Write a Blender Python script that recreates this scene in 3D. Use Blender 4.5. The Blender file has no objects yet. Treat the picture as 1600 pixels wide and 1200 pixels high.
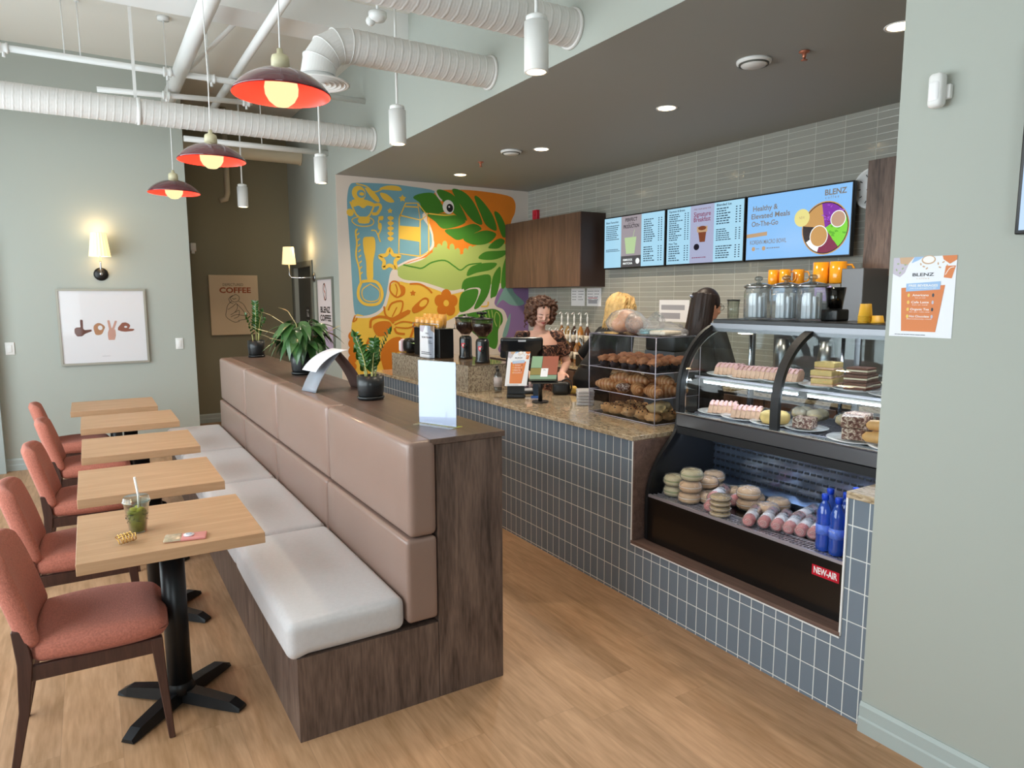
import bpy, bmesh, math, random
from mathutils import Vector, Matrix, noise
from mathutils.geometry import tessellate_polygon
random.seed(7)
PI = math.pi
sc = bpy.context.scene
COL = sc.collection

# ---------------------------------------------------------------- camera
FPX = 1077.5
CAM = Vector((0, 0, 1.68))
_yaw, _pit, _rol = math.radians(31.423), math.radians(7.224), math.radians(-0.209)
FW = Vector((math.sin(_yaw)*math.cos(_pit), math.cos(_yaw)*math.cos(_pit), -math.sin(_pit)))
_r0 = Vector((math.cos(_yaw), -math.sin(_yaw), 0)); _u0 = _r0.cross(FW)
RT = math.cos(_rol)*_r0 + math.sin(_rol)*_u0
UP = -math.sin(_rol)*_r0 + math.cos(_rol)*_u0
cam = bpy.data.cameras.new('camera'); camo = bpy.data.objects.new('camera', cam); COL.objects.link(camo)
M = Matrix.Identity(4)
for i in range(3):
    M[i][0] = RT[i]; M[i][1] = UP[i]; M[i][2] = -FW[i]; M[i][3] = CAM[i]
camo.matrix_world = M
cam.sensor_width = 36; cam.lens = 36*FPX/1600; cam.clip_start = 0.05; cam.clip_end = 60
sc.camera = camo
def Q(x, y, ax, v):
    "point on the real plane ax = v that was measured in the photograph at (x, y)"
    d = RT*((x-800)/FPX) + UP*((600-y)/FPX) + FW
    k = 'xyz'.index(ax)
    return CAM + d*((v-CAM[k])/d[k])

# ---------------------------------------------------------------- world, light, exposure
sc.view_settings.view_transform = 'Standard'
sc.view_settings.look = 'None'
sc.view_settings.gamma = 1
sc.view_settings.exposure = 0.50
w = bpy.data.worlds.new('sky'); sc.world = w; w.use_nodes = True
bgn = w.node_tree.nodes['Background']
bgn.inputs[0].default_value = (0.90, 0.95, 1.0, 1); bgn.inputs[1].default_value = 5.4
cy = sc.cycles
cy.use_denoising = True
cy.max_bounces = 10; cy.diffuse_bounces = 5; cy.glossy_bounces = 4; cy.transmission_bounces = 8
cy.transparent_max_bounces = 24
cy.sample_clamp_indirect = 6
cy.caustics_reflective = False; cy.caustics_refractive = False

def lamp(name, kind, loc, energy, col=(1, .82, .6), size=.1, rot=(0, 0, 0), parent=None, spot=None, sizey=None, portal=False):
    l = bpy.data.lights.new(name, kind); l.energy = energy; l.color = col
    if kind == 'AREA':
        l.size = size
        if sizey: l.shape = 'RECTANGLE'; l.size_y = sizey
        if portal: l.cycles.is_portal = True
    elif kind == 'POINT': l.shadow_soft_size = size
    elif kind == 'SPOT':
        l.shadow_soft_size = size; l.spot_size = math.radians(spot or 90); l.spot_blend = .6
    o = bpy.data.objects.new(name, l); COL.objects.link(o); o.location = loc; o.rotation_euler = rot
    if parent: o.parent = parent
    return o
# portals over the real window openings behind and to the left of the camera
lamp('window_portal', 'AREA', (-1.98, 4.2, 1.69), 1, size=6.5, sizey=2.42, rot=(0, -PI/2, 0), portal=True).data.size = 2.42
bpy.data.objects['window_portal'].data.size_y = 6.5
lamp('window_portal', 'AREA', (-.95, -1.78, 1.7), 1, size=1.6, sizey=1.8, rot=(PI/2, 0, 0), portal=True)

# ---------------------------------------------------------------- helpers
def srgb(h):
    if isinstance(h, str):
        h = h.lstrip('#'); c = [int(h[i:i+2], 16)/255 for i in (0, 2, 4)]
    else: c = [x/255 for x in h]
    return tuple(x/12.92 if x <= .04045 else ((x+.055)/1.055)**2.4 for x in c) + (1,)
MATS = {}
def mat(name, col='808080', rough=.5, metal=0, emit=None, es=0, coat=0, sheen=0, trans=0, ior=1.45, alpha=1, sss=0, bump=0, bscale=200, var=0, vscale=8):
    if name in MATS: return MATS[name]
    m = bpy.data.materials.new(name); m.use_nodes = True; MATS[name] = m
    nt = m.node_tree; b = nt.nodes['Principled BSDF']
    b.inputs['Base Color'].default_value = srgb(col); b.inputs['Roughness'].default_value = rough
    b.inputs['Metallic'].default_value = metal; b.inputs['Coat Weight'].default_value = coat
    b.inputs['Sheen Weight'].default_value = sheen; b.inputs['Transmission Weight'].default_value = trans
    b.inputs['IOR'].default_value = ior; b.inputs['Alpha'].default_value = alpha
    if sss: b.inputs['Subsurface Weight'].default_value = sss; b.inputs['Subsurface Radius'].default_value = (.02, .008, .004)
    if emit: b.inputs['Emission Color'].default_value = srgb(emit); b.inputs['Emission Strength'].default_value = es
    tc = nt.nodes.new('ShaderNodeTexCoord')
    if var:
        n = nt.nodes.new('ShaderNodeTexNoise'); n.inputs['Scale'].default_value = vscale; n.inputs['Detail'].default_value = 5
        nt.links.new(tc.outputs['Object'], n.inputs['Vector'])
        hs = nt.nodes.new('ShaderNodeHueSaturation'); hs.inputs['Color'].default_value = srgb(col)
        mr = nt.nodes.new('ShaderNodeMapRange'); mr.inputs['From Min'].default_value = .3; mr.inputs['From Max'].default_value = .7
        mr.inputs['To Min'].default_value = 1-var; mr.inputs['To Max'].default_value = 1+var
        nt.links.new(n.outputs['Fac'], mr.inputs['Value']); nt.links.new(mr.outputs[0], hs.inputs['Value'])
        nt.links.new(hs.outputs[0], b.inputs['Base Color'])
    if bump:
        n = nt.nodes.new('ShaderNodeTexNoise'); n.inputs['Scale'].default_value = bscale; n.inputs['Detail'].default_value = 3
        nt.links.new(tc.outputs['Object'], n.inputs['Vector'])
        bp = nt.nodes.new('ShaderNodeBump'); bp.inputs['Strength'].default_value = bump; bp.inputs['Distance'].default_value = .002
        nt.links.new(n.outputs['Fac'], bp.inputs['Height']); nt.links.new(bp.outputs[0], b.inputs['Normal'])
    return m
def emis(name, col, s):
    if name in MATS: return MATS[name]
    m = bpy.data.materials.new(name); m.use_nodes = True; MATS[name] = m
    nt = m.node_tree; nt.nodes.remove(nt.nodes['Principled BSDF'])
    e = nt.nodes.new('ShaderNodeEmission'); e.inputs[0].default_value = srgb(col); e.inputs[1].default_value = s
    nt.links.new(e.outputs[0], nt.nodes['Material Output'].inputs[0]); return m
def screen(name, col, s=1.0):
    "backlit screen pixel colour under a glossy panel"
    if name in MATS: return MATS[name]
    m = mat(name, '0a0a0a', .18); b = m.node_tree.nodes['Principled BSDF']
    b.inputs['Emission Color'].default_value = srgb(col); b.inputs['Emission Strength'].default_value = s
    return m
def pane(name, tint='f4f8f8', rough=.02, refl=1.0, wrinkle=0, haze=0):
    "thin clear sheet: passes light straight through and reflects by angle"
    if name in MATS: return MATS[name]
    m = bpy.data.materials.new(name); m.use_nodes = True; MATS[name] = m
    nt = m.node_tree; nt.nodes.remove(nt.nodes['Principled BSDF'])
    t = nt.nodes.new('ShaderNodeBsdfTransparent'); t.inputs[0].default_value = srgb(tint)
    g = nt.nodes.new('ShaderNodeBsdfGlossy'); g.inputs['Roughness'].default_value = rough
    f = nt.nodes.new('ShaderNodeFresnel'); ge = nt.nodes.new('ShaderNodeNewGeometry')
    mi = nt.nodes.new('ShaderNodeMapRange'); mi.inputs['To Min'].default_value = 1.45; mi.inputs['To Max'].default_value = 1/1.45
    nt.links.new(ge.outputs['Backfacing'], mi.inputs['Value']); nt.links.new(mi.outputs[0], f.inputs[0])
    mu = nt.nodes.new('ShaderNodeMath'); mu.operation = 'MULTIPLY'; mu.inputs[1].default_value = refl
    mx = nt.nodes.new('ShaderNodeMixShader')
    if wrinkle:
        tc = nt.nodes.new('ShaderNodeTexCoord'); n = nt.nodes.new('ShaderNodeTexNoise'); n.inputs['Scale'].default_value = 28; n.inputs['Distortion'].default_value = 2
        bp = nt.nodes.new('ShaderNodeBump'); bp.inputs['Strength'].default_value = wrinkle; bp.inputs['Distance'].default_value = .02
        nt.links.new(tc.outputs['Object'], n.inputs['Vector']); nt.links.new(n.outputs['Fac'], bp.inputs['Height'])
        nt.links.new(bp.outputs[0], g.inputs['Normal']); nt.links.new(bp.outputs[0], f.inputs['Normal'])
    nt.links.new(f.outputs[0], mu.inputs[0]); nt.links.new(mu.outputs[0], mx.inputs[0])
    nt.links.new(t.outputs[0], mx.inputs[1]); nt.links.new(g.outputs[0], mx.inputs[2])
    out = mx
    if haze:
        df = nt.nodes.new('ShaderNodeBsdfDiffuse'); df.inputs[0].default_value = srgb('f2f2f4'); m2 = nt.nodes.new('ShaderNodeMixShader'); m2.inputs[0].default_value = haze
        nt.links.new(mx.outputs[0], m2.inputs[1]); nt.links.new(df.outputs[0], m2.inputs[2]); out = m2
    nt.links.new(out.outputs[0], nt.nodes['Material Output'].inputs[0]); return m
def wood(name, c1, c2, along='y', rough=.45, plank=None, scale=1.0, bump=.05, stretch=14, coat=0):
    if name in MATS: return MATS[name]
    m = mat(name, c1, rough, coat=coat); nt = m.node_tree; b = nt.nodes['Principled BSDF']; L = nt.links
    tc = nt.nodes.new('ShaderNodeTexCoord'); src = tc.outputs['Object']
    sx = {'x': (1/stretch, 1, 1), 'y': (1, 1/stretch, 1), 'z': (1, 1, 1/stretch)}[along]
    vecn = src
    if plank:
        # plank = (width, length); boards run along y, staggered
        sp = nt.nodes.new('ShaderNodeSeparateXYZ'); L.new(src, sp.inputs[0])
        def M_(op, a, bb=None):
            n = nt.nodes.new('ShaderNodeMath'); n.operation = op
            for i, v in enumerate((a, bb)):
                if v is None: continue
                if isinstance(v, (int, float)): n.inputs[i].default_value = v
                else: L.new(v, n.inputs[i])
            return n.outputs[0]
        px = M_('DIVIDE', sp.outputs[0], plank[0]); ix = M_('FLOOR', px)
        wn = nt.nodes.new('ShaderNodeTexWhiteNoise'); wn.noise_dimensions = '1D'; L.new(ix, wn.inputs['W'])
        py = M_('ADD', M_('DIVIDE', sp.outputs[1], plank[1]), wn.outputs['Value']); iy = M_('FLOOR', py)
        wn2 = nt.nodes.new('ShaderNodeTexWhiteNoise'); wn2.noise_dimensions = '2D'
        cb = nt.nodes.new('ShaderNodeCombineXYZ'); L.new(ix, cb.inputs[0]); L.new(iy, cb.inputs[1]); L.new(cb.outputs[0], wn2.inputs['Vector'])
        off = nt.nodes.new('ShaderNodeVectorMath'); off.operation = 'SCALE'; L.new(wn2.outputs['Color'], off.inputs[0]); off.inputs['Scale'].default_value = 20
        ad = nt.nodes.new('ShaderNodeVectorMath'); ad.operation = 'ADD'; L.new(src, ad.inputs[0]); L.new(off.outputs[0], ad.inputs[1]); vecn = ad.outputs[0]
        fx = M_('FRACT', px); fy = M_('FRACT', py)
        ex = M_('MINIMUM', fx, M_('SUBTRACT', 1.0, fx)); ey = M_('MINIMUM', fy, M_('SUBTRACT', 1.0, fy))
        seam = M_('MAXIMUM', M_('LESS_THAN', ex, .0012/plank[0]), M_('LESS_THAN', ey, .0012/plank[1]))
        tone = wn2.outputs['Value']
    mp = nt.nodes.new('ShaderNodeMapping'); mp.inputs['Scale'].default_value = [s*scale for s in sx]; L.new(vecn, mp.inputs[0])
    n1 = nt.nodes.new('ShaderNodeTexNoise'); n1.inputs['Scale'].default_value = 14; n1.inputs['Detail'].default_value = 6; n1.inputs['Distortion'].default_value = 1.6; L.new(mp.outputs[0], n1.inputs['Vector'])
    n2 = nt.nodes.new('ShaderNodeTexNoise'); n2.inputs['Scale'].default_value = 110; n2.inputs['Detail'].default_value = 3; L.new(mp.outputs[0], n2.inputs['Vector'])
    mx = nt.nodes.new('ShaderNodeMix'); mx.data_type = 'FLOAT'; mx.inputs[0].default_value = .38; L.new(n1.outputs['Fac'], mx.inputs[2]); L.new(n2.outputs['Fac'], mx.inputs[3])
    cr = nt.nodes.new('ShaderNodeValToRGB'); cr.color_ramp.elements[0].position = .32; cr.color_ramp.elements[1].position = .68
    cr.color_ramp.elements[0].color = srgb(c2); cr.color_ramp.elements[1].color = srgb(c1); L.new(mx.outputs[0], cr.inputs[0])
    out = cr.outputs[0]
    if plank:
        hs = nt.nodes.new('ShaderNodeHueSaturation'); L.new(out, hs.inputs['Color'])
        mr = nt.nodes.new('ShaderNodeMapRange'); mr.inputs['To Min'].default_value = .93; mr.inputs['To Max'].default_value = 1.07; L.new(tone, mr.inputs['Value']); L.new(mr.outputs[0], hs.inputs['Value'])
        mc = nt.nodes.new('ShaderNodeMix'); mc.data_type = 'RGBA'; mc.inputs[7].default_value = srgb('5a4634'); L.new(hs.outputs[0], mc.inputs[6])
        sm = nt.nodes.new('ShaderNodeMath'); sm.operation = 'MULTIPLY'; sm.inputs[1].default_value = .25; L.new(seam, sm.inputs[0]); L.new(sm.outputs[0], mc.inputs[0]); out = mc.outputs[2]
    L.new(out, b.inputs['Base Color'])
    bp = nt.nodes.new('ShaderNodeBump'); bp.inputs['Strength'].default_value = bump*4; bp.inputs['Distance'].default_value = .001
    L.new(n2.outputs['Fac'], bp.inputs['Height']); L.new(bp.outputs[0], b.inputs['Normal'])
    return m
def tiles(name, u, v, pu, pv, ou, ov, gr, col, gcol, rough=.25, var=.06, wob=0.0):
    "stack-bond tiles laid out in metres on the axes u, v"
    if name in MATS: return MATS[name]
    m = mat(name, col, rough); nt = m.node_tree; b = nt.nodes['Principled BSDF']; L = nt.links
    tc = nt.nodes.new('ShaderNodeTexCoord'); sp = nt.nodes.new('ShaderNodeSeparateXYZ'); L.new(tc.outputs['Object'], sp.inputs[0])
    def M_(op, a, bb=None):
        n = nt.nodes.new('ShaderNodeMath'); n.operation = op
        for i, q in enumerate((a, bb)):
            if q is None: continue
            if isinstance(q, (int, float)): n.inputs[i].default_value = q
            else: L.new(q, n.inputs[i])
        return n.outputs[0]
    U = M_('DIVIDE', M_('SUBTRACT', sp.outputs['XYZ'.index(u.upper())], ou), pu); V = M_('DIVIDE', M_('SUBTRACT', sp.outputs['XYZ'.index(v.upper())], ov), pv)
    fu = M_('FRACT', U); fv = M_('FRACT', V)
    eu = M_('MULTIPLY', M_('MINIMUM', fu, M_('SUBTRACT', 1.0, fu)), pu); ev = M_('MULTIPLY', M_('MINIMUM', fv, M_('SUBTRACT', 1.0, fv)), pv)
    e = M_('MINIMUM', eu, ev); g = M_('LESS_THAN', e, gr/2)
    cb = nt.nodes.new('ShaderNodeCombineXYZ'); L.new(M_('FLOOR', U), cb.inputs[0]); L.new(M_('FLOOR', V), cb.inputs[1])
    wn = nt.nodes.new('ShaderNodeTexWhiteNoise'); wn.noise_dimensions = '2D'; L.new(cb.outputs[0], wn.inputs['Vector'])
    hs = nt.nodes.new('ShaderNodeHueSaturation'); hs.inputs['Color'].default_value = srgb(col)
    mr = nt.nodes.new('ShaderNodeMapRange'); mr.inputs['To Min'].default_value = 1-var; mr.inputs['To Max'].default_value = 1+var; L.new(wn.outputs['Value'], mr.inputs['Value']); L.new(mr.outputs[0], hs.inputs['Value'])
    mc = nt.nodes.new('ShaderNodeMix'); mc.data_type = 'RGBA'; L.new(g, mc.inputs[0]); L.new(hs.outputs[0], mc.inputs[6]); mc.inputs[7].default_value = srgb(gcol)
    L.new(mc.outputs[2], b.inputs['Base Color'])
    rr = nt.nodes.new('ShaderNodeMapRange'); L.new(g, rr.inputs['Value']); rr.inputs['To Min'].default_value = rough; rr.inputs['To Max'].default_value = .85; L.new(rr.outputs[0], b.inputs['Roughness'])
    hh = nt.nodes.new('ShaderNodeMapRange'); L.new(e, hh.inputs['Value']); hh.inputs['From Min'].default_value = gr*.3; hh.inputs['From Max'].default_value = gr*1.3
    h = hh.outputs[0]
    if wob:
        nz = nt.nodes.new('ShaderNodeTexNoise'); nz.inputs['Scale'].default_value = 26; nz.inputs['Detail'].default_value = 2
        L.new(tc.outputs['Object'], nz.inputs['Vector']); h = M_('ADD', h, M_('MULTIPLY', nz.outputs['Fac'], wob))
    bp = nt.nodes.new('ShaderNodeBump'); bp.inputs['Strength'].default_value = .6; bp.inputs['Distance'].default_value = .0015
    L.new(h, bp.inputs['Height']); L.new(bp.outputs[0], b.inputs['Normal'])
    return m
def speckle(name, c1, c2, c3, scale=60, rough=.2, coat=.4, stretch=None):
    if name in MATS: return MATS[name]
    m = mat(name, c1, rough, coat=coat); nt = m.node_tree; b = nt.nodes['Principled BSDF']; L = nt.links
    tc = nt.nodes.new('ShaderNodeTexCoord'); mp = nt.nodes.new('ShaderNodeMapping'); L.new(tc.outputs['Object'], mp.inputs[0])
    if stretch: mp.inputs['Scale'].default_value = stretch
    n = nt.nodes.new('ShaderNodeTexNoise'); n.inputs['Scale'].default_value = scale; n.inputs['Detail'].default_value = 6; n.inputs['Distortion'].default_value = 1; L.new(mp.outputs[0], n.inputs['Vector'])
    cr = nt.nodes.new('ShaderNodeValToRGB'); L.new(n.outputs['Fac'], cr.inputs[0])
    e = cr.color_ramp.elements; e[0].position = .36; e[0].color = srgb(c3); e[1].position = .62; e[1].color = srgb(c1)
    k = e.new(.47); k.color = srgb(c2); L.new(cr.outputs[0], b.inputs['Base Color']); return m

def tag(o, label=None, cat=None, group=None, kind=None):
    if label: o['label'] = label
    if cat: o['category'] = cat
    if group: o['group'] = group
    if kind: o['kind'] = kind
    return o
def thing(name, label, cat, loc=(0, 0, 0), rz=0, group=None):
    o = bpy.data.objects.new(name, None); COL.objects.link(o); o.empty_display_size = .05
    o.location = loc; o.rotation_euler = (0, 0, rz)
    return tag(o, label, cat, group)
def dup(o, loc=None, rz=None, label=None, parent=None, scale=None):
    c = o.copy(); COL.objects.link(c)
    if parent is not None: c.parent = parent
    if loc is not None: c.location = loc
    if rz is not None: c.rotation_euler = (c.rotation_euler[0], c.rotation_euler[1], rz)
    if label: c['label'] = label
    if scale is not None: c.scale = (scale,)*3 if isinstance(scale, (int, float)) else scale
    for ch in list(o.children): dup(ch, parent=c)
    return c
ORD = ['first', 'second', 'third', 'fourth', 'fifth', 'sixth', 'seventh', 'eighth', 'ninth', 'tenth', 'eleventh', 'twelfth']

class MB:
    "collects shapes into one mesh"
    def __init__(s): s.bm = bmesh.new(); s.mi = 0; s.mats = []
    def use(s, m):
        if m not in s.mats: s.mats.append(m)
        s.mi = s.mats.index(m); return s
    def f(s, vs, smooth=False):
        try: fc = s.bm.faces.new(vs)
        except ValueError: return None
        fc.material_index = s.mi; fc.smooth = smooth; return fc
    def box(s, x0, x1, y0, y1, z0, z1, bev=0, seg=2):
        bm = bmesh.new() if bev else s.bm
        v = [bm.verts.new((x, y, z)) for z in (z0, z1) for y in (y0, y1) for x in (x0, x1)]
        fs = [(0, 2, 3, 1), (4, 5, 7, 6), (0, 1, 5, 4), (2, 6, 7, 3), (0, 4, 6, 2), (1, 3, 7, 5)]
        for q in fs:
            fc = bm.faces.new([v[i] for i in q]); fc.material_index = s.mi
        if bev:
            bmesh.ops.bevel(bm, geom=bm.edges[:], offset=bev, segments=seg, affect='EDGES', profile=.5)
            for fc in bm.faces: fc.material_index = s.mi; fc.smooth = seg > 1
            s.merge(bm)
        return s
    def merge(s, bm, M_=None):
        mp = {}
        for v in bm.verts: mp[v] = s.bm.verts.new(M_ @ v.co if M_ else v.co)
        for fc in bm.faces:
            try:
                n = s.bm.faces.new([mp[v] for v in fc.verts]); n.material_index = s.mi; n.smooth = fc.smooth
            except ValueError: pass
        bm.free(); return s
    def obox(s, c, size, rot=None, bev=0):
        b = MB(); b.box(-size[0]/2, size[0]/2, -size[1]/2, size[1]/2, -size[2]/2, size[2]/2, bev)
        M_ = Matrix.Translation(c) @ (rot.to_matrix().to_4x4() if rot is not None else Matrix.Identity(4))
        return s.merge(b.bm, M_)
    def rbox(s, x0, x1, y0, y1, z0, z1, r=.02, bulge=(0, 0, 0), n=6, fn=None):
        "soft rounded box; bulge = how far the middle of each pair of faces swells"
        c = Vector(((x0+x1)/2, (y0+y1)/2, (z0+z1)/2)); h = Vector(((x1-x0)/2, (y1-y0)/2, (z1-z0)/2)); r = min(r, *h)
        def ax(hh):
            a = [-hh, -hh+r*.25, -hh+r*.6, -hh+r]; k = max(2, n)
            return a + [(-hh+r)+(2*hh-2*r)*i/k for i in range(1, k)] + [-q for q in reversed(a)]
        A = [ax(h.x), ax(h.y), ax(h.z)]; cache = {}
        def V(p):
            k = tuple(round(q, 6) for q in p)
            if k in cache: return cache[k]
            p = Vector(p); q = Vector([max(-h[i]+r, min(h[i]-r, p[i])) for i in range(3)])
            d = p-q
            if d.length > 1e-9: p2 = q + d.normalized()*r
            else: p2 = p
            t = [1-(p[i]/h[i])**2 for i in range(3)]
            for i in range(3):
                if bulge[i]:
                    j, k2 = [m for m in range(3) if m != i]
                    p2[i] += bulge[i]*(p[i]/h[i])*max(0, t[j])**.6*max(0, t[k2])**.6
            if fn: p2 = Vector(fn(p2, h))
            cache[k] = s.bm.verts.new(c+p2); return cache[k]
        for i in range(3):
            j, k = (i+1) % 3, (i+2) % 3
            for sg in (-1, 1):
                for a in range(len(A[j])-1):
                    for b in range(len(A[k])-1):
                        qs = []
                        for (aa, bb) in ((a, b), (a+1, b), (a+1, b+1), (a, b+1)):
                            p = [0, 0, 0]; p[i] = sg*h[i]; p[j] = A[j][aa]; p[k] = A[k][bb]; qs.append(V(p))
                        if sg < 0: qs.reverse()
                        if len(set(qs)) == 4: s.f(qs, True)
        return s
    def tube(s, pts, r, n=10, cap=True, smooth=True, closed=False, flat=1.0):
        pts = [Vector(p) for p in pts]; rs = r if isinstance(r, (list, tuple)) else [r]*len(pts)
        rings = []; prev = None
        for i, p in enumerate(pts):
            a = pts[max(0, i-1)] if not closed else pts[i-1]; b = pts[min(len(pts)-1, i+1)] if not closed else pts[(i+1) % len(pts)]
            t = (b-a).normalized()
            if prev is None:
                prev = Vector((0, 0, 1)) if abs(t.z) < .9 else Vector((1, 0, 0))
            u = (prev - t*prev.dot(t))
            if u.length < 1e-6: u = t.orthogonal()
            u.normalize(); v = t.cross(u); prev = u
            rings.append([s.bm.verts.new(p+(u*math.cos(2*PI*k/n)*flat+v*math.sin(2*PI*k/n))*rs[i]) for k in range(n)])
        m = len(rings)
        for i in range(m if closed else m-1):
            A, B = rings[i], rings[(i+1) % m]
            for k in range(n): s.f([A[k], A[(k+1) % n], B[(k+1) % n], B[k]], smooth)
        if cap and not closed: s.f(list(reversed(rings[0]))); s.f(rings[-1])
        return s
    def cyl(s, a, b, r, r2=None, n=20): return s.tube([a, b], [r, r if r2 is None else r2], n)
    def lathe(s, prof, c=(0, 0, 0), n=28, axis='z', smooth=True, closed=False):
        c = Vector(c); rings = []
        for (r, z) in prof:
            ring = []
            for k in range(n):
                a = 2*PI*k/n; x, y = r*math.cos(a), r*math.sin(a)
                v = {'z': (x, y, z), 'x': (z, x, y), 'y': (y, z, x)}[axis]
                ring.append(s.bm.verts.new(c+Vector(v)))
            rings.append(ring)
        for i in range(len(rings)-1):
            for k in range(n): s.f([rings[i][k], rings[i][(k+1) % n], rings[i+1][(k+1) % n], rings[i+1][k]], smooth)
        if not closed:
            if prof[0][0] > 1e-5: s.f(list(reversed(rings[0])))
            if prof[-1][0] > 1e-5: s.f(rings[-1])
        return s
    def ball(s, c, r, sub=2, sc_=(1, 1, 1), nz=0, ns=20, rot=None):
        b = bmesh.new(); bmesh.ops.create_icosphere(b, subdivisions=sub, radius=1)
        for v in b.verts:
            k = 1+(nz*noise.noise(v.co*ns/10+Vector(c)*37) if nz else 0)
            v.co = Vector((v.co.x*sc_[0], v.co.y*sc_[1], v.co.z*sc_[2]))*r*k
            if rot is not None: v.co.rotate(rot)
            v.co += Vector(c)
        for fc in b.faces: fc.smooth = True
        return s.merge(b)
    def prism(s, poly, axis, a0, a1):
        "extrude a 2-D polygon (in the other two axes, cyclic order) from a0 to a1 along axis"
        def P(q, a): return {'x': (a, q[0], q[1]), 'y': (q[0], a, q[1]), 'z': (q[0], q[1], a)}[axis]
        A = [s.bm.verts.new(P(q, a0)) for q in poly]; B = [s.bm.verts.new(P(q, a1)) for q in poly]
        s.f(A); s.f(list(reversed(B))); n = len(poly)
        for k in range(n): s.f([A[k], B[k], B[(k+1) % n], A[(k+1) % n]])
        return s
    def sheet(s, rows, smooth=True):
        "grid of points"
        g = [[s.bm.verts.new(p) for p in r] for r in rows]
        for i in range(len(g)-1):
            for j in range(len(g[0])-1): s.f([g[i][j], g[i][j+1], g[i+1][j+1], g[i+1][j]], smooth)
        return s
    def solid(s, rows, th):
        "grid with thickness (offset th vector)"
        th = Vector(th); n, m = len(rows), len(rows[0])
        A = [[s.bm.verts.new(p) for p in r] for r in rows]; B = [[s.bm.verts.new(Vector(p)+th) for p in r] for r in rows]
        for i in range(n-1):
            for j in range(m-1):
                s.f([A[i][j], A[i][j+1], A[i+1][j+1], A[i+1][j]], True); s.f([B[i][j], B[i+1][j], B[i+1][j+1], B[i][j+1]], True)
        for i in range(n-1):
            s.f([A[i][0], A[i+1][0], B[i+1][0], B[i][0]]); s.f([A[i][-1], B[i][-1], B[i+1][-1], A[i+1][-1]])
        for j in range(m-1):
            s.f([A[0][j], B[0][j], B[0][j+1], A[0][j+1]]); s.f([A[-1][j], A[-1][j+1], B[-1][j+1], B[-1][j]])
        return s
    def build(s, name, m=None, parent=None, fix=True, remesh=0, sub=0, smooth=0):
        if fix: bmesh.ops.recalc_face_normals(s.bm, faces=s.bm.faces[:])
        me = bpy.data.meshes.new(name); s.bm.to_mesh(me); s.bm.free()
        for q in ([m] if m else s.mats): me.materials.append(q)
        if m:
            for p in me.polygons: p.material_index = 0
        o = bpy.data.objects.new(name, me); COL.objects.link(o)
        if parent: o.parent = parent
        if remesh:
            md = o.modifiers.new('r', 'REMESH'); md.mode = 'VOXEL'; md.voxel_size = remesh; md.use_smooth_shade = True
            if smooth:
                md = o.modifiers.new('s', 'SMOOTH'); md.iterations = smooth; md.factor = .5
        if sub: md = o.modifiers.new('sub', 'SUBSURF'); md.levels = sub; md.render_levels = sub
        if remesh:
            bake(o, m)
        return o
def bake(o, m=None):
    dg = bpy.context.evaluated_depsgraph_get(); dg.update()
    me = bpy.data.meshes.new_from_object(o.evaluated_get(dg)); old = o.data
    o.modifiers.clear(); o.data = me
    for p in me.polygons: p.use_smooth = True
    if m and not len(me.materials): me.materials.append(m)
def struct(o):
    o['kind'] = 'structure'; return o

def catmull(P, closed=True, k=5):
    n = len(P); out = []
    rng = range(n) if closed else range(n-1)
    for i in rng:
        g = (lambda j: P[j % n]) if closed else (lambda j: P[max(0, min(n-1, j))])
        a, b, c, d = g(i-1), g(i), g(i+1), g(i+2)
        for t in range(k):
            t = t/k
            out.append(tuple(.5*((2*b[q])+(-a[q]+c[q])*t+(2*a[q]-5*b[q]+4*c[q]-d[q])*t*t+(-a[q]+3*b[q]-3*c[q]+d[q])*t**3) for q in range(2)))
    if not closed: out.append(tuple(P[-1][:2]))
    return out
_TXT = {}
def text_mesh(t, bold=0):
    if (t, bold) in _TXT: return _TXT[(t, bold)]
    cu = bpy.data.curves.new('t', 'FONT'); cu.body = t; cu.size = 1; cu.align_x = 'CENTER'; cu.align_y = 'CENTER'; cu.offset = bold; cu.resolution_u = 3
    o = bpy.data.objects.new('t', cu); COL.objects.link(o)
    dg = bpy.context.evaluated_depsgraph_get(); dg.update()
    me = bpy.data.meshes.new_from_object(o.evaluated_get(dg))
    V = [v.co.copy() for v in me.vertices]; F = [list(p.vertices) for p in me.polygons]
    bpy.data.objects.remove(o); bpy.data.curves.remove(cu); bpy.data.meshes.remove(me)
    _TXT[(t, bold)] = (V, F); return V, F
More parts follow.
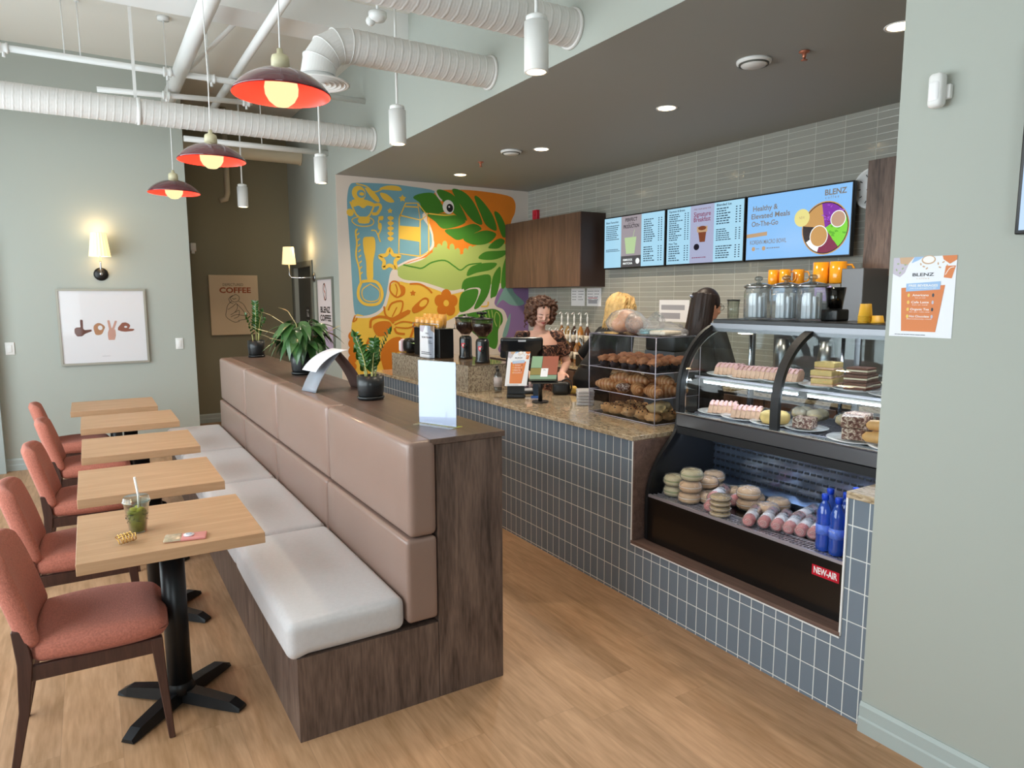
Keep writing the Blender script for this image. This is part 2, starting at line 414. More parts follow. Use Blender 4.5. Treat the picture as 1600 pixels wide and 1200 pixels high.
class Print:
    "flat artwork on a real surface: u, v in metres from the origin corner; each later layer lies 0.3 mm higher"
    def __init__(s, o, u, v, step=.0003, warp=None):
        s.o = Vector(o); s.u = Vector(u).normalized(); s.v = Vector(v).normalized(); s.n = s.u.cross(s.v); s.b = MB(); s.L = 0; s.step = step; s.warp = warp
    def P(s, a, b):
        return s.o+s.u*a+s.v*b+s.n*(s.L*s.step)
    def lay(s): s.L += 1; return s
    def poly(s, pts, m, smooth=0):
        s.b.use(m)
        if smooth: pts = catmull(pts, True, smooth)
        V3 = [Vector((p[0], p[1], 0)) for p in pts]; vs = [s.b.bm.verts.new(s.P(p[0], p[1])) for p in pts]
        for a, bq, c in tessellate_polygon([V3]):
            ar = (V3[bq]-V3[a]).cross(V3[c]-V3[a]).z
            if abs(ar) < 1e-12: continue
            s.b.f([vs[a], vs[bq], vs[c]] if ar > 0 else [vs[a], vs[c], vs[bq]])
        s.lay(); return s
    def rect(s, x0, y0, x1, y1, m): return s.poly([(x0, y0), (x1, y0), (x1, y1), (x0, y1)], m)
    def ell(s, cx, cy_, rx, ry=None, m=None, n=20, rot=0):
        ry = ry or rx; c, d = math.cos(rot), math.sin(rot)
        return s.poly([(cx+rx*math.cos(2*PI*k/n)*c-ry*math.sin(2*PI*k/n)*d, cy_+rx*math.cos(2*PI*k/n)*d+ry*math.sin(2*PI*k/n)*c) for k in range(n)], m)
    def stroke(s, pts, w_, m, closed=False, smooth=4):
        if smooth: pts = catmull(pts, closed, smooth)
        n = len(pts); L_, R_ = [], []
        s.b.use(m)
        for i in range(n):
            a = pts[i-1] if (i or closed) else pts[0]; b = pts[(i+1) % n] if (i < n-1 or closed) else pts[-1]
            dx, dy = b[0]-a[0], b[1]-a[1]; l = math.hypot(dx, dy) or 1; dx /= l; dy /= l
            L_.append(s.b.bm.verts.new(s.P(pts[i][0]-dy*w_/2, pts[i][1]+dx*w_/2))); R_.append(s.b.bm.verts.new(s.P(pts[i][0]+dy*w_/2, pts[i][1]-dx*w_/2)))
        for i in range(n if closed else n-1):
            j = (i+1) % n; s.b.f([L_[i], R_[i], R_[j], L_[j]])
        s.lay(); return s
    def text(s, t, cx, cy_, size, m, width=None, bold=0, sy=1):
        V, F = text_mesh(t, bold)
        if not V: return s
        xs = [v.x for v in V]; k = size
        if width: k = width/(max(xs)-min(xs)+1e-6); 
        mx = (max(xs)+min(xs))/2; kk = size if width else k
        s.b.use(m); vs = [s.b.bm.verts.new(s.P(cx+(v.x-mx)*k, cy_+v.y*kk*sy)) for v in V]
        for f in F: s.b.f([vs[i] for i in f])
        s.lay(); return s
    def lines(s, x0, y0, x1, y1, rows, m, fill=.45, seed=1, price=None):
        "rows of small illegible lettering"
        rnd = random.Random(seed); s.b.use(m); h = (y1-y0)/rows
        for r in range(rows):
            y = y1-(r+.5)*h; x = x0; end = x1 if not price else x0+(x1-x0)*.6
            lim = x0+(end-x0)*rnd.uniform(.6, 1)
            while x < lim:
                wd = rnd.uniform(.04, .12)*(x1-x0)+h*.2
                s.b.f([s.b.bm.verts.new(s.P(*p)) for p in ((x, y-h*fill/2), (min(x+wd, x1), y-h*fill/2), (min(x+wd, x1), y+h*fill/2), (x, y+h*fill/2))]); x += wd+h*.3
            if price:
                for px in (.78, .92):
                    x = x0+(x1-x0)*px; s.b.f([s.b.bm.verts.new(s.P(*p)) for p in ((x, y-h*fill/2), (x+.06*(x1-x0), y-h*fill/2), (x+.06*(x1-x0), y+h*fill/2), (x, y+h*fill/2))])
        s.lay(); return s
    def build(s, name, parent=None):
        return s.b.build(name, None, parent, fix=False)
# ---------------------------------------------------------------- materials
SAGE = mat('sage_paint', 'adb2ab', .75, bump=.05, bscale=300)
OLIVE = mat('olive_brown_paint', '8b8570', .7)
SOFFIT = mat('charcoal_paint', '999a95', .6)
CEIL = mat('ceiling_white', 'e4e0d8', .8)
CREAMW = mat('mural_wall_white', 'd9cdc2', .7)
WHITE = mat('white_enamel', 'e9e9e8', .4)
TRIMM = mat('trim_paint', 'aeb9b8', .5)
FLOOR = wood('oak_floor', 'c39a77', '97724f', 'y', .42, plank=(.2, 1.5), scale=.7, bump=.03, stretch=10)
OAK = wood('light_oak_top', 'c29b78', 'aa8460', 'x', .5, scale=.8, bump=.02)
WALN = wood('dark_grey_oak', '7c665b', '3b2d28', 'z', .45, scale=1.0, bump=.2, stretch=9)
WALNY = wood('dark_grey_oak_flat', '705a4e', '50403a', 'y', .35, scale=.8, bump=.06)
CABW = wood('cabinet_walnut', '6e5142', '4a352b', 'z', .45, scale=.7, bump=.05)
CHW = wood('chair_wood', '4e3128', '38221c', 'z', .4, scale=1.5)
FTILE = tiles('blue_grey_tile', 'y', 'z', .0655, .1295, .0145, .0145, .0045, '74808d', 'd9dcdb', .2, .05)
WTILE = tiles('sage_glazed_tile', 'y', 'z', .255, .0515, .04, .025, .0035, '9d9c94', 'c4c3bb', .06, .06, wob=1.2)
GRAN = speckle('beige_granite', 'c9b79d', 'b39f82', '8f7b62', 70, .12, .6, (1, .35, 1))
GRANR = speckle('riser_granite', 'b3a892', '97897a', '6b6050', 90, .25, .3, (1, 1, .5))
BLACK = mat('black_plastic', '131314', .35)
BLACKM = mat('black_metal', '17181a', .35, .3)
CHROME = mat('chrome', 'c9ccd0', .18, 1)
STEEL = mat('brushed_steel', '9a9ca0', .32, 1)
LEATH = mat('taupe_leather', '8b7267', .31, bump=.25, bscale=260, coat=.1)
LINEN = mat('pale_linen', 'c6c2c3', .85, sheen=.3, bump=.5, bscale=420, var=.03, vscale=60)
PINKF = mat('coral_wool', 'ad6857', .95, sheen=.08, bump=1, bscale=260, var=.2, vscale=150)
GLASS = pane('clear_glass')
ACRY = pane('clear_acrylic', 'eef0f4', .03, 1.2)
FILM = pane('cling_film', 'fafafb', .2, 1.6, wrinkle=.6, haze=.10)
PAPER = mat('white_paper', 'ecebee', .6)
WARM = emis('warm_led', 'ffe2ae', 9)

# ---------------------------------------------------------------- room shell
X0, Y0, ZC = -2.0, -1.8, 4.05
def shell(name, m, *boxes):
    b = MB()
    for q in boxes: b.box(*q)
    return struct(b.build(name, m))
shell('floor', FLOOR, (X0, 5.3, Y0, 10.2, -.1, 0))
shell('ceiling', CEIL, (X0, 2.6, Y0, 10.2, ZC, ZC+.1))
shell('ceiling_soffit', SOFFIT, (2.481, 5.3, 1.0, 7.95, 3.05, 3.13))
shell('wall_fascia', SAGE, (2.48, 2.6, 1.43, 7.86, 3.051, ZC))
shell('wall_right', SAGE, (2.46, 2.6, Y0, 1.43, 0, ZC))
shell('wall_far', SAGE, (X0, .97, 8.2, 8.32, 0, ZC))
shell('wall_hall', OLIVE, (-.1, 2.6, 10.0, 10.12, 0, ZC)); shell('wall_hall_left', OLIVE, (-.1, 0, 8.32, 10.0, 0, ZC))
shell('wall_side', SAGE, (2.48, 2.6, 7.86, 8.98, 0, ZC), (2.48, 2.6, 8.98, 9.86, 2.08, ZC), (2.48, 2.6, 9.86, 10.0, 0, ZC))
shell('wall_mural', CREAMW, (2.4805, 5.2, 7.85, 7.97, 0, 3.05))
shell('wall_tile', WTILE, (5.06, 5.2, 1.0, 7.85, 0, 3.05))
shell('wall_kitchen', SAGE, (2.6, 5.2, .88, 1.0, 0, 3.13))
# window wall on the left and behind the camera: sill, header and mullions only, with panes
shell('wall_left', SAGE, (X0-.12, X0, Y0, 8.2, 0, .48), (X0-.12, X0, Y0, 8.2, 3.1, ZC), (X0-.12, X0, 7.45, 8.2, .48, 3.1), (X0-.12, X0, Y0, .96, .48, 3.1))
shell('wall_back', SAGE, (X0, 2.46, Y0-.12, Y0, 0, .8), (X0, 2.46, Y0-.12, Y0, 2.6, ZC), (-.1, 2.46, Y0-.12, Y0, .8, 2.6), (X0, X0+.2, Y0-.12, Y0, .8, 2.6))
FRM = mat('window_frame_dark', '2d3032', .4)
for i, (a, bq) in enumerate(((.96, 3.12), (3.12, 5.28), (5.28, 7.45))):
    b = MB()
    b.box(X0-.1, X0-.04, a, a+.05, .48, 3.1); b.box(X0-.1, X0-.04, bq-.05, bq, .48, 3.1); b.box(X0-.1, X0-.04, a, bq, .48, .53); b.box(X0-.1, X0-.04, a, bq, 3.05, 3.1)
    o = struct(b.build('window_%d' % (i+1), FRM))
    g = MB(); g.box(X0-.075, X0-.065, a+.05, bq-.05, .53, 3.05); g.build('window_pane', GLASS, o)
for i, (a, bq) in enumerate(((-1.8, -.1),)):
    b = MB()
    b.box(a, a+.05, Y0-.1, Y0-.04, .8, 2.6); b.box(bq-.05, bq, Y0-.1, Y0-.04, .8, 2.6); b.box(a, bq, Y0-.1, Y0-.04, .8, .85); b.box(a, bq, Y0-.1, Y0-.04, 2.55, 2.6)
    o = struct(b.build('window_%d' % (i+4), FRM))
    g = MB(); g.box(a+.05, bq-.05, Y0-.075, Y0-.065, .85, 2.55); g.build('window_pane', GLASS, o)
def baseboard(name, prof_axis, sgn, fixed, a0, a1):
    "stepped skirting, 12 cm high, on the wall face at `fixed`"
    b = MB(); pr = [(0, 0), (.018, 0), (.018, .055), (.013, .062), (.013, .105), (.006, .12), (0, .12)]
    if prof_axis == 'x': b.prism([(fixed+sgn*p, z) for p, z in pr], 'y', a0, a1)
    else: b.prism([(fixed+sgn*p, z) for p, z in pr], 'x', a0, a1)
    return struct(b.build(name, TRIMM))
baseboard('baseboard_right', 'x', -1, 2.46, Y0, 1.43)
baseboard('baseboard_far', 'y', -1, 8.2, -.78, .97)
baseboard('baseboard_hall', 'y', -1, 10.0, .97, 2.48)
b = MB(); b.box(-.86, -.78, 8.10, 8.2, 0, 2.25); b.box(-1.95, -.86, 8.13, 8.2, 2.17, 2.25); struct(b.build('trim_1', TRIMM))
b = MB(); b.box(-1.9, -.86, 8.15, 8.2, 0, 2.17); struct(b.build('door_2', mat('door_grey', '7e8784', .5)))
# ceiling beam
b = MB(); b.box(X0, 2.48, 5.72, 6.08, 3.82, ZC); struct(b.build('trim_2', WHITE))
# wash-room door in the side wall
DGR = mat('door_charcoal', '4b4a44', .5)
b = MB(); b.box(2.535, 2.575, 8.98, 9.86, 0, 2.08); d = struct(b.build('door_1', DGR))
b = MB(); b.cyl((2.535, 9.08, 1.0), (2.49, 9.08, 1.0), .011); b.cyl((2.49, 9.08, 1.0), (2.49, 9.2, 1.0), .010); b.build('door_handle', STEEL, d)
pr = Print((2.5345, 9.52, 1.32), (0, -1, 0), (0, 0, 1)); pr.rect(0, 0, .17, .23, mat('sign_black', '17171a', .4))
W_ = mat('sign_white', 'e8e8ea', .5); pr.ell(.055, .185, .014, m=W_); pr.rect(.043, .1, .067, .165, W_); pr.ell(.115, .185, .014, m=W_); pr.poly([(.09, .1), (.14, .1), (.115, .17)], W_); pr.text('WASHROOM', .085, .05, .02, W_, width=.14); pr.build('door_sign', d)
b = MB()
b.box(2.462, 2.48, 8.91, 8.98, 0, 2.15); b.box(2.462, 2.48, 9.86, 9.93, 0, 2.15); b.box(2.462, 2.48, 8.98, 9.86, 2.08, 2.15); struct(b.build('trim_3', mat('door_trim_paint', '6e7069', .5)))

# ---------------------------------------------------------------- ducts, pipes
DUCT = mat('duct_white', 'dcdad8', .45)
def spiral(b, axis_pts, r, pitch=.055, ridge=.0026, n=40):
    a, c = Vector(axis_pts[0]), Vector(axis_pts[1]); t = (c-a); L_ = t.length; t.normalize()
    u = t.orthogonal().normalized(); v = t.cross(u); st = pitch/10; m = int(L_/st)
    rings = []
    for i in range(m+1):
        s_ = i*L_/m; ring = []
        for k in range(n):
            th = 2*PI*k/n; ph = (s_/pitch+k/n) % 1; q = (s_/pitch*3+k/n*3) % 1
            rr = r+(ridge if ph < .11 else 0)+(.0007 if q < .35 else 0)
            ring.append(b.bm.verts.new(a+t*s_+(u*math.cos(th)+v*math.sin(th))*rr))
        rings.append(ring)
    for i in range(m):
        for k in range(n): b.f([rings[i][k], rings[i][(k+1) % n], rings[i+1][(k+1) % n], rings[i+1][k]], True)
    b.f(rings[0]); b.f(list(reversed(rings[-1])))
def rods(parent, pts, z0, z1=ZC):
    for (x, y) in pts:
        b = MB(); b.cyl((x, y, z0), (x, y, z1), .005, n=8); b.cyl((x, y, z1-.01), (x, y, z1), .018, n=12); b.build('hanger_rod', WHITE, parent)
def duct(label, y, z, r, x0, x1, hang, m=DUCT, ridge=.0026):
    t = thing('spiral_duct', label, 'duct', (x0, y, z), group='white ceiling ducts')
    b = MB(); spiral(b, [(0, 0, 0), (x1-x0, 0, 0)], r, ridge=ridge); b.build('duct_tube', m, t)
    b = MB(); b.lathe([(r+.001, 0), (r+.012, 0), (r+.012, .02), (r+.001, .02)], (x1-x0-.021, 0, 0), 40, 'x', closed=True); b.build('wall_collar', m, t)
    for x in hang:
        b = MB(); b.lathe([(r+.004, 0), (r+.008, 0), (r+.008, .03), (r+.004, .03)], (x-x0, 0, 0), 40, 'x', closed=True); b.build('hanger_strap', WHITE, t)
        b = MB(); b.box(x-x0-.012, x-x0+.012, -.004, .004, r, ZC-z); b.build('hanger_strip', WHITE, t)
    return t
duct('long low white spiral duct crossing the whole room above the far pendant lamp', 6.63, 3.2, .1, X0, 2.48, (.45,))
duct('white spiral duct nearest the camera, cut off by the top of the picture', 3.38, 3.2, .1, X0, 2.48, ())
duct('warm cream smooth duct in the dim hallway behind the long white duct', 9.29, 3.48, .095, 0, 2.48, (), mat('duct_cream', 'cbbfa8', .5), 0)
# duct with elbow and round diffuser
t = thing('elbow_duct', 'white spiral duct bending down into a round slotted diffuser', 'duct', (2.48, 4.33, 3.21))
b = MB(); spiral(b, [(-1.0, 0, 0), (0, 0, 0)], .1); b.build('duct_tube', DUCT, t)
b = MB(); b.lathe([(.101, -.02), (.112, -.02), (.112, 0), (.101, 0)], (0, 0, 0), 40, 'x', closed=True); b.build('wall_collar', DUCT, t)
b = MB(); R_ = .2; rings = []
for k in range(5):
    a = PI/2*k/4; cx, cz = -1.0-R_*math.sin(a), -R_*(1-math.cos(a)); ring = []
    for j in range(36):
        th = 2*PI*j/36; ring.append(b.bm.verts.new((cx+.102*math.sin(th)*math.sin(a)*-1, .102*math.cos(th), cz+.102*math.sin(th)*math.cos(a))))
    rings.append(ring)
for k in range(4):
    for j in range(36): b.f([rings[k][j], rings[k][(j+1) % 36], rings[k+1][(j+1) % 36], rings[k+1][j]], False)
b.build('elbow', DUCT, t)
b = MB()
for k in range(5):
    a = PI/2*k/4; c = Vector((-1.0-R_*math.sin(a), 0, -R_*(1-math.cos(a)))); pts = []
    for j in range(28):
        th = 2*PI*j/28; pts.append(c+Vector((-.104*math.sin(th)*math.sin(a), .104*math.cos(th), .104*math.sin(th)*math.cos(a))))
    b.tube(pts, .004, 6, closed=True)
b.build('elbow_seam', DUCT, t)
g = MB(); g.lathe([(.1, 0), (.105, -.02), (.18, -.045), (.188, -.052), (.175, -.055), (.14, -.04), (.0, -.035)], (-1.2, 0, -.2), 40); dif = g.build('diffuser', WHITE, t)
g = MB()
for r in (.03, .06, .09, .12, .145): g.lathe([(r, 0), (r+.016, -.018), (r+.018, -.018), (r+.004, .004)], (-1.2, 0, -.238), 36, closed=True)
g.lathe([(.0, -.02), (.018, -.018), (.02, 0)], (-1.2, 0, -.238), 24); g.build('diffuser_ring', WHITE, dif)
def pipe(label, pts, r, m=WHITE, joints=(), hang=(), name='ceiling_pipe', group='ceiling pipes'):
    o0 = Vector(pts[0]); t = thing(name, label, 'pipe', o0, group=group)
    b = MB(); b.tube([Vector(p)-o0 for p in pts], r, 16); b.build('pipe_run', m, t)
    for q in joints:
        b = MB(); b.lathe([(r*1.05, -.035), (r*1.55, -.03), (r*1.55, -.018), (r*1.3, -.012), (r*1.3, .012), (r*1.55, .018), (r*1.55, .03), (r*1.05, .035)], Vector(q)-o0, 20, 'x'); b.cyl(Vector(q)-o0-Vector((0, 0, r*2.6)), Vector(q)-o0, r*.45); b.build('coupling', m, t)
    rods(t, [(q[0]-o0.x, q[1]-o0.y) for q in hang], pts[0][2]-o0.z, ZC-o0.z)
    return t
pipe('white sprinkler pipe running across under the ceiling to the fascia', [(-.42, 6.83, 3.6), (2.48, 6.83, 3.6)], .026, joints=[(-.42, 6.83, 3.6), (.72, 6.83, 3.6), (1.07, 6.83, 3.6)], hang=[(-.02, 6.83), (.09, 6.83), (1.05, 6.83)])
pipe('thick white tube running away from the camera beside the first pendant cord', [(.82, 2.6, 3.62), (.82, 8.19, 3.62)], .062)
pipe('thinner white tube running parallel to the thick ceiling tube', [(1.27, 3.0, 3.66), (1.27, 8.4, 3.66)], .035)
pipe('slanting white brace pipe between the two ceiling tubes', [(.84, 6.9, 3.6), (1.22, 5.95, 3.9)], .018)
pipe('slim white pipe below the cream hallway duct', [(.97, 8.1, 3.32), (2.48, 8.1, 3.32)], .03, hang=[(1.75, 8.1)])
pipe('lower white branch pipe above the long duct', [(.2, 7.3, 3.5), (1.5, 7.3, 3.56)], .024, joints=[(.75, 7.3, 3.525), (1.45, 7.3, 3.556)])
pipe('pale elbow drain pipe hanging in the dim hallway', [(1.62, 9.6, ZC), (1.62, 9.6, 3.0), (1.6, 9.6, 2.93), (1.52, 9.6, 2.9)], .035, mat('pipe_cream', 'b9ad98', .5), name='drain_pipe')

# ---------------------------------------------------------------- hanging and recessed lamps
MAROON = mat('maroon_enamel', '5d2730', .12, coat=.8); REDIN = mat('red_enamel', 'e2332c', .3); CREAMP = mat('cream_plastic', 'cfc7a4', .4)
BULB = emis('frosted_bulb', 'ffdfa4', .95)
def pendant(loc, label):
    t = thing('pendant_lamp', label, 'lamp', loc, group='red pendant lamps in a row')   # origin: centre of the rim
    pr_ = [(.04, .098), (.07, .094), (.11, .08), (.15, .058), (.185, .03), (.208, .002), (.213, -.008)]
    b = MB(); b.lathe(pr_+[(.210, -.009)], n=48, closed=True); b.build('shade', MAROON, t)
    b = MB(); b.lathe([(r-.003, z-.004) for r, z in pr_], n=48, closed=True); b.build('shade_lining', REDIN, t)
    b = MB(); b.lathe([(.0, .185), (.012, .185), (.014, .165), (.035, .155), (.039, .14), (.04, .095), (0, .09)]); b.build('lamp_socket', CREAMP, t)
    b = MB(); b.lathe([(0, -.062), (.03, -.057), (.055, -.037), (.07, -.01), (.073, .02), (.068, .045), (.045, .075), (.03, .085), (0, .088)]); b.build('bulb', BULB, t)
    b = MB(); h = ZC-loc[2]; b.tube([(0, 0, .18), (.004, 0, .5), (-.003, 0, .9), (0, 0, h)], .0035, 8); b.lathe([(0, h-.03), (.045, h-.03), (.05, h), (0, h)]); b.build('cord', WHITE, t)
    lamp('lamp_light', 'POINT', (0, 0, -.08), 7, (1, .72, .42), .06, parent=t)
    return t
pendant((.801, 3.267, 2.583), 'nearest and largest-looking of the three red dome pendant lamps')
pendant(tuple(Q(331, 249, 'z', 2.585)), 'middle one of the three red dome pendant lamps')
pendant(tuple(Q(272, 300, 'z', 2.6)), 'farthest red dome pendant lamp, lit, beside the far wall corner')
def cyl_lamp(px, x, label, top):
    c = Q(px[0], px[1], 'x', x)
    t = thing('cylinder_downlight', label, 'lamp', c, group='white cylinder downlights')
    b = MB(); b.lathe([(.046, -.125), (.057, -.125), (.058, -.12), (.058, .1), (.0, .1)], n=32, closed=True); b.build('housing', WHITE, t)
    b = MB(); b.lathe([(.0, .1), (.05, .1), (.05, .125), (.04, .13), (0, .13)], n=32); b.build('mounting_collar', WHITE, t)
    b = MB(); b.lathe([(0, -.122), (.047, -.122), (.047, -.115), (0, -.115)], n=28); b.build('light_disc', WARM, t)
    b = MB(); b.cyl((0, 0, .13), (0, 0, ZC-c.z), .0085, n=12); b.build('stem', WHITE, t)
    lamp('lamp_light', 'SPOT', (0, 0, -.14), 26, (1, .85, .64), .045, parent=t, spot=110)
cyl_lamp((838, 70), 1.9, 'large-looking white cylinder downlight beside the grey soffit edge, nearest the camera', 0)
cyl_lamp((621, 196), 1.9, 'white cylinder downlight below the elbow duct, second from the camera', 0)
cyl_lamp((501, 264), 1.9, 'white cylinder downlight left of the mural top corner', 0)
cyl_lamp((379, 306), 1.6, 'white cylinder downlight hanging in front of the dark hall wall', 0)
for x, y, L_ in ((3.66, 2.15, 'recessed warm downlight next to the right wall edge'), (3.73, 3.91, 'recessed warm downlight above the right menu screen'), (3.73, 5.56, 'recessed warm downlight beside the round ceiling speaker'), (3.70, 7.16, 'recessed warm downlight nearest the mural')):
    t = thing('recessed_downlight', L_, 'lamp', (x, y, 3.05), group='soffit downlights')
    b = MB(); b.lathe([(.062, .0), (.075, -.006), (.078, -.002), (.078, 0)], n=32, closed=True); b.build('trim_ring', WHITE, t)
    b = MB(); b.lathe([(0, -.003), (.062, -.003), (.062, -.001), (0, -.001)], n=28); b.build('light_disc', WARM, t)
    lamp('lamp_light', 'SPOT', (0, 0, -.02), 75, (1, .86, .68), .06, parent=t, spot=135)
for x, y, L_ in ((3.44, 2.89, 'white round ceiling speaker near the right end of the soffit'), (3.53, 5.78, 'white round ceiling speaker in the middle of the soffit')):
    t = thing('ceiling_speaker', L_, 'speaker', (x, y, 3.05))
    b = MB(); b.lathe([(0, -.03), (.07, -.03), (.074, -.022), (.08, -.02), (.098, -.014), (.1, 0), (0, 0)], n=36); b.build('speaker_rim', WHITE, t)
    b = MB(); b.lathe([(.078, -.026), (.086, -.026), (.086, -.018), (.078, -.018)], n=36, closed=True); b.build('slot_ring', mat('slot_grey', '55554f', .6), t)
COPPER = mat('copper', 'c07b63', .35, .7)
for x, y, L_ in ((3.556, 2.636, 'small copper sprinkler head on the soffit beside the near ceiling speaker'), (3.537, 6.389, 'small copper sprinkler head on the soffit beyond the far ceiling speaker')):
    b = MB(); b.lathe([(0, 0), (.03, 0), (.028, -.008), (.012, -.012), (.01, -.03), (.004, -.045), (.018, -.047), (.018, -.05), (0, -.05)], n=18)
    b.cyl((.01, 0, -.01), (.006, 0, -.045), .003); b.cyl((-.01, 0, -.01), (-.006, 0, -.045), .003)
    o = b.build('sprinkler_head', COPPER); o.location = (x, y, 3.05); tag(o, L_, 'sprinkler')
# small camera and cap under the near duct
p = Q(590, 20, 'z', 3.55); t = thing('security_camera', 'small white dome camera with a little round spotlight under the near duct', 'camera', p)
b = MB(); b.lathe([(0, 0), (.06, 0), (.06, -.03), (.045, -.05), (0, -.06)]); b.build('dome', WHITE, t); b = MB(); b.cyl((0, 0, 0), (0, 0, ZC-p.z), .01); b.build('stem', WHITE, t)
p2 = Q(579, 33, 'z', 3.5)-p; b = MB(); b.ball(p2, .032, 2); b.cyl(p2, (0, 0, -.02), .01); b.build('spotlight', WHITE, t)

# ---------------------------------------------------------------- wall lamps
SHADE = mat('pleated_shade', 'f3e3b8', .7, emit='ffe2a6', es=.62)
def pleat(t, r0, r1, z0, z1, c):
    b = MB(); n = 72; rings = []
    for z, r in ((z0, r0), (z1, r1)):
        rings.append([b.bm.verts.new((c[0]+(r-.003*(k % 4 in (0, 1)))*math.cos(2*PI*k/n), c[1]+(r-.003*(k % 4 in (0, 1)))*math.sin(2*PI*k/n), c[2]+z)) for k in range(n)])
    for k in range(n): b.f([rings[0][k], rings[0][(k+1) % n], rings[1][(k+1) % n], rings[1][k]])
    return b.build('lamp_shade', SHADE, t)
t = thing('wall_lamp', 'wall lamp with pleated cream shade and black base above the framed hand print', 'lamp', (.138, 8.2, 1.92))
pleat(t, .097, .068, .17, .4, (0, -.13, 0))
b = MB(); b.lathe([(0, -.025), (.04, -.022), (.062, -.012), (.066, 0), (0, 0)], n=28, axis='y'); b.build('wall_plate', BLACK, t)
b = MB(); b.tube([(0, -.02, .0), (0, -.05, -.01), (0, -.1, 0), (0, -.13, .05), (0, -.13, .2)], .008, 10); b.ball((0, -.1, 0), .016); b.build('arm', CHROME, t)
b = MB(); b.ball((0, -.13, .27), .03); b.build('bulb', emis('lamp_bulb', 'ffd9a0', 2.5), t)
lamp('lamp_light', 'POINT', (0, -.12, .43), 1.3, (1, .70, .36), .04, parent=t); lamp('lamp_light', 'POINT', (0, -.10, .16), .4, (1, .70, .36), .03, parent=t)
t = thing('wall_lamp', 'wall lamp with pleated cream shade on a bent silver arm by the washroom door', 'lamp', (2.48, 8.86, 1.93))
pleat(t, .085, .065, .165, .38, (-.27, .16, 0))
b = MB(); b.lathe([(0, -.025), (.04, -.022), (.055, -.012), (.06, 0), (0, 0)], n=28, axis='x'); b.build('wall_plate', STEEL, t)
b = MB(); b.tube([(-.02, 0, 0), (-.15, .09, -.005), (-.245, .15, 0), (-.27, .16, .03), (-.27, .16, .2)], .008, 10); b.build('arm', CHROME, t)
b = MB(); b.ball((-.27, .16, .26), .028); b.build('bulb', emis('lamp_bulb', 'ffd9a0', 2.5), t)
lamp('lamp_light', 'POINT', (-.16, .1, .39), 2.2, (1, .68, .34), .03, parent=t)

# ---------------------------------------------------------------- wall pictures, switches, sensors
SILV = mat('silver_frame', 'a8a59a', .35, .5)
t = thing('framed_print', 'large silver framed print of four hands spelling love on the far wall', 'picture', (.128, 8.2, 1.39))
b = MB(); W2, H2 = .392, .381
for q in ((-W2, W2, -.03, 0, -H2, -H2+.02), (-W2, W2, -.03, 0, H2-.02, H2), (-W2, -W2+.02, -.03, 0, -H2+.02, H2-.02), (W2-.02, W2, -.03, 0, -H2+.02, H2-.02)): b.box(*q)
b.build('frame', SILV, t)
p = Print((-W2+.02, -.02, -H2+.02), (1, 0, 0), (0, 0, 1)); p.rect(0, 0, 2*W2-.04, 2*H2-.04, mat('print_paper', 'f1eff3', .5))
hs_ = [mat('hand_a', '6b4238', .6), mat('hand_b', 'bd8a66', .6), mat('hand_c', 'd3a292', .6), mat('hand_d', '9a5f4c', .6)]
p.poly([(.115, .30), (.135, .27), (.175, .27), (.205, .295), (.262, .318), (.262, .336), (.205, .332), (.190, .345), (.192, .43), (.186, .436), (.172, .436), (.168, .43), (.168, .36), (.135, .36), (.115, .345)], hs_[0], 0)
p.poly([(.285, .31), (.30, .28), (.345, .285), (.37, .33), (.38, .36), (.36, .385), (.33, .40), (.30, .39), (.28, .36)], hs_[1], 3); p.ell(.338, .352, .02, .024, MATS['print_paper'])
p.poly([(.405, .225), (.458, .225), (.472, .27), (.47, .325), (.462, .335), (.490, .412), (.486, .420), (.472, .420), (.442, .345), (.437, .345), (.424, .425), (.410, .427), (.404, .420), (.414, .335), (.402, .30), (.400, .26)], hs_[2], 0)
p.poly([(.492, .325), (.52, .312), (.56, .305), (.625, .312), (.642, .322), (.638, .332), (.590, .336), (.602, .352), (.606, .372), (.59, .39), (.565, .402), (.535, .398), (.515, .375), (.495, .35)], hs_[3], 0); p.ell(.565, .355, .014, .01, MATS['print_paper'])
p.lines(.34, .06, .44, .066, 1, mat('ink_grey', '8a8a90', .6)); p.build('artwork', t)
g = MB(); g.box(-W2+.02, W2-.02, -.026, -.024, -H2+.02, H2-.02); g.build('glazing', pane('picture_glass', 'fbfbfb', .03, .3), t)
t = thing('canvas_print', 'cream canvas with COFFEE lettering and a line drawing in the hallway', 'picture', (1.39, 10.0, 1.18))
b = MB(); b.box(0, .62, -.035, 0, 0, .8); b.build('canvas', mat('cream_canvas', 'dfc6a6', .7), t)
p = Print((0, -.0355, 0), (1, 0, 0), (0, 0, 1)); INK = mat('ink_black', '2a221e', .6)
p.text('DEPECTURED', .30, .67, .05, mat('ink_brown', '5c4a3c', .6), width=.26); p.text('COFFEE', .325, .595, .1, mat('ink_rust', 'a5502c', .6), width=.40, bold=.03)
for L_ in ([(.30, .53), (.26, .50), (.27, .46), (.31, .44), (.36, .46), (.37, .51), (.33, .54), (.30, .53)], [(.27, .45), (.22, .40), (.20, .33), (.19, .25), (.24, .20), (.30, .17), (.36, .18)], [(.36, .45), (.42, .41), (.46, .33), (.50, .26), (.46, .21), (.40, .20), (.34, .19)], [(.22, .34), (.28, .38), (.33, .42), (.34, .36), (.30, .30), (.25, .27)], [(.33, .42), (.40, .34), (.44, .28)], [(.28, .49), (.30, .48), (.33, .49)], [(.25, .24), (.32, .27), (.40, .26), (.47, .25)], [(.29, .53), (.24, .49), (.25, .44), (.29, .42)], [(.31, .3), (.36, .33), (.35, .25), (.29, .22)]):
    p.stroke(L_, .006, INK)
p.build('artwork', t)
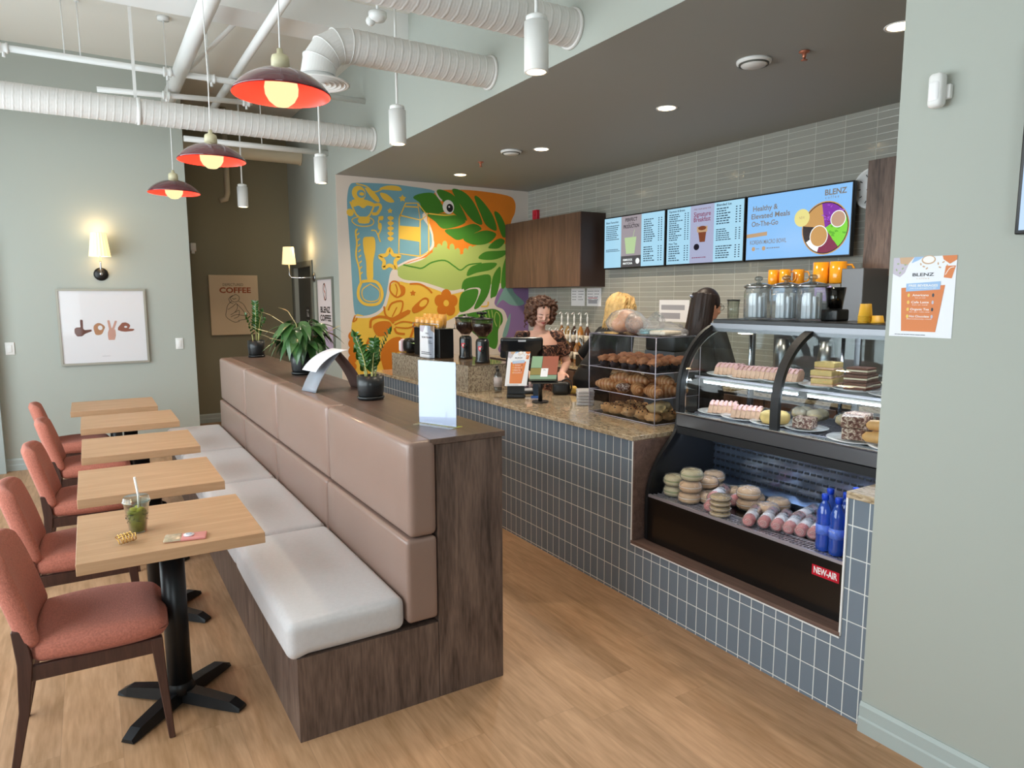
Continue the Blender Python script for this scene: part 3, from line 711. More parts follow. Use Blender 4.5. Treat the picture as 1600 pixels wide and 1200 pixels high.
t = thing('framed_poster', 'narrow framed cafe poster with logo lettering on the side wall behind the fern', 'poster', (2.48, 8.72, 1.0))
b = MB()
for q in ((-.025, 0, -.66, -.635, 0, .92), (-.025, 0, -.025, 0, 0, .92), (-.025, 0, -.635, -.025, 0, .025), (-.025, 0, -.635, -.025, .895, .92)): b.box(*q)
b.build('frame', mat('grey_frame', '7c7f76', .5), t)
p = Print((-.012, -.025, .025), (0, -1, 0), (0, 0, 1)); p.rect(0, 0, .61, .87, mat('poster_paper', 'd9cfd2', .5)); p.rect(0, 0, .61, .30, mat('poster_lilac', 'b9a6bd', .5))
p.ell(.30, .72, .07, .11, INK, rot=.3); p.ell(.30, .72, .055, .09, MATS['poster_paper'], rot=.3); p.stroke([(.28, .62), (.32, .70), (.27, .75), (.32, .82)], .02, mat('ink_rust', 'a5502c', .6)); p.text('BLENZ', .3, .5, .1, INK, width=.4, bold=.03); p.text('COFFEE', .3, .40, .1, INK, width=.44, bold=.03); p.build('artwork', t)
for x, z, L_ in ((-.668, 1.199, 'white light switch left of the framed hand print'), (.816, 1.192, 'white light switch right of the framed hand print')):
    t = thing('light_switch', L_, 'switch', (x, 8.2, z)); b = MB(); b.box(-.037, .037, -.008, 0, -.06, .06, .003); b.build('plate', WHITE, t); b = MB(); b.box(-.017, .017, -.013, -.006, -.035, .035, .003); b.build('rocker', WHITE, t)
b = MB(); b.box(1.19, 1.26, 9.95, 10.0, 2.28, 2.39, .01); b.box(1.2, 1.24, 9.94, 9.96, 2.25, 2.3, .005); o = b.build('wall_sensor', WHITE); tag(o, 'small white box sensor high on the dark hall wall', 'sensor')
t = thing('motion_sensor', 'white motion sensor high on the right wall', 'sensor', (2.46, 1.285, 2.345))
b = MB(); b.rbox(-.055, -.012, -.02, .028, -.055, .055, .016, n=3); b.build('housing', WHITE, t); b = MB(); b.box(-.02, 0, -.03, -.008, -.028, .018, .004); b.build('bracket', WHITE, t)
b = MB(); b.rbox(-.058, -.03, -.014, .024, -.04, .03, .012, n=3); b.build('lens', mat('sensor_lens', 'f2f2f4', .25), t)
# right wall poster
OR = mat('poster_orange', 'd9834f', .6); LB = mat('poster_blue', '9dbfe6', .6); PW = mat('poster_white', 'e9ecf3', .55); TX = mat('poster_text_white', 'f2efec', .6); DK = mat('poster_dark', '45474f', .6); TAN = mat('poster_tan', 'cba98a', .6); GRN = mat('poster_green', '9db08c', .6); LIL = mat('poster_lilac2', 'c3bccb', .6); YE = mat('poster_yellow', 'e8c566', .6)
def cafe_poster(p, W, H, full=True):
    p.rect(0, 0, W, H, PW); s = W
    p.poly([(0, H), (0, H-.26*s), (.12*s, H-.32*s), (.2*s, H-.25*s), (.25*s, H-.12*s), (.3*s, H)], LIL, 0); p.poly([(.1*s, H), (.12*s, H-.1*s), (.24*s, H-.12*s), (.34*s, H)], TAN, 0); p.poly([(.3*s, H-.1*s), (.42*s, H-.05*s), (.5*s, H), (.34*s, H)], LB, 0)
    for i, (x, y) in enumerate(((.08, .1), (.16, .18), (.06, .2), (.2, .12), (.12, .25), (.45, .12), (.5, .16), (.55, .19), (.72, .12), (.75, .18), (.8, .1), (.86, .16), (.9, .08))): p.ell(x*s, H-y*s, .022*s, .012*s, GRN if i < 5 else TAN, rot=i)
    p.ell(.57*s, H-.055*s, .11*s, .07*s, TAN); p.ell(.57*s, H-.05*s, .09*s, .055*s, TX)
    p.poly([(.78*s, H), (1.0*s, H), (1.0*s, H-.07*s), (.9*s, H-.13*s), (.8*s, H-.06*s)], OR)
    p.poly([(.84*s, H-.16*s), (.99*s, H-.16*s), (.94*s, H-.36*s), (.82*s, H-.34*s)], OR); p.stroke([(.84*s, H-.3*s), (.9*s, H-.2*s), (.97*s, H-.18*s)], .01*s, TX)
    p.text('BLENZ', .5*s, H-.29*s, .07*s, DK, width=.34*s, bold=.02, sy=1); p.text('c o f f e e', .5*s, H-.35*s, .03*s, TAN, width=.2*s)
    p.poly([(.16*s, H-.50*s), (.85*s, H-.46*s), (.75*s, .07*H), (.2*s, .07*H)], OR)
    p.poly([(.24*s, H-.43*s), (.78*s, H-.40*s), (.78*s, H-.53*s), (.24*s, H-.56*s)], LB)
    p.text('FREE BEVERAGES', .51*s, H-.465*s, .05*s, TX, width=.46*s, bold=.02); p.text('JOIN OUR REWARDS TO GET', .51*s, H-.51*s, .03*s, TX, width=.42*s)
    for i, (a, c) in enumerate((('Americano', 'hot or iced'), ('Cafe Latte', 'hot or iced'), ('Organic Tea', 'black - green - rooibos - herbal'), ('Hot Chocolate', 'decadently rich'))):
        y = H-(.62+.115*i)*s; p.text(a, .48*s, y, .05*s, TX, width=(.26+.02*i)*s, bold=.015); p.text(c, .48*s, y-.042*s, .025*s, TX, width=(.16+.08*i)*s); p.ell(.29*s, y, .02*s, .03*s, YE); p.ell(.68*s, y, .018*s, .03*s, DK if i % 2 == 0 else LIL)
    p.lines(.1*s, .02*H, .8*s, .035*H, 1, DK, seed=4)
p = Print((2.4585, 1.415, 1.535), (0, -1, 0), (0, 0, 1), step=.00004); cafe_poster(p, .212, .276); o = p.build('wall_poster'); tag(o, 'white and orange drinks poster taped to the edge of the right wall', 'poster')
t = thing('wall_screen', 'edge of a black framed screen on the right wall, cut off by the picture edge', 'screen', (2.46, Q(1584, 366, 'x', 2.4).y, 1.86))
b = MB(); b.box(-.06, -.012, -.95, 0, 0, .56, .004); b.build('screen_body', BLACK, t); b = MB(); b.box(-.062, -.0605, -.935, -.012, .012, .548); b.build('screen_face', screen('wall_screen_lit', 'a9c4e8', .8), t); b = MB(); b.box(-.012, 0, -.6, -.3, .1, .4); b.build('wall_mount', BLACK, t)
# ---------------------------------------------------------------- banquette
YS = [2.475, 3.565, 4.73, 5.83, 7.05]
t = thing('banquette', 'long booth bench with pale linen seat cushions, taupe leather back and dark oak cabinet behind', 'bench', (1.0, 2.49, 0))
BO = Vector((1.0, 2.49, 0))
def loc_(b, name, m, parent=None, **k):
    bmesh.ops.translate(b.bm, vec=-BO, verts=b.bm.verts[:]); return b.build(name, m, parent or t, **k)
b = MB(); b.box(.577, 1.158, 2.492, 7.05, 0, .335); loc_(b, 'bench_base', WALN)
b = MB(); b.box(1.161, 1.472, 2.492, 7.05, 0, 1.088, .0015, 1); loc_(b, 'back_cabinet', WALN)
b = MB(); b.box(1.13, 1.482, 2.484, 7.056, 1.09, 1.114, .0015, 1); loc_(b, 'ledge', WALNY)
b = MB(); b.box(1.09, 1.157, 2.53, 7.04, .336, 1.05); loc_(b, 'back_board', BLACK)
for i in range(4):
    y0, y1 = YS[i]+.004, YS[i+1]-.004
    def droop(p, h):
        # the front edge sags over the base
        if p.x < -h.x+.05 and p.z < 0: p.z -= .012
        return p
    b = MB(); b.rbox(.545, 1.012, y0+.01, y1-.004, .340, .478, .034, (.006, .004, .012), 9, droop); loc_(b, 'seat_cushion', LINEN)
    b = MB(); b.rbox(1.02, 1.155, y0, y1, .36, .712, .018, (.007, .0, .0), 8); loc_(b, 'back_panel', LEATH)
    b = MB(); b.rbox(1.035, 1.157, y0, y1, .716, 1.112, .026, (.007, 0, 0), 8); loc_(b, 'back_panel', LEATH)
    if i:
        for z0, z1, x in ((.39, .69, 1.035), (.75, 1.07, 1.06)):
            b = MB(); b.tube([(x+.004, y0-.004, z0), (x, y0-.004, (z0+z1)/2), (x+.004, y0-.004, z1)], .005, 8); loc_(b, 'piping', LEATH)

# ---------------------------------------------------------------- tables
def make_table():
    t = thing('cafe_table', '', 'table', (0, 0, 0), group='oak topped cafe tables in a row')
    b = MB(); b.box(-.322, .322, -.322, .322, .703, .747, .0015, 1); b.build('tabletop', OAK, t)
    b = MB(); b.cyl((0, -.08, .05), (0, -.08, .69), .047, n=28); b.lathe([(.047, 0), (.062, 0), (.05, .03), (.047, .04)], (0, -.08, .055), 28, closed=True); b.build('column', BLACKM, t)
    b = MB(); b.box(-.2, .2, -.05, -.11, .688, .703); b.box(-.03, .03, -.28, .12, .688, .703); b.build('top_bracket', BLACKM, t)
    for sx in (-1, 1):
        for sy in (-1, 1):
            b = MB(); d = Vector((sx*.72, sy*.70, 0)).normalized(); n_ = Vector((-d.y, d.x, 0)); c = Vector((0, -.08, 0)); rows = []
            for (s_, wd, h0, h1) in ((.0, .036, .02, .07), (.12, .034, .012, .058), (.245, .031, .006, .042), (.29, .028, .004, .018)):
                rows.append([c+d*s_+n_*wd+Vector((0, 0, h0)), c+d*s_+n_*wd*.75+Vector((0, 0, h1)), c+d*s_-n_*wd*.75+Vector((0, 0, h1)), c+d*s_-n_*wd+Vector((0, 0, h0))])
            vs = [[b.bm.verts.new(p) for p in r] for r in rows]
            for i in range(3):
                for j in range(4): b.f([vs[i][j], vs[i][(j+1) % 4], vs[i+1][(j+1) % 4], vs[i+1][j]])
            b.f(vs[0]); b.f(vs[-1][::-1]); b.cyl(c+d*.26+Vector((0, 0, 0)), c+d*.26+Vector((0, 0, .012)), .014, n=12)
            b.build('base_arm', BLACKM, t)
    return t
T0 = make_table()
for i, (x, y, L_) in enumerate(((.222, 3.115, 'oak topped cafe table nearest the camera, holding the green iced drink and pink phone'), (.217, 4.035, 'empty oak topped cafe table, second from the camera'), (.228, 5.02, 'empty oak topped cafe table in the middle of the row of five'), (.217, 6.07, 'empty oak topped cafe table, second from the far wall'), (.14, 7.0, 'empty oak topped cafe table closest to the far wall'))):
    o = T0 if i == 0 else dup(T0); o.location = (x, y, 0); o['label'] = L_

# ---------------------------------------------------------------- chairs (face +x, origin under the seat middle)
def make_chair():
    t = thing('dining_chair', '', 'chair', (0, 0, 0), group='coral upholstered chairs along the tables')
    def seatfn(p, h):
        f = (p.x+h.x)/(2*h.x)
        p.y *= 1.0+.05*f-.16*max(0, .35-f)-.16*f**7
        p.z += .014*math.cos((f-.4)*2.6)*(1 if p.z > 0 else 0)
        if p.x > h.x-.05 and p.z > 0: p.z -= .01*(p.x-h.x+.05)/.05
        return p
    b = MB(); b.rbox(-.205, .225, -.225, .225, .405, .478, .034, (.012, .008, .010), 8, seatfn); b.build('seat', PINKF, t)
    # backrest: padded slab leaning back and wrapped around
    def backfn(p, h):
        v = (p.z+h.z)/(2*h.z)
        p.x += -.075*v - .02*v*v + .028*(p.y/h.y)**2
        p.y *= 1-.06*v*v-.22*v**9
        return p
    b = MB(); b.rbox(-.255, -.193, -.222, .222, .47, .812, .028, (.008, .0, .012), 8, backfn); b.build('backrest', PINKF, t)
    def leg(pts, ws):
        b = MB(); vs = []
        for (x, y, z), (a, c) in zip(pts, ws):
            vs.append([b.bm.verts.new((x+sx*a/2, y+sy*c/2, z)) for sx, sy in ((-1, -1), (1, -1), (1, 1), (-1, 1))])
        for i in range(len(vs)-1):
            for j in range(4): b.f([vs[i][j], vs[i][(j+1) % 4], vs[i+1][(j+1) % 4], vs[i+1][j]])
        b.f(vs[0]); b.f(vs[-1][::-1])
        bmesh.ops.bevel(b.bm, geom=b.bm.edges[:], offset=.003, segments=1, affect='EDGES')
        b.build('leg', CHW, t)
    for s in (-1, 1):
        leg([(.215, s*.222, 0), (.195, s*.205, .25), (.185, s*.2, .405)], [(.022, .022), (.033, .03), (.042, .034)])
        leg([(-.285, s*.222, 0), (-.235, s*.212, .25), (-.222, s*.208, .42), (-.235, s*.206, .54)], [(.024, .022), (.034, .028), (.046, .030), (.04, .022)])
        b = MB(); b.box(-.21, .18, s*.204-.011, s*.204+.011, .348, .404, .003, 1); b.build('side_rail', CHW, t)
    b = MB(); b.box(.165, .187, -.2, .2, .352, .404, .003, 1); b.build('front_rail', CHW, t)
    b = MB(); b.box(-.23, -.208, -.2, .2, .352, .404, .003, 1); b.build('rear_rail', CHW, t)
    return t
C0 = make_chair()
for i, (x, y, rz, L_) in enumerate(((-.045, 3.02, -.02, 'coral wool chair with dark wood legs, nearest the camera'), (-.085, 3.95, .0, 'coral wool chair at the second table from the camera'), (-.05, 4.93, -.03, 'coral wool chair at the middle table of the row'), (-.04, 5.93, .0, 'coral wool chair at the second table from the far wall'), (-.13, 6.88, .04, 'coral wool chair closest to the far wall'))):
    o = C0 if i == 0 else dup(C0); o.location = (x, y, 0); o.rotation_euler[2] = rz; o['label'] = L_

# ---------------------------------------------------------------- things on the front table
CUPP = pane('cup_plastic', 'f2f5f2', .04, 1.6)
MATCHA = mat('green_tea', '8c962a', .35, var=.25, vscale=45); SLICE = mat('lime_slice', 'c8c84a', .4); INKC = mat('cup_print', '2c3026', .5); STRAW = mat('paper_straw', 'efeae4', .6)
t = thing('iced_drink_cup', 'clear plastic cup of green iced drink with lid and white straw on the near table', 'drink', (.112, 3.075, .747))
b = MB(); b.lathe([(.0, .001), (.031, .001), (.047, .122), (.048, .124), (.0465, .124), (.0305, .004), (0, .004)], n=36); b.build('cup', CUPP, t)
b = MB(); b.lathe([(0, .005), (.029, .005), (.0405, .085), (0, .088)], n=30); b.build('iced_tea', MATCHA, t)
b = MB(); b.lathe([(.046, .122), (.051, .122), (.052, .128), (.048, .132), (.047, .142), (.044, .146), (0, .146)], n=36); b.lathe([(.0505, .124), (.0525, .126), (.0505, .129)], n=36, closed=True); b.build('lid', CUPP, t)
b = MB(); b.tube([(.004, .006, .012), (.009, -.002, .15), (.0, -.004, .225)], .0045, 12); b.build('straw', STRAW, t)
b = MB()
for k in range(46):
    a = random.uniform(0, 2*PI); z = random.uniform(.045, .082); r = .0322+(.047-.031)*z/.122; d = random.uniform(.1, .35); q = random.uniform(-.006, .006)
    b.tube([((r+.0006)*math.cos(a+d*s_), (r+.0006)*math.sin(a+d*s_), z+q*s_) for s_ in (0, .5, 1)], .0009, 5)
b.build('printed_scribble', INKC, t)
b = MB()
for k in range(5):
    a = k*1.3; b.ball((.016*math.cos(a), .016*math.sin(a), .092+.004*(k % 2)), .013, 2, (1, 1, .6), .2)
b.build('lime_and_ice', SLICE, t)
t = thing('phone', 'pink phone case with round white grip lying on the near table', 'phone', (.265, 2.885, .747), rz=-.2)
b = MB(); b.rbox(-.075, .075, -.037, .037, 0, .011, .005, n=3); b.build('case', mat('phone_pink', 'd38a86', .35), t)
b = MB(); b.rbox(-.076, -.012, -.0375, .0375, .0008, .0118, .005, n=3); b.build('marbled_end', mat('phone_gold', 'b6a487', .25, coat=.6, var=.3, vscale=60), t)
b = MB(); b.lathe([(0, .011), (.018, .011), (.02, .014), (.019, .0165), (0, .0165)], (.012, 0, 0), 26); b.build('grip', mat('phone_white', 'e2dfe2', .3), t)
b = MB(); b.lathe([(.008, .0165), (.009, .0178), (.01, .0165)], (.012, 0, 0), 20, closed=True); b.build('grip_ring', mat('ring_blue', '7d93b5', .3), [o for o in t.children if o.name.startswith('grip')][0])
b = MB()
for k in range(5):
    for s_ in (-1, 1):
        x = (k-2)*.012
        b.tube([(x, s_*.004, .003), (x+.004, s_*.018, .012), (x-.002, s_*.026, .026), (x+.004, s_*.016, .036), (x, s_*.003, .03)], .0021, 7)
b.tube([(-.03, 0, .028), (0, 0, .034), (.03, 0, .028)], .003, 8)
o = b.build('hair_claw', mat('gold', 'd0a458', .2, 1)); o.location = (.065, 2.945, .7475); o.rotation_euler = (0, 0, .5); tag(o, 'gold openwork hair claw lying beside the green drink', 'hair clip')

# ---------------------------------------------------------------- things on the booth ledge (z = 1.114)
ZL = 1.1142
POT = mat('black_glazed_pot', '131517', .38, coat=.15); SOIL = mat('soil', '2b211b', .95, bump=1, bscale=120)
LEAF1 = mat('zz_leaf', '2f5820', .3, coat=.4, var=.25, vscale=14); LEAF2 = mat('lily_leaf', '3d6435', .3, coat=.35, var=.35, vscale=16); STEM = mat('zz_stem', 'a9a667', .5); WILT = mat('wilted_flower', 'b7a678', .7)
def leaf(b, base, d, up, L_, W_2, droop=.2, fold=.15, n=7):
    "pointed leaf blade with a folded midrib"
    d = Vector(d).normalized(); up = Vector(up); s = d.cross(up).normalized(); nrm = s.cross(d).normalized(); rows = []
    for i in range(n+1):
        f = i/n; w_ = W_2*math.sin(PI*min(1, f*.96+.04)**.8)*(1-f*.1) if f < 1 else .0005
        c = Vector(base)+d*L_*f+nrm*(-droop*L_*f*f)
        rows.append([c-s*w_+nrm*w_*fold*2, c-s*w_*.5+nrm*w_*fold, c, c+s*w_*.5+nrm*w_*fold, c+s*w_+nrm*w_*fold*2])
    b.sheet(rows)
def pot(t, r, h, saucer=True):
    b = MB(); b.lathe([(0, .012), (r*.82, .012), (r*.93, h*.2), (r, h*.6), (r, h), (r-.006, h), (r-.006, h-.02), (0, h-.02)], n=36); pp = b.build('pot', POT, t)
    b = MB(); b.lathe([(0, 0), (r*.93, 0), (r*1.0, .01), (r*1.02, .02), (r*.95, .02), (r*.9, .012), (0, .012)], n=36); b.build('saucer', POT, t)
    b = MB(); b.lathe([(0, h-.018), (r-.007, h-.019)], n=24); b.ball((0, 0, h-.022), r*.8, 2, (1, 1, .12), .3); b.build('soil', SOIL, pp)
def zz(loc, label, r, h, stems):
    t = thing('potted_plant', label, 'plant', loc); pot(t, r, h)
    for (a, lean, H_, n) in stems:
        d = Vector((math.cos(a), math.sin(a), 0)); pts = [d*(.012+r*.2)+Vector((0, 0, h-.03))]
        for k in range(1, 6): f = k/5; pts.append(d*(.012+r*.2+lean*f*f)+Vector((0, 0, h-.03+H_*f)))
        b = MB(); b.tube(pts, [.006, .0055, .005, .004, .003, .002], 8); b.build('stem', STEM, t)
        b = MB(); s_ = Vector((-d.y, d.x, 0))
        for k in range(n):
            f = .34+.66*k/(n-1); i = min(4, int(f*5)); p = pts[i].lerp(pts[i+1], f*5-i) if i < 5 else pts[5]
            for sg in (-1, 1):
                dd = s_*sg*.9+Vector((0, 0, .75))+d*random.uniform(-.3, .4); leaf(b, p, dd, d+Vector((0, 0, .4)), random.uniform(.045, .062)*(1.1-.3*f), .0155, .15)
        leaf(b, pts[5], Vector((0, 0, 1))+d*.4, s_, .045, .011)
        b.build('leaflets', LEAF1, t)
    return t
zz((1.315, 3.665, ZL), 'small leafy plant with upright stems in a black pot, nearest the camera on the ledge', .074, .135, [(-2.6, .09, .25, 10), (-.3, .08, .26, 10), (.9, .06, .21, 8), (2.4, .05, .16, 6), (-1.5, .03, .16, 6)])
zz((1.35, 6.9, ZL), 'slender leafy plant in a black pot at the far end of the booth ledge', .078, .16, [(1.2, .03, .38, 12), (-.8, .05, .3, 9), (2.6, .05, .26, 7), (.2, .06, .22, 6)])
t = thing('potted_plant', 'bushy peace lily with drooping dark leaves in a black pot on the booth ledge', 'plant', (1.33, 5.15, ZL)); pot(t, .085, .17)
random.seed(21)
for k in range(72):
    a = k*2.4+random.uniform(-.3, .3); rr = random.uniform(.08, .23); hh = random.uniform(.06, .24)*(1.15-rr*1.2); d = Vector((math.cos(a), math.sin(a), 0))
    if d.x < -.2 and rr > .17: rr *= .95
    base = Vector((0, 0, .15)); tip = d*rr*.62+Vector((0, 0, .17+hh))
    b = MB(); b.tube([base, base.lerp(tip, .5)+Vector((0, 0, .03)), tip], [.0032, .003, .0022], 6)
    leaf(b, tip, d*1.0+Vector((0, 0, random.uniform(-.75, .15))), Vector((0, 0, 1)), random.uniform(.13, .19), random.uniform(.03, .043), random.uniform(.35, .8), .12, 8); b.build('leaf', LEAF2, t)
for (a, rr, hh) in ((2.75, .2, .27), (2.35, .1, .3), (.2, .25, .16), (-2.8, .26, .12), (3.0, .3, .18)):
    d = Vector((math.cos(a), math.sin(a), 0)); tip = d*rr+Vector((0, 0, .16+hh))
    b = MB(); b.tube([(0, 0, .16), d*rr*.4+Vector((0, 0, .16+hh*.7)), tip], .0026, 6); leaf(b, tip, d+Vector((0, 0, .5)), Vector((0, 0, 1)), .09, .012, .1); b.build('wilted_bloom', WILT, t)
# open menu book standing like a tent
t = thing('menu_book', 'open menu standing like a tent on the booth ledge, white page curling over', 'menu', (1.22, 4.17, ZL))
def legp(b, x0, x1, y0, y1, h, sk, th=.004):
    n = 10; rows = []
    for i in range(n+1):
        f = i/n; x = x0+(x1-x0)*(f**1.0)-.018*math.sin(PI*f)*(1 if x1 > x0 else -1); z = h*f
        rows.append([(x+sk*0, y0+.02*f, z), (x+sk, y1+.02*f, z)])
    b.solid(rows, (th, 0, 0))
b = MB(); legp(b, -.1, .06, -.09, .085, .23, -.035); b.build('front_cover', mat('menu_grey', '8b8f98', .5), t)
b = MB(); legp(b, .205, .068, -.09, .085, .232, -.03); b.build('back_cover', mat('menu_brown', '4a3430', .5), t)
b = MB(); rows = []
for i in range(15):
    f = i/14; a = f*1.25; x = .075-.20*math.sin(a)*1.05*f**.25; z = .248-.15*(1-math.cos(a))-.02*f*f
    rows.append([(x+.03, -.10+.0*f, z), (x-.0, .09+.0*f, z)])
b.solid(rows, (0, 0, .0015)); b.build('page', mat('page_white', 'e6e9f2', .4), t)
t = thing('sign_holder', 'blank white upright sign in a clear stand at the near end of the ledge', 'sign', (1.285, 2.735, ZL), rz=math.atan2(-.2, .085))
b = MB(); b.box(-.108, .108, -.0012, .0012, .006, .285); b.build('blank_sheet', mat('blank_sheet', 'e6ebfb', .35), t)
b = MB(); b.box(-.110, .110, -.0035, -.0017, .004, .288); b.box(-.110, .110, .0017, .0035, .004, .288); b.build('acrylic_sleeve', ACRY, t)
b = MB(); b.box(-.110, .110, -.045, .045, 0, .003); b.build('acrylic_foot', pane('acrylic_edge', 'f6f5f4', .08, 1.2), t)
# ---------------------------------------------------------------- service counter (front face x = 2.479)
FX = 2.479
t = thing('service_counter', 'long tiled service counter in blue-grey tile with a beige granite top', 'counter', (0, 0, 0))
b = MB()
b.box(FX, 2.55, 2.793, 6.8, 0, .898)            # front, booth side
b.box(FX, 2.55, 1.43, 2.793, 0, .325)           # under the cold case
b.box(FX, 2.535, 1.43, 1.545, .325, .898)       # pier by the wall
b.box(2.55, 3.08, 6.72, 6.8, 0, .898)
b.build('tiled_front', FTILE, t)
b = MB(); b.box(2.55, 3.08, 2.82, 6.72, .05, .89); b.build('counter_body', mat('counter_carcass', '3a3431', .6), t)
b = MB(); b.box(2.466, 3.12, 2.788, 6.812, .9, .926, .002, 1); b.build('granite_top', GRAN, t)
b = MB(); b.box(2.466, 2.72, 1.431, 1.547, .9, .926, .002, 1); b.build('end_granite', GRAN, t)
b = MB(); b.box(2.470, 3.3, 1.545, 2.793, .326, .344); b.box(2.474, 2.78, 2.778, 2.796, .344, .899); b.build('wood_surround', wood('surround_wood', '7b6259', '53413b', 'y', .5, scale=1.2, bump=.08), t)
b = MB(); b.box(2.472, 2.482, 2.788, 2.797, .33, .899); b.box(2.472, 2.482, 1.541, 1.549, .33, .9); b.box(2.47, 2.482, 1.545, 2.793, .319, .327); b.build('edge_trim', WHITE, t)
t = thing('riser_block', 'speckled stone riser block standing on the counter under the coffee grinders', 'riser', (2.52, 4.79, .9262))
b = MB(); b.box(0, .43, 0, 1.6, 0, .214, .002, 1); b.build('stone_block', GRANR, t); b = MB(); b.box(-.004, .434, -.004, 1.604, .2142, .2152); b.build('polished_top', speckle('riser_top', '9c8268', '7f6850', '5a4a3c', 60, .12, .6), t)
ZR = 1.1422

# ---------------------------------------------------------------- cold display case
t = thing('display_case', 'black curved-glass refrigerated display case set into the tiled counter', 'display case', (0, 0, 0))
Y1, Y2 = 1.44, 2.752
DKM = mat('case_black', '16171a', .5); BAND = mat('case_band', '77787c', .3, .8); BLKG = mat('case_black_gloss', '0d0b0b', .28, coat=.3); INT = mat('case_interior_steel', '8a9bb8', .16, .9); GRILL = mat('grill_steel', 'c3c0cc', .35, .7)
b = MB(); b.box(2.545, 2.57, Y1, Y2, .346, .592); b.build('front_panel', BLKG, t)
b = MB(); b.box(2.57, 3.32, Y1, Y2, .346, .575); b.build('lower_body', DKM, t)
PERF = MB(); PERF.use(INT); b = PERF; b.box(3.05, 3.08, Y1, Y2-.01, .59, 1.02); b.box(2.99, 3.05, Y1, Y2-.01, .585, .63); b = MB(); b.box(3.08, 3.35, Y1, Y2, .58, 1.02); b.build('rear_body', DKM, t)
# deck: solid steel plus a slotted front grille
b = MB(); b.box(2.66, 3.05, Y1, Y2-.01, .582, .6); b.build('deck', mat('deck_steel', '3a3c46', .12, .9), t)
b = MB(); b.box(2.545, 2.56, Y1, Y2-.01, .592, .606); b.box(2.648, 2.66, Y1, Y2-.01, .592, .604)
y = Y1
while y < Y2-.02: b.box(2.56, 2.648, y, y+.007, .594, .601); y += .018
for x in (2.585, 2.615): b.box(x, x+.004, Y1, Y2-.01, .594, .6015)
b.build('front_grille', GRILL, t)
b = PERF; b.use(mat('case_slot', '15171c', .5))
for z in (.66, .70, .74, .78, .82, .86, .9): 
    for i in range(38): b.box(3.046, 3.0495, Y1+.03+i*.036, Y1+.054+i*.036, z, z+.012)
b.build('back_wall', None, t)
# band between the two compartments and upper deck
b = MB(); b.box(2.752, 2.80, Y1, Y2, .965, 1.032, .003, 1); b.build('front_band', BAND, t)
b = MB(); b.box(2.746, 2.80, Y1, Y2, .925, .963); b.build('lower_band', DKM, t)
b = MB(); b.box(2.746, 2.80, Y1, Y2, 1.032, 1.042, .003, 1); b.build('band_cap', CHROME, t)
b = MB(); b.box(2.80, 3.35, Y1, Y2, 1.0, 1.03); b.build('upper_deck', mat('upper_deck_steel', '6d727e', .2, .85), t)
b = MB()
y = Y1+.02
while y < Y2-.03: b.box(2.86, 3.3, y, y+.003, 1.034, 1.038); y += .022
for x in (2.86, 3.0, 3.14, 3.3): b.box(x, x+.004, Y1+.02, Y2-.03, 1.030, 1.034)
b.build('deck_rack', GRILL, t)
ARC = [(2.768, 1.036), (2.768, 1.13), (2.775, 1.22), (2.80, 1.305), (2.84, 1.375), (2.90, 1.44), (2.975, 1.49), (3.06, 1.522)]
ARC = catmull([(a, c) for a, c in ARC], False, 4)
b = MB(); b.sheet([[(x, Y1, z), (x, (Y1+Y2)/2, z), (x, Y2-.012, z)] for x, z in ARC]); b.build('curved_glass', GLASS, t)
def archband(y0, y1, wd, m, nm, arc=ARC, lift=.006):
    if nm == 'end_trim': arc = ARC
    b = MB(); n = len(arc); O = []; I = []
    for i, (x, z) in enumerate(arc):
        a = arc[max(0, i-1)]; c = arc[min(n-1, i+1)]; d = Vector((c[0]-a[0], 0, c[1]-a[1])).normalized(); nn = Vector((-d.z, 0, d.x))
        O.append(Vector((x, 0, z))+nn*lift); I.append(Vector((x, 0, z))-nn*wd)
    vs = [[b.bm.verts.new(p+Vector((0, yy, 0))) for p, yy in ((O[i], y0), (O[i], y1), (I[i], y1), (I[i], y0))] for i in range(n)]
    for i in range(n-1):
        for j in range(4): b.f([vs[i][j], vs[i][(j+1) % 4], vs[i+1][(j+1) % 4], vs[i+1][j]], False)
    b.f(vs[0]); b.f(vs[-1][::-1]); return b.build(nm, m, t)
archband(Y2-.012, Y2+.010, .034, DKM, 'end_frame', lift=.014); archband(Y2-.0145, Y2-.0125, .037, DKM, 'end_frame'); archband(Y2-.0165, Y2-.0147, .037, CHROME, 'end_trim', lift=-.031)
archband(2.10, 2.145, .016, DKM, 'middle_frame')
LARC = catmull([(2.548, .35), (2.548, .58), (2.575, .70), (2.63, .80), (2.70, .875), (2.745, .93), (2.762, .99), (2.768, 1.036)], False, 4)
b = MB(); b.prism([(x, z) for x, z in LARC]+[(3.06, 1.036), (3.06, .35)], 'y', Y2-.006, Y2+.002); b.build('lower_end_panel', DKM, t)
archband(Y2-.012, Y2+.010, .012, DKM, 'lower_end_frame', LARC)
b = MB(); b.prism([(x, z) for x, z in ARC]+[(3.34, 1.522), (3.34, 1.036)], 'y', Y2-.009, Y2-.006); b.build('end_glass', GLASS, t)
b = MB(); b.box(3.03, 3.38, Y1-.02, Y2+.012, 1.524, 1.55, .004, 1); b.build('top_slab', mat('case_top', '2c2c2d', .3, .3), t)
b = MB(); b.box(3.0, 3.03, Y1, Y2, 1.482, 1.528); b.build('top_rail', BAND, t)
for y in (Y2-.03, 2.06, Y1+.02):
    b = MB(); b.box(3.33, 3.35, y, y+.03, 1.03, 1.524); b.build('rear_post', BAND, t)
b = MB(); b.box(3.336, 3.340, Y1+.03, 2.06, 1.05, 1.52); b.box(3.342, 3.346, 2.09, Y2-.03, 1.05, 1.52); b.build('rear_glass', GLASS, t)
SH1 = 1.232
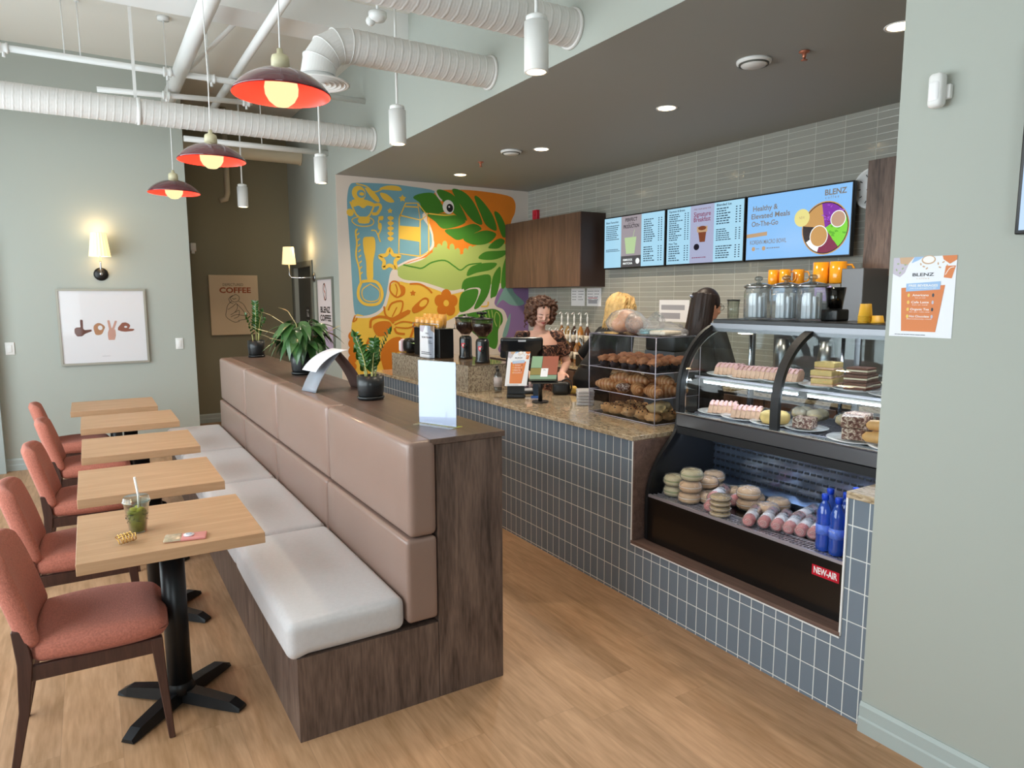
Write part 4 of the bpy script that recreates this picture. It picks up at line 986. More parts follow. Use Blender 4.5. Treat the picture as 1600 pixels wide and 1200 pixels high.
b = MB(); b.box(2.87, 3.28, Y1+.01, Y2-.02, SH1, SH1+.008); b.build('glass_shelf', pane('shelf_glass', 'dfe9ea', .02, 1.5), t)
b = MB(); b.box(2.866, 2.87, Y1+.01, Y2-.02, SH1-.003, SH1+.01); b.build('shelf_edge', GRILL, t)
for y in (2.12, 2.7, 1.45):
    b = MB(); b.cyl((3.28, y, 1.03), (3.28, y, 1.52), .01, n=10); b.box(2.9, 3.28, y-.004, y+.004, SH1-.02, SH1-.002); b.build('shelf_bracket', CHROME, t)
TUBE = emis('case_led', 'e2f1ff', 20)
for nm, (x, z) in (('led_tube_top', (3.04, 1.498)), ('led_tube_shelf', (2.9, SH1-.02)), ('led_tube_lower', (2.82, .955))):
    for (a, c) in ((Y1+.05, 2.04), (2.1, Y2-.06)):
        b = MB(); b.box(x-.012, x+.012, a, c, z, z+.008); b.build('lamp_housing', WHITE, t); b = MB(); b.cyl((x, a, z-.006), (x, c, z-.006), .006, n=10); b.build('led_tube', TUBE, t)
p = Print((2.5445, 1.73, .508), (0, -1, 0), (0, 0, 1), step=.0003); RED = mat('badge_red', 'c4162f', .35); p.rect(0, 0, .125, .045, RED); p.text('NEW-AIR', .0625, .0225, .03, mat('badge_white', 'f2f0f0', .4), width=.108, bold=.03, sy=1.3); p.build('badge', t)

# ---------------------------------------------------------------- baked goods
BAG = mat('bagel', 'd0a779', .6, bump=.6, bscale=90, var=.15, vscale=18, sss=.0); BAGD = mat('bagel_seeded', 'b99a63', .7, bump=1, bscale=160, var=.3, vscale=60); BAGG = mat('sandwich_pale', 'cdbf93', .6, var=.12, vscale=20)
def bagel(pos, label, m, n=1, flat=1.0, fill=None, grp='wrapped bagels in the cold case'):
    t = thing('wrapped_bagel', label, 'bagel', pos, random.uniform(0, 6), grp)
    b = MB(); b.lathe([(.0, .004), (.02, .002), (.045, .002), (.056, .012), (.058, .02), (.05, .027), (0, .028)], n=26); b.build('bottom_half', m, t)
    b = MB(); b.lathe([(.0, .040), (.012, .044), (.03, .056), (.048, .05), (.058, .038), (.056, .03), (0, .030)], n=26); b.build('top_half', m, t)
    b = MB(); b.lathe([(0, .0265), (.057, .0265), (.059, .029), (.057, .0315), (0, .0315)], n=22); b.build('filling', fill or mat('cream_filling', 'e6d3c0', .6), t)
    b = MB(); b.lathe([(0, .0), (.052, .0), (.062, .014), (.063, .032), (.05, .056), (.03, .061), (0, .05)], n=26); b.build('cling_film', FILM, t)
    return t
ZD = .602
b0 = bagel((2.66, 2.66, ZD), 'wrapped green-filled bagel, bottom of the leftmost stack in the cold case', BAGG, fill=mat('green_filling', '93a05a', .6))
def more(src, pos, label, rz=None): return dup(src, pos, random.uniform(0, 6) if rz is None else rz, label)
more(b0, (2.66, 2.66, ZD+.058), 'wrapped green-filled bagel, top of the leftmost stack in the cold case')
b1 = bagel((2.635, 2.525, ZD), 'wrapped plain bagel, bottom of the second stack in the cold case', BAG)
more(b1, (2.64, 2.525, ZD+.058), 'wrapped plain bagel in the middle of the second stack in the cold case')
more(b1, (2.775, 2.54, ZD), 'wrapped bagel behind the second stack, resting on the deck'); more(b1, (2.775, 2.535, ZD+.058), 'wrapped orange bagel on top, behind the second stack')
more(b0, (2.79, 2.66, ZD), 'wrapped bagel at the back left corner of the cold case deck'); more(b0, (2.79, 2.66, ZD+.058), 'upper wrapped bagel at the back left corner of the cold case')
more(b1, (2.90, 2.60, ZD), 'wrapped bagel against the case back wall, left side'); more(b1, (2.90, 2.46, ZD), 'wrapped bagel against the case back wall, beside the sliced meat')
more(b1, (2.80, 2.28, ZD), 'wrapped bagel, lower of the pair in the middle of the cold case'); more(b1, (2.80, 2.28, ZD+.058), 'wrapped bagel, upper of the pair in the middle of the cold case')
more(b1, (2.80, 2.165, ZD), 'single wrapped bagel behind the meat rolls'); more(b1, (2.93, 2.2, ZD), 'wrapped bagel at the very back behind the meat rolls')
more(b0, (2.66, 2.40+.135, ZD+.116), 'wrapped bagel lying on top of the second stack in the cold case'); more(b1, (2.90, 2.33, ZD), 'wrapped bagel at the back, right of the sliced meat'); more(b1, (2.90, 2.60, ZD+.058), 'upper wrapped bagel against the case back wall, left side'); more(b1, (2.72, 2.44+.02, ZD+.0), 'wrapped bagel tucked behind the second stack beside the meat wrap')
# stack of thin rounds at the front
for k in range(4):
    o = bagel((2.60, 2.285, ZD+.0265*k), 'seeded thin bagel, %s from the bottom of the short front stack' % ORD[k], BAGD, grp='thin seeded bagels in a stack') if k == 0 else more(o, (2.60, 2.285, ZD+.0265*k), 'seeded thin bagel, %s from the bottom of the short front stack' % ORD[k])
    o.scale = (.85, .85, .44)
MEAT = mat('cured_meat', 'cf6f70', .4, coat=.5, var=.25, vscale=40); MEATE = mat('meat_fat', 'd9a39c', .5); LAB = mat('wrap_label', 'ebe8ee', .5)
def roll(pos, label, rz):
    t = thing('meat_roll', label, 'sandwich', pos, rz, 'rolled wraps in the cold case'); t.scale = (1.05, 1.1, 1.1)
    b = MB(); b.tube([(-.1, 0, .026), (-.09, 0, .026), (.09, 0, .026), (.1, 0, .026)], [.018, .025, .025, .02], 20); b.build('roll', MEAT, t)
    b = MB(); b.tube([(-.055, 0, .026), (.03, 0, .026)], .0262, 20); b.build('paper_label', LAB, t)
    b = MB()
    for r in (.006, .013): b.tube([(-.1015, r*math.cos(a*.7), .026+r*math.sin(a*.7)) for a in range(9)], .0015, 5)
    b.build('rolled_edge', MEATE, t); b = MB(); b.tube([(-.11, 0, .026), (-.1, 0, .026), (.1, 0, .026), (.108, 0, .026)], [.008, .027, .027, .01], 20); b.build('cling_film', FILM, t)
    return t
r0 = roll((2.675, 2.40, ZD), 'pink meat wrap with white label between the second bagel stack and the thin stack', .55)
for k, (x, y, rz) in enumerate(((2.66, 2.14, .5), (2.70, 2.08, .45), (2.72, 2.02, .42), (2.735, 1.965, .4), (2.75, 1.91, .38), (2.765, 1.855, .36), (2.79, 1.80, .33), (2.83, 1.75, .3))):
    more(r0, (x, y, ZD), 'pink meat wrap with white label, %s from the left in the row of rolls' % ORD[k], rz)
more(r0, (2.74, 2.42, ZD+.028), 'pink meat wrap lying higher behind the white-labelled wrap', .4); more(r0, (2.86, 2.38, ZD+.0), 'pink meat wrap at the back beside the bagels', .3); more(r0, (2.90, 2.02, ZD), 'pink meat wrap at the back of the row of rolls', .2)
BLUEB = pane('blue_bottle', '2a56d8', .06, 2.5); BLUEB2 = mat('blue_cap', '1c49cf', .3); WAT = mat('blue_pet', '3f74f2', .1, coat=.8, trans=.6); LBL = mat('bottle_label', '5f7fe0', .4, var=.2, vscale=60)
def bottle(pos, label):
    t = thing('water_bottle', label, 'bottle', pos, random.uniform(0, 6), 'blue water bottles in the cold case')
    b = MB(); b.lathe([(0, .002), (.024, 0), (.031, .008), (.032, .03), (.030, .05), (.032, .07), (.032, .12), (.030, .14), (.032, .155), (.030, .175), (.018, .205), (.0125, .215), (.0125, .226), (0, .226)], n=28); b.build('bottle_body', WAT, t)
    b = MB(); b.lathe([(0, .222), (.0145, .222), (.015, .244), (.013, .247), (0, .247)], n=24); b.build('cap', BLUEB2, t)
    b = MB(); b.lathe([(.0326, .075), (.0328, .118)], n=28); b.build('label_band', LBL, t)
    p = Print((-.02, -.0335, .085), (1, 0, 0), (0, 0, 1)); p.text('WATER', .02, .02, .012, mat('bottle_text', 'c9d4f2', .5), width=.034); p.build('label_lettering', t)
    return t
w0 = bottle((2.605, 1.725, ZD), 'blue water bottle, front left of the group beside the red badge')
for (x, y, L_) in ((2.60, 1.66, 'blue water bottle in the middle of the front row'), (2.605, 1.592, 'blue water bottle, front right, against the tiled pier'), (2.70, 1.765, 'blue water bottle, rear left of the group'), (2.70, 1.69, 'blue water bottle in the middle of the second row'), (2.71, 1.615, 'blue water bottle, rear right of the group'), (2.80, 1.71, 'blue water bottle standing furthest back in the group')): more(w0, (x, y, ZD), L_)

# plates and cakes on the upper deck and shelf
PLATE = mat('porcelain', 'e6e6ea', .2, coat=.5); CAKE = mat('iced_loaf', 'dcb59c', .6, var=.15, vscale=30); CAKEP = mat('pink_icing', 'e0b0ae', .5); CAKED = mat('brown_cake', '6b4638', .7, bump=.7, bscale=80, var=.2, vscale=40); LEM = mat('lemon_bar', 'd9bc7a', .6, var=.12, vscale=30); CRM = mat('cream_layer', 'e8dcc4', .6)
def plate(pos, label, r=.13, sy=1):
    b = MB(); b.lathe([(0, 0), (r*.6, 0), (r*.7, .004), (r, .014), (r, .017), (r*.68, .008), (0, .005)], n=36); o = b.build('plate', PLATE); o.location = pos; o.scale = (1, sy, 1); return tag(o, label, 'plate', 'white plates in the display case')
ZS, ZU = SH1+.008, 1.038
def slab(pos, label, size, layers, name='cake_bar', rz=0, cat='cake', grp='cake bars in the display case'):
    t = thing(name, label, cat, pos, rz, grp); z = 0
    for (nm, f, m, nz) in layers:
        b = MB(); b.rbox(-size[0]/2, size[0]/2, -size[1]/2, size[1]/2, z*size[2], (z+f)*size[2], min(.004, f*size[2]*.4), n=3); b.build(nm, m, t); z += f
    return t
def slice_row(pos, label, n, rz, grp):
    src = None
    for k in range(n):
        t_ = pos[1]; off = Vector((0, (k-(n-1)/2)*.024, 0)); off.rotate(Matrix.Rotation(rz, 3, 'Z'))
        P_ = Vector(pos)+off; L_ = '%s, %s slice from the left' % (label, ORD[n-1-k])
        if src is None:
            src = thing('loaf_slice', L_, 'cake', P_, rz, grp)
            b = MB(); pr_ = [(-.045, .012), (-.047, .03), (-.042, .055), (-.02, .068), (.02, .068), (.042, .055), (.047, .03), (.045, .012)]
            b.prism(pr_, 'y', -.0112, .0112); b.build('crumb', CAKE, src)
            b = MB(); tp = [(-.045, .052), (-.021, .069), (.021, .069), (.045, .052), (.046, .057), (.022, .074), (-.022, .074), (-.046, .057)]; b.prism(tp, 'y', -.007, .007); b.build('icing', CAKEP, src)
            src.rotation_euler = (.18, 0, rz)
        else: c = dup(src, P_, None, L_)
    return src
shelf_rows = [((2.99, 2.60), .35, 6, 'pink iced loaf at the left end of the glass shelf'), ((2.96, 2.43), .3, 7, 'pink iced loaf, second on the glass shelf'), ((3.0, 2.26), .25, 7, 'pink iced loaf beside the middle frame, shelf')]
for (x, y), rz, n, L_ in shelf_rows:
    plate((x, y, ZS), 'white plate under the ' + L_, .11, 1.15); slice_row((x, y, ZS), L_, n, rz, 'iced loaf slices on the glass shelf')
for (x, y), rz, n, L_ in (((2.92, 2.58), .6, 6, 'pink iced loaf at the left of the upper deck'), ((2.90, 2.40), .5, 6, 'cream iced loaf on the upper deck')):
    plate((x, y, ZU), 'white plate under the ' + L_, .12, 1.1); slice_row((x, y, ZU), L_, n, rz, 'iced loaf slices on the upper deck')
plate((2.90, 2.22, ZU), 'white plate under the round golden cake', .12); b = MB(); b.lathe([(0, .012), (.062, .012), (.072, .03), (.07, .055), (.055, .066), (.03, .062), (.022, .05), (0, .05)], n=30); o = b.build('bundt_cake', LEM); o.location = (2.90, 2.22, ZU); tag(o, 'round golden cake left of the middle frame on the upper deck', 'cake')
NUT = speckle('nut_chocolate', 'd8c3b0', '7c5246', '5a332b', 75, .5, .2)
sq = [('crumb', .8, CAKED, 0), ('icing', .2, NUT, 0)]
def pile(src_fn, spots):
    src = None
    for (x, y, z, rz, L_) in spots:
        if src is None: src = src_fn((x, y, z), L_, rz)
        else: dup(src, (x, y, z), rz, L_)
plate((2.9, 2.04, ZU), 'white plate under the dark nut cake behind the middle frame', .1)
pile(lambda p, L_, r: slab(p, L_, (.09, .09, .05), [('nut_square', 1, NUT, 0)], 'nut_square', r, grp='nut-topped chocolate squares'), [(2.9, 2.05, ZU+.014, .3, 'nut-topped square right of the middle frame'), (2.84, 1.76, ZU+.016, .4, 'nut-topped square, bottom left of the right-hand pile'), (2.84, 1.77, ZU+.068, .5, 'nut-topped square on top, left of the right-hand pile'), (2.93, 1.80, ZU+.016, .2, 'nut-topped square at the back of the right-hand pile'), (2.93, 1.80, ZU+.068, .1, 'upper nut-topped square at the back of the right-hand pile')])
plate((2.87, 1.76, ZU), 'white plate under the nut-topped squares', .13); plate((2.86, 1.56, ZU), 'white plate under the golden rolls, cut off by the right wall', .13)
ECL = mat('golden_roll', 'd9a76a', .5, bump=.5, bscale=60, var=.12, vscale=22)
def eclair(p, L_, r):
    b = MB(); b.tube([(-.085, 0, .024), (-.07, 0, .025), (0, 0, .027), (.07, 0, .025), (.085, 0, .024)], [.008, .022, .026, .022, .008], 18); o = b.build('pastry_roll', ECL); o.location = p; o.rotation_euler = (0, 0, r); return tag(o, L_, 'pastry', 'golden filled rolls on the upper deck')
pile(eclair, [(2.83, 1.62, ZU+.016, 1.9, 'golden roll at the front of the plate beside the right wall'), (2.885, 1.62, ZU+.016, 1.85, 'golden roll, second from the front beside the right wall'), (2.86, 1.625, ZU+.062, 1.8, 'golden roll on top, crossing the two lower ones'), (2.84, 1.5, ZU+.016, 2.1, 'golden roll half hidden by the right wall'), (2.95, 1.62, ZU+.016, 1.7, 'golden roll furthest back on the upper deck')])
plate((2.99, 2.04, ZS), 'white plate under the lemon bars', .1); plate((3.0, 1.86, ZS), 'white plate under the brown layer bars', .1, 1.1); plate((2.96, 1.65, ZS), 'white plate under the black and cream bars', .1, 1.2)
pile(lambda p, L_, r: slab(p, L_, (.085, .1, .036), [('base', .3, CAKE, 0), ('lemon_layer', .7, LEM, 0)], 'lemon_bar', r, grp='lemon bars on the glass shelf'), [(2.96, 2.0, ZS+.015, .3, 'lemon bar, bottom front of the pile'), (3.05, 2.03, ZS+.015, .2, 'lemon bar, bottom back of the pile'), (2.97, 2.01, ZS+.052, .25, 'lemon bar, second layer front'), (3.04, 2.02, ZS+.052, .4, 'lemon bar, second layer back'), (3.01, 2.015, ZS+.089, .1, 'lemon bar on the very top of the pile')])
pile(lambda p, L_, r: slab(p, L_, (.085, .1, .032), [('base', .4, CAKED, 0), ('cream', .25, CRM, 0), ('top', .35, CAKED, 0)], 'layer_bar', r, grp='brown layer bars on the glass shelf'), [(2.96, 1.83, ZS+.015, .2, 'brown layer bar, bottom front of its pile'), (3.05, 1.85, ZS+.015, .1, 'brown layer bar, bottom back of its pile'), (2.97, 1.84, ZS+.048, .3, 'brown layer bar, second layer front'), (3.05, 1.86, ZS+.048, .2, 'brown layer bar, second layer back'), (3.01, 1.85, ZS+.081, .1, 'brown layer bar on the very top of its pile')])
pile(lambda p, L_, r: slab(p, L_, (.09, .1, .034), [('base', .35, mat('black_cake', '2b2220', .6), 0), ('cream', .3, CRM, 0), ('top', .35, MATS['black_cake'], 0)], 'cream_bar', r, grp='black and cream bars on the glass shelf'), [(2.93, 1.63, ZS+.015, .2, 'black and cream bar, bottom of the pile by the right wall'), (2.94, 1.64, ZS+.05, .1, 'black and cream bar, second from the bottom by the right wall'), (2.95, 1.64, ZS+.085, .3, 'black and cream bar, third from the bottom by the right wall'), (3.04, 1.65, ZS+.015, .1, 'black and cream bar behind the pile by the right wall'), (3.04, 1.65, ZS+.05, .2, 'upper black and cream bar behind the pile by the right wall')])
for k, (x, y, L_) in enumerate(((3.15, 2.2, 'clear bag of pale rolls behind, left of the steel post'), (3.15, 1.95, 'clear bag of pale rolls behind, right of the steel post'))):
    t = thing('bag_of_rolls', L_, 'bread', (x, y, ZU)); b = MB()
    for q in range(4): b.ball(((q % 2)*.05-.025, (q//2)*.09-.045, .035), .036, 2, (1, 1.2, .9), .1)
    b.build('rolls', mat('pale_roll', 'cdb58c', .6, var=.1), t); b = MB(); b.ball((0, 0, .04), .08, 3, (.85, 1.25, .52), .15); b.build('clear_bag', FILM, t)

# ---------------------------------------------------------------- acrylic pastry cabinet on the counter
t = thing('pastry_cabinet', 'clear acrylic three-tier pastry cabinet on the counter beside the cold case', 'display case', (2.775, 2.95, .9265))
DX, DY, DZ = .36, .62, .515; TIERS = (.004, .155, .305)
EDGE = mat('acrylic_edge_lilac', 'a7a3b2', .15, coat=.5)
b = MB(); b.box(0, .004, 0, DY, 0, DZ); b.build('front_pane', ACRY, t)
b = MB(); b.box(0, DX, 0, .004, 0, DZ); b.build('side_pane', ACRY, t); b = MB(); b.box(0, DX, DY-.004, DY, 0, DZ); b.build('side_pane', ACRY, t)
b = MB(); b.box(-.003, DX, -.003, DY+.003, DZ, DZ+.006); b.build('top_pane', pane('acrylic_top', 'd9d6da', .05, 2.5), t)
for z in TIERS: b = MB(); b.box(.005, DX, .005, DY-.005, z-.003, z+.001); b.build('tier_shelf', ACRY, t)
b = MB()
for (x, y) in ((0, 0), (0, DY), (DX, 0), (DX, DY)): b.cyl((x, y, 0), (x, y, DZ), .003, n=8)
for z in list(TIERS)+[DZ]:
    b.cyl((0, 0, z), (0, DY, z), .0028, n=6); b.cyl((0, 0, z), (DX, 0, z), .0022, n=6); b.cyl((0, DY, z), (DX, DY, z), .0022, n=6)
b.build('polished_edges', EDGE, t)
PX, PY, PZ = 2.775, 2.95, .9265
MUFT = mat('muffin_top', 'c58457', .7, bump=1, bscale=70, var=.35, vscale=45); MUFP = mat('muffin_paper', '332a2c', .6); CRO = mat('croissant', 'dd9a5c', .42, bump=.6, bscale=40, coat=.25); 
_nt = CRO.node_tree; _w = _nt.nodes.new('ShaderNodeTexWave'); _w.inputs['Scale'].default_value = 14; _w.inputs['Distortion'].default_value = 3; _w.inputs['Detail'].default_value = 3; _w.inputs['Detail Scale'].default_value = 2
_t = _nt.nodes.new('ShaderNodeTexCoord'); _c = _nt.nodes.new('ShaderNodeValToRGB'); _c.color_ramp.elements[0].color = srgb('c07c45'); _c.color_ramp.elements[1].color = srgb('e3ac74'); _c.color_ramp.elements[0].position = .2
_nt.links.new(_t.outputs['Object'], _w.inputs['Vector']); _nt.links.new(_w.outputs['Fac'], _c.inputs[0]); _nt.links.new(_c.outputs[0], _nt.nodes['Principled BSDF'].inputs['Base Color'])
CROD = mat('croissant_filling', '8a5030', .6, var=.3, vscale=40); SCO = mat('scone', 'e2aa6c', .75, bump=1, bscale=60, var=.28, vscale=40); BLU = mat('berry', '2f2029', .5)
random.seed(5)
src = None
rowsn = ['front', 'second', 'third', 'back']
for r in range(4):
    for k in range(6):
        x = PX+.055+r*.08+random.uniform(-.006, .006); y = PY+.075+k*.092+random.uniform(-.008, .008)+(r % 2)*.03-.012
        if y > PY+.56: y = PY+.56
        L_ = 'dark-papered muffin on the top tier, %s from the left in the %s row' % (ORD[5-k], rowsn[r])
        P_ = (x, y, PZ+TIERS[2]+.002)
        if src is None:
            src = thing('muffin', L_, 'muffin', P_, 0, 'muffins on the top tier')
            b = MB(); n = 24; prf = [(0, 0), (.026, 0), (.034, .045), (0, .047)]; b.lathe(prf, n=24); b.build('paper_case', MUFP, src)
            b = MB(); b.ball((0, 0, .054), .042, 3, (1, 1, .62), .35, 26); b.build('muffin_top', MUFT, src)
        else: dup(src, P_, random.uniform(0, 6), L_, scale=random.uniform(.92, 1.05))
def croissant(P_, L_):
    t = thing('croissant', L_, 'croissant', P_, 0, 'croissants on the middle tier'); t.scale = (1.15,)*3; b = MB(); pts = []; rs = []
    for i in range(25):
        f = i/24; a = (f-.5)*1.7; pts.append((.095*math.sin(a), .05-.06*math.cos(a)+.0, .026)); rs.append((.009+.027*math.sin(PI*f)**.9)*(1+.10*((i*2) % 6)/4-.08))
    b.tube(pts, rs, 16); b.build('crust', CRO, t); return t
src = None; spots = []
for r in range(3):
    for k in range(4): spots.append((PX+.065+r*.1, PY+.09+k*.145, 0, r, k))
for r, k in ((0, 1), (1, 0), (1, 2), (1, 1), (0, 2)): spots.append((PX+.11+r*.09, PY+.14+k*.14, .046, r+4, k))
for i, (x, y, dz, r, k) in enumerate(spots):
    L_ = 'golden croissant on the middle tier, %s from the left in the %s row' % (ORD[3-k], rowsn[r]) if r < 4 else 'golden croissant lying on top of the others, %s from the left, %s' % (ORD[3-k], 'front' if r == 4 else 'behind')
    P_ = (x, y, PZ+TIERS[1]+.002+dz)
    if src is None: src = croissant(P_, L_); src.rotation_euler[2] = 1.4
    else: dup(src, P_, 1.57+random.uniform(-.5, .5), L_)
b = MB(); b.ball((0, 0, .028), .05, 3, (.8, 1.1, .55), .2, 20); o = b.build('sugared_bun', speckle('sugared', 'e6d6c4', '7a4a30', '54301f', 80, .6, 0)); o.location = (PX+.05, PY+.335, PZ+TIERS[1]+.006); tag(o, 'dark bun dusted with white sugar at the front of the middle tier', 'pastry')
src = None
for r in range(3):
    for k in range(5):
        if (r, k) == (0, 4) and False: continue
        x = PX+.07+r*.1+random.uniform(-.008, .008); y = PY+.075+k*.112+random.uniform(-.01, .01); P_ = (x, y, PZ+TIERS[0]+.002)
        L_ = 'berry scone on the bottom tier, %s from the left in the %s row' % (ORD[4-k], rowsn[r])
        if src is None:
            src = thing('scone', L_, 'scone', P_, 0, 'scones on the bottom tier'); b = MB(); b.ball((0, 0, .03), .05, 3, (1, 1.05, .6), .35, 18); b.build('crumb', SCO, src)
            b = MB()
            for q in range(11): a = q*2.4; rr = .042*math.sqrt((q+.5)/11); b.ball((rr*math.cos(a), rr*math.sin(a), .03+.03*math.sqrt(max(0, 1-(rr/.05)**2))), .0055, 1)
            b.build('berries', BLU, src)
        else: dup(src, P_, random.uniform(0, 6), L_)
PALE = mat('cheese_bun', 'd9b981', .7, bump=1, bscale=50, var=.15, vscale=30)
for k, (x, y, L_) in enumerate(((.075, .06, 'pale cheese bun lying on a scone at the right front of the bottom tier'), (.15, .10, 'pale cheese bun behind the front cheese bun'))):
    b = MB(); b.ball((0, 0, .03), .055, 3, (1, 1.1, .55), .4, 22); o = b.build('cheese_bun', PALE); o.location = (PX+x, PY+y, PZ+.062); tag(o, L_, 'bun', 'cheese buns')
# bags on top
t = thing('bread_bag', 'clear plastic bag of round buns lying on top of the acrylic cabinet', 'bread', (2.86, 3.36, PZ+DZ+.007), -.45)
b = MB()
for c in ((0, 0, .055), (.07, -.05, .05), (.02, .06, .05), (.03, -.02, .10), (.09, .03, .06)): b.ball(c, .058, 3, (1, 1, .85), .08)
b.build('buns', mat('soft_bun', 'cb8a5a', .5, var=.12), t)
b = MB(); b.ball((.035, 0, .07), .13, 3, (1, 1, .62), .12); b.tube([(.06, -.1, .07), (.08, -.18, .055), (.10, -.26, .06), (.13, -.34, .09)], [.07, .05, .035, .055], 16); b.build('plastic_bag', FILM, t)
t = thing('cake_package', 'flat clear package with turquoise label on the right of the acrylic cabinet top', 'package', (2.93, 3.06, PZ+DZ+.007))
b = MB(); b.rbox(-.1, .1, -.12, .12, 0, .034, .015, (0, 0, .006), 4); b.build('clear_tray', FILM, t); b = MB(); b.rbox(-.07, .07, -.09, .05, .003, .026, .01, n=3); b.build('pale_cake', CRM, t); b = MB(); b.rbox(-.09, .05, .04, .11, .004, .036, .01, n=3); b.build('turquoise_label', mat('turquoise', '7fbfc6', .4), t)
# ---------------------------------------------------------------- things along the counter
ZT = .9262
CER = mat('amber_glass', 'dca04a', .15, coat=.6)
t = thing('coffee_machine', 'slim black coffee machine on the stone riser carrying amber glasses', 'coffee machine', (2.60, 5.47, ZR))
b = MB(); b.box(0, .14, 0, .55, 0, .255, .004, 1); b.build('body', BLACK, t)
b = MB(); b.box(-.01, .16, -.01, .56, .256, .262); b.build('cup_tray', STEEL, t); b = MB(); b.box(-.004, 0, .03, .1, .02, .035); b.build('plate_badge', CHROME, t)
b = MB()
for y in (.0, .55): b.cyl((-.008, y, .26), (-.008, y, .30), .003, n=6); b.cyl((.15, y, .26), (.15, y, .30), .003, n=6)
b.cyl((-.008, 0, .30), (-.008, .55, .30), .003, n=6); b.build('cup_rail', CHROME, t)
src = None
for k, (x, y, z) in enumerate(((.03, .50, .262), (.03, .39, .262), (.03, .28, .262), (.03, .17, .262), (.03, .06, .262), (.11, .49, .262), (.11, .38, .262), (.11, .27, .262), (.11, .16, .262))):
    L_ = 'amber glass %s' % ('at the left end of the coffee machine top' if k == 0 else 'stacked on the others, left' if k == 9 else 'stacked on the others, right' if k == 10 else ('%s from the left in the %s row on the coffee machine' % (ORD[k if k < 5 else k-5], 'front' if k < 5 else 'back')))
    P_ = (2.60+x, 5.47+y, ZR+z)
    if src is None:
        b = MB(); b.lathe([(0, .002), (.030, 0), (.037, .03), (.039, .06), (.036, .092), (.0335, .092), (.036, .06), (.028, .01), (0, .008)], n=24); src = b.build('amber_glass', CER); src.location = P_; tag(src, L_, 'glass', 'amber glasses on the coffee machine')
    else: dup(src, P_, 0, L_, scale=(1, 1, 1.3 if k > 4 else 1))
def grinder(P_, L_):
    t = thing('coffee_grinder', L_, 'grinder', P_, 0, 'black coffee grinders on the riser')
    b = MB(); b.lathe([(0, 0), (.062, 0), (.062, .02), (.056, .03), (.055, .17), (.05, .19), (.035, .2), (0, .2)], n=36); b.build('body', mat('grinder_black', '1d2023', .22, .3, coat=.5), t)
    b = MB(); b.lathe([(.034, .195), (.036, .21), (.05, .228), (.08, .262), (.086, .30), (.088, .352), (.0865, .352), (.084, .30), (.078, .264), (.034, .212)], n=36, closed=True); hp = b.build('hopper', pane('hopper_clear', 'ece6e4', .03, 1.6), t)
    b = MB(); b.lathe([(0, .21), (.04, .222), (.074, .258), (.082, .29), (.083, .315), (0, .322)], n=30); b.build('coffee_beans', mat('beans', '2a1814', .45, bump=1, bscale=140), hp)
    b = MB(); b.lathe([(0, .352), (.09, .352), (.092, .358), (.06, .366), (.02, .37), (.018, .385), (0, .386)], n=30); b.build('hopper_lid', BLACK, hp)
    b = MB(); b.tube([(-.03, -.05, .12), (-.05, -.085, .12), (-.052, -.09, .10)], .012, 10); b.build('spout', BLACK, t)
    p = Print((-.055, -.012, .09), (-.62, -.78, 0), (0, 0, 1)); p = Print((-.0445, -.0395, .095), (.66, -.75, 0), (0, 0, 1))
    p.poly([(-.016, .045), (.016, .045), (.016, .02), (0, 0), (-.016, .02)], mat('badge_red2', 'cc3140', .4)); p.ell(0, .026, .008, .011, mat('badge_pink', 'eac6c6', .5)); p.build('badge', t)
    return t
g0 = grinder((2.80, 5.36, ZR), 'left one of the two black grinders with clear bean hopper')
dup(g0, (2.73, 4.93, ZR), 0, 'right one of the two black grinders, at the riser end')
t = thing('knob_cluster', 'black wing knob on the hopper lid of the right grinder', 'knob', (2.73, 4.93, ZR+.388)); b = MB()
for a in range(5): b.ball((.03*math.cos(a*1.26), .03*math.sin(a*1.26), .018), .014, 2, (1.3, 1, .8))
b.cyl((0, 0, 0), (0, 0, .02), .012); b.build('knob', BLACK, t)
t = thing('paper_sign', 'white printed sheet in a clear stand leaning before the coffee machine', 'sign', (2.545, 5.77, ZR))
p = Print((0, 0, .004), (.04, -.28, 0), (.02, 0, 1)); p.rect(0, 0, .24, .28, PW); p.poly([(0, .28), (0, .23), (.05, .22), (.09, .28)], LIL); p.poly([(.17, .28), (.18, .24), (.24, .22), (.24, .28)], TAN); p.text('MENU', .12, .21, .022, DK, width=.05); p.text('SCAN TO EARN', .12, .175, .02, DK, width=.17, bold=.03); p.lines(.14, .12, .21, .15, 3, DK, seed=3); p.lines(.03, .02, .21, .05, 2, DK, seed=9); p.build('printed_sheet', t)
b = MB(); b.obox((.02+.003, -.122, .145), (.003, .25, .29), None); b.build('clear_stand', ACRY, t); b = MB(); b.box(-.03, .06, -.25, 0, 0, .004); b.build('clear_foot', ACRY, t)
t = thing('napkin_dispenser', 'rounded black napkin dispenser with lilac panel at the far end of the riser', 'dispenser', (2.66, 6.24, ZR))
b = MB(); b.rbox(-.07, .07, -.09, .07, 0, .145, .05, n=4); b.build('body', BLACK, t); b = MB(); b.rbox(-.072, .05, .071, .10, .004, .13, .02, n=3); b.build('side_panel', mat('pinkish_panel', 'd7b9bf', .5), t); b = MB(); b.rbox(-.07, .05, .10, .15, .004, .115, .02, n=3); b.build('white_panel', WHITE, t)
t = thing('potted_plant', 'tiny green plant in a dark pot between dispenser and paper sign', 'plant', (2.66, 6.09, ZR)); b = MB(); b.lathe([(0, 0), (.025, 0), (.03, .07), (.036, .07), (0, .06)], n=20); b.build('pot', BLACK, t)
